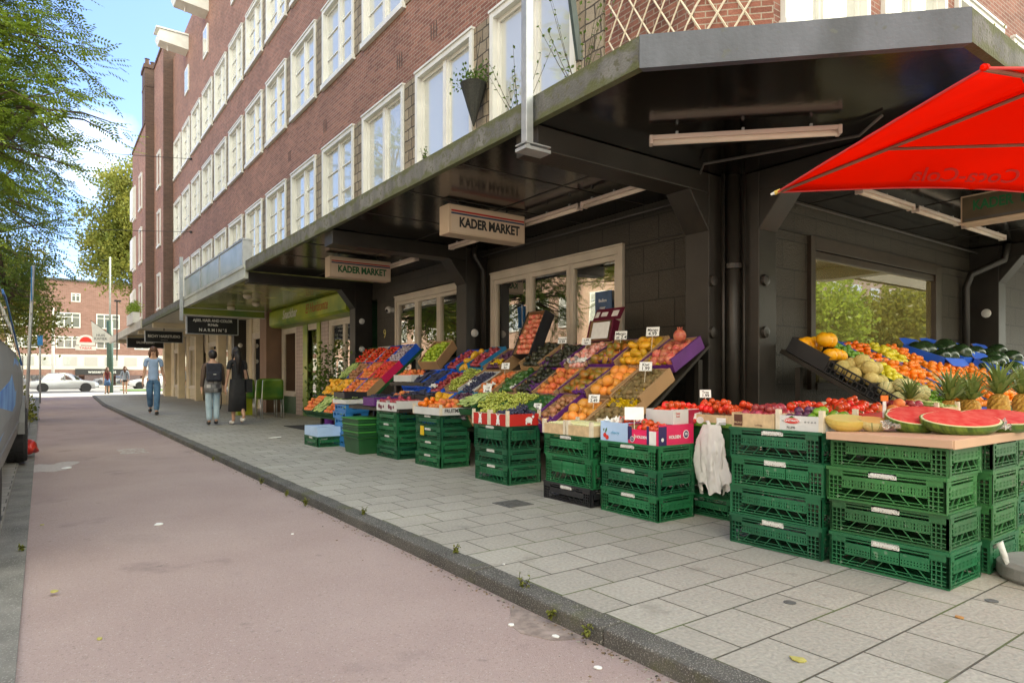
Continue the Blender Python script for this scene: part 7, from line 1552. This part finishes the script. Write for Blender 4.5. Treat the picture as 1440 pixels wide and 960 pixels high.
# --- poles, signs on the left
r = thing('parking_sign', 'tall galvanised pole with a narrow blue sign, slightly leaning, on the left pavement', 'sign', (-.26, 15.9, -.02)); b = MB(); b.tube([(-.26, 16.0, -.02), (-.14, 16.0, 3.25)], .03, 10); b.build('pole', steel, r, smooth=True)
b = MB(); b.box(-.175, -.155, 15.8, 16.2, 2.55, 3.2); b.build('blue_plate', mat('sign_blue_plate', (.03, .22, .55), .4), r); b = MB(); b.box(-.178, -.158, 15.82, 16.18, 2.30, 2.52); b.build('white_plate', white, r)
r = thing('utility_cabinet', 'thin pale grey and green board standing between the van and the sign pole', 'board', (-.3, 12.6, -.02)); b = MB(); b.box(-.275, -.245, 12.4, 13.3, 0, 1.38); b.build('frame', white, r); b = MB(); b.box(-.31, -.277, 12.35, 13.3, .1, 1.35); b.build('panel', mat('cabinet_green', (.05, .18, .05), .5), r); b = MB(); b.box(-.30, -.24, 12.5, 12.56, -.02, .1); b.box(-.30, -.24, 13.1, 13.16, -.02, .1); b.build('leg', dsteel, r)
r = thing('red_bag', 'crumpled red plastic bag on the left kerb behind the van wheel', 'bag', (-.17, 11.2, -.02)); b = MB(); b.sph((-.17, 11.2, .08), .15, 26, 18, sc=(.8, 1.4, .62)); b.V = [(x+.018*math.sin(31*y+9*z)+.012*math.sin(57*z+20*x), y+.02*math.sin(43*x+17*z), z+.022*math.sin(29*x+23*y)*(z > .02)) for x, y, z in b.V]; o = b.build('sack', mat('red_plastic', (.50, .03, .02), .35, .2, 9, bump=.6, bscale=25), r, smooth=True); b = MB(); b.tube([(-.17, 11.35, .15), (-.19, 11.45, .2), (-.15, 11.5, .14)], .012, 5); b.build('handle', MATS['red_plastic'], r)
r = thing('street_sign', 'short pole with a small blue sign farther down the left side', 'sign', (-.05, 33, -.02)); b = MB(); b.tube([(-.06, 33, -.02), (-.06, 33, 2.75)], .035, 8); b.build('pole', steel, r, smooth=True); b = MB(); b.box(-.15, .03, 32.93, 32.96, 2.35, 2.75); b.build('blue_plate', MATS['sign_blue_plate'], r)
r = thing('lamp_mast', 'white lamp mast standing beyond the cross street on the left', 'mast', (1.1, 80, -.1)); b = MB(); b.tube([(.9, 80, -.1), (.9, 80, 8.0)], [.16, .1], 10); b.build('mast', white, r, smooth=True)
r = thing('tram_mast', 'dark green tram mast with pale upper half at the crossing', 'mast', (3.9, 54, -.1)); b = MB(); b.tube([(3.9, 54, -.1), (3.9, 54, 5.0)], .2, 12); b.build('lower_mast', mat('mast_green', (.03, .07, .05), .5), r, smooth=True); b = MB(); b.tube([(3.9, 54, 5.0), (3.9, 54, 9.5)], .06, 10); b.build('upper_mast', mat('mast_pale', (.35,.38,.36), .6), r, smooth=True)
r = thing('round_shop_sign', 'small dome-shaped white and red sign on the tram mast', 'sign', (2.45, 53.7, 3.1)); b = MB(); b.prism([(2.45+.55*math.cos(t*math.pi/12), 3.45+.5*math.sin(t*math.pi/12)) for t in range(13)]+[(1.9, 3.25), (3.0, 3.25)], 1, 53.6, 53.7); b.build('dome', white, r); b = MB(); b.prism([(2.45+.36*math.cos(t*math.pi/10), 3.45+.36*math.sin(t*math.pi/10)) for t in range(11)], 1, 53.58, 53.598); b.build('red_arch', redp, r); b = MB(); b.box(1.85, 3.05, 53.6, 53.7, 2.9, 3.18); b.build('plate', white, r); text('TABAK', .24, FY(2.45, 53.595, 3.04), redp, r); b = MB(); b.tube([(2.9, 53.75, 3.4), (3.9, 54, 3.4)], .03, 6); b.build('bracket', dsteel, r)
r = thing('banner', 'triangular white flag with black letters hanging from the end of the canopy', 'flag', (4.2, 44.6, 3.2)); b = MB(); V = [(2.3, 44.5, 4.25), (2.38, 44.5, 3.05), (3.75, 44.5, 3.05)]; b.prism([(v[0], v[2]) for v in V], 1, 44.48, 44.5); b.build('cloth', paper, r); text('HUIS\nKAMER', .20, FY(2.75, 44.478, 3.35), ink, r); b = MB(); b.tube([(2.25, 44.52, 4.3), (4.0, 44.52, 2.9)], .02, 6); b.build('flagpole', dsteel, r)
# lamp poles at the far canopy
r = thing('street_lamp', 'thin black lamp pole at the far end of the canopy', 'lamp', (3.15, 40, 0)); b = MB(); b.tube([(3.12, 39, 1.9), (3.12, 39, 4.9)], .03, 8); b.build('pole', dsteel, r); b = MB(); b.box(3.0, 3.3, 38.9, 39.1, 4.9, 4.98); b.build('lamp_head', dsteel, r); b = MB(); b.tube([(3.12, 39, 3.1), (3.25, 39, 3.1)], .02, 6); b.build('bracket', dsteel, r)
r = thing('downpipe_post', 'grey vertical post with wires at the corner of the lightbox', 'post', (3.1, 19.95, 2.5)); b = MB(); b.box(3.08, 3.16, 19.92, 20.0, 2.6, 4.35); b.build('post', steel, r)
# overhead wires with wall anchors
def wire(p0, p1, sag, label):
    b = MB(); pts = [tuple(Vector(p0).lerp(Vector(p1), i/14)-Vector((0, 0, sag*math.sin(math.pi*i/14)))) for i in range(15)]; b.tube(pts, .012, 5); r_ = .06; b.sph(p1, r_, 8, 6); tag(b.build('overhead_wire', ink, origin=tuple(p1)), label, 'wire', 'tram span wires')
wire((-16, 34, 10.2), (5.30, 31.5, 10.6), .5, 'upper span wire fixed to the brick wall between the windows'); wire((-16, 34, 6.9), (5.30, 31.5, 7.4), .4, 'lower span wire fixed to the brick wall')
# ================================================================== SMALL THINGS ON THE GROUND
b = MB(); b.box(3.05, 3.30, 4.28, 4.53, .0005, .004); b.box(3.07, 3.28, 4.30, 4.51, .004, .006); 
for k in range(5): b.box(3.075, 3.275, 4.31+.04*k, 4.33+.04*k, .006, .009)
tag(b.build('drain_cover', mat('iron_cover', (.10, .10, .095), .7, .3, 30, bump=.5), origin=(3.17, 4.4, 0)), 'small square iron cover set in the paving', 'cover')
rng = random.Random(4)
def litter(label, x, y, z, s, m, seed, name='paper_scrap'):
    rg = random.Random(seed); b = MB(); n = 7; b.prism([(x+s*(.6+.5*rg.random())*math.cos(i*6.283/n), y+s*1.3*(.6+.5*rg.random())*math.sin(i*6.283/n)) for i in range(n)], 2, z, z+.003+s*.06); o = b.build(name, m, origin=(x, y, z)); o.rotation_euler = (rg.uniform(-.08, .08), rg.uniform(-.08, .08), 0); tag(o, label, 'litter', 'litter on the ground')
lf = mat('fallen_leaf', (.40, .36, .10), .7, .2, 20); 
for i, (x, y, z, s, m, lb_) in enumerate(((1.72, 2.40, -.068, .014, paper, 'crumpled white paper scrap by the kerb weed'), (1.80, 2.18, -.068, .018, paper, 'larger white paper scrap in the dirt by the kerb'), (2.28, 1.35, .002, .028, lf, 'yellow-green fallen leaf on the paving at the bottom'), (3.25, 1.18, .002, .018, mat('brown_leaf', (.4, .2, .06), .7), 'brown leaf beside the parasol foot'), (1.74, 1.85, -.068, .018, paper, 'white paper strip with red edge at the bottom by the kerb'),
    (.72, 5.6, -.068, .035, paper, 'flat white paper scrap on the red path'), (.05, 4.1, -.05, .02, lf, 'leaf in the left gutter'), (.0, 6.0, -.05, .02, lf, 'leaf farther up the left gutter'), (3.3, 11.6, .002, .12, paper, 'white paper sheet on the paving left of the stall'), (.25, 9.7, -.066, .06, paper, 'white scrap beside the pale patch'), (.2, 3.3, -.068, .012, lf, 'tiny leaf on the red path'), (1.45, 4.7, -.068, .012, paper, 'tiny white scrap near the kerb'), (2.1, 3.0, .003, .008, paper, 'chip of paper on the kerb edge'))): litter(lb_, x, y, z, s, m, i)
# dirt strip along the kerb foot (fine debris: stuff)
b = MB(); rg = random.Random(12)
for i in range(1500):
    y = 1.4+rg.random()**1.6*26; x = 1.89-abs(rg.gauss(0, .035))-(.25*rg.random() if rg.random() < .06 else 0); s = .002+.005*rg.random()**2; a = rg.random()*6; T_ = Matrix.Translation((x, y, -.069)) @ Matrix.Rotation(a, 4, 'Z'); b.box(-s, s, -s*.6, s*.6, 0, s*.5, rg.choice((0, 1, 2, 2)), T_)
tag(b.build('kerb_debris', [mat('debris_dark', (.07, .06, .045), .9), mat('debris_pale', (.4, .37, .3), .9), mat('debris_brown', (.2, .13, .07), .9)]), kind='stuff')
b = MB()
for i in range(16):
    y = 2.1+.03*i; b.add([(1.60+.02*math.sin(i), y, -.0685), (1.89, y, -.0685), (1.89, y+.03, -.0685), (1.60+.02*math.sin(i+1), y+.03, -.0685)], [(0, 1, 2, 3)])
b.prism([(1.55, 2.25), (1.6, 2.0), (1.75, 1.9), (1.89, 1.95), (1.89, 2.7), (1.75, 2.75), (1.65, 2.55)], 2, -.0695, -.0665) if False else None
o = MB(); o.prism([(1.72, 2.42), (1.70, 2.3), (1.76, 2.16), (1.83, 2.12), (1.888, 2.1), (1.888, 2.62), (1.84, 2.58), (1.79, 2.50)], 2, -.0698, -.0672); tag(o.build('dirt_patch', mat('dirt', (.27, .215, .185), .95, .3, 20, bump=.8, bscale=80)), kind='structure')
# round spots: worn iron plugs in the paving
for i, (x, y) in enumerate(((2.83, 1.72), (3.62, 1.18))):
    o = MB(); o.prism([(x+.028*math.cos(t*.5236), y+.028*math.sin(t*.5236)) for t in range(12)], 2, .0008, .003); tag(o.build('iron_plug', MATS['iron_cover']), f'round dark plug in a paving tile, {["left", "right"][i]} one', 'plug')
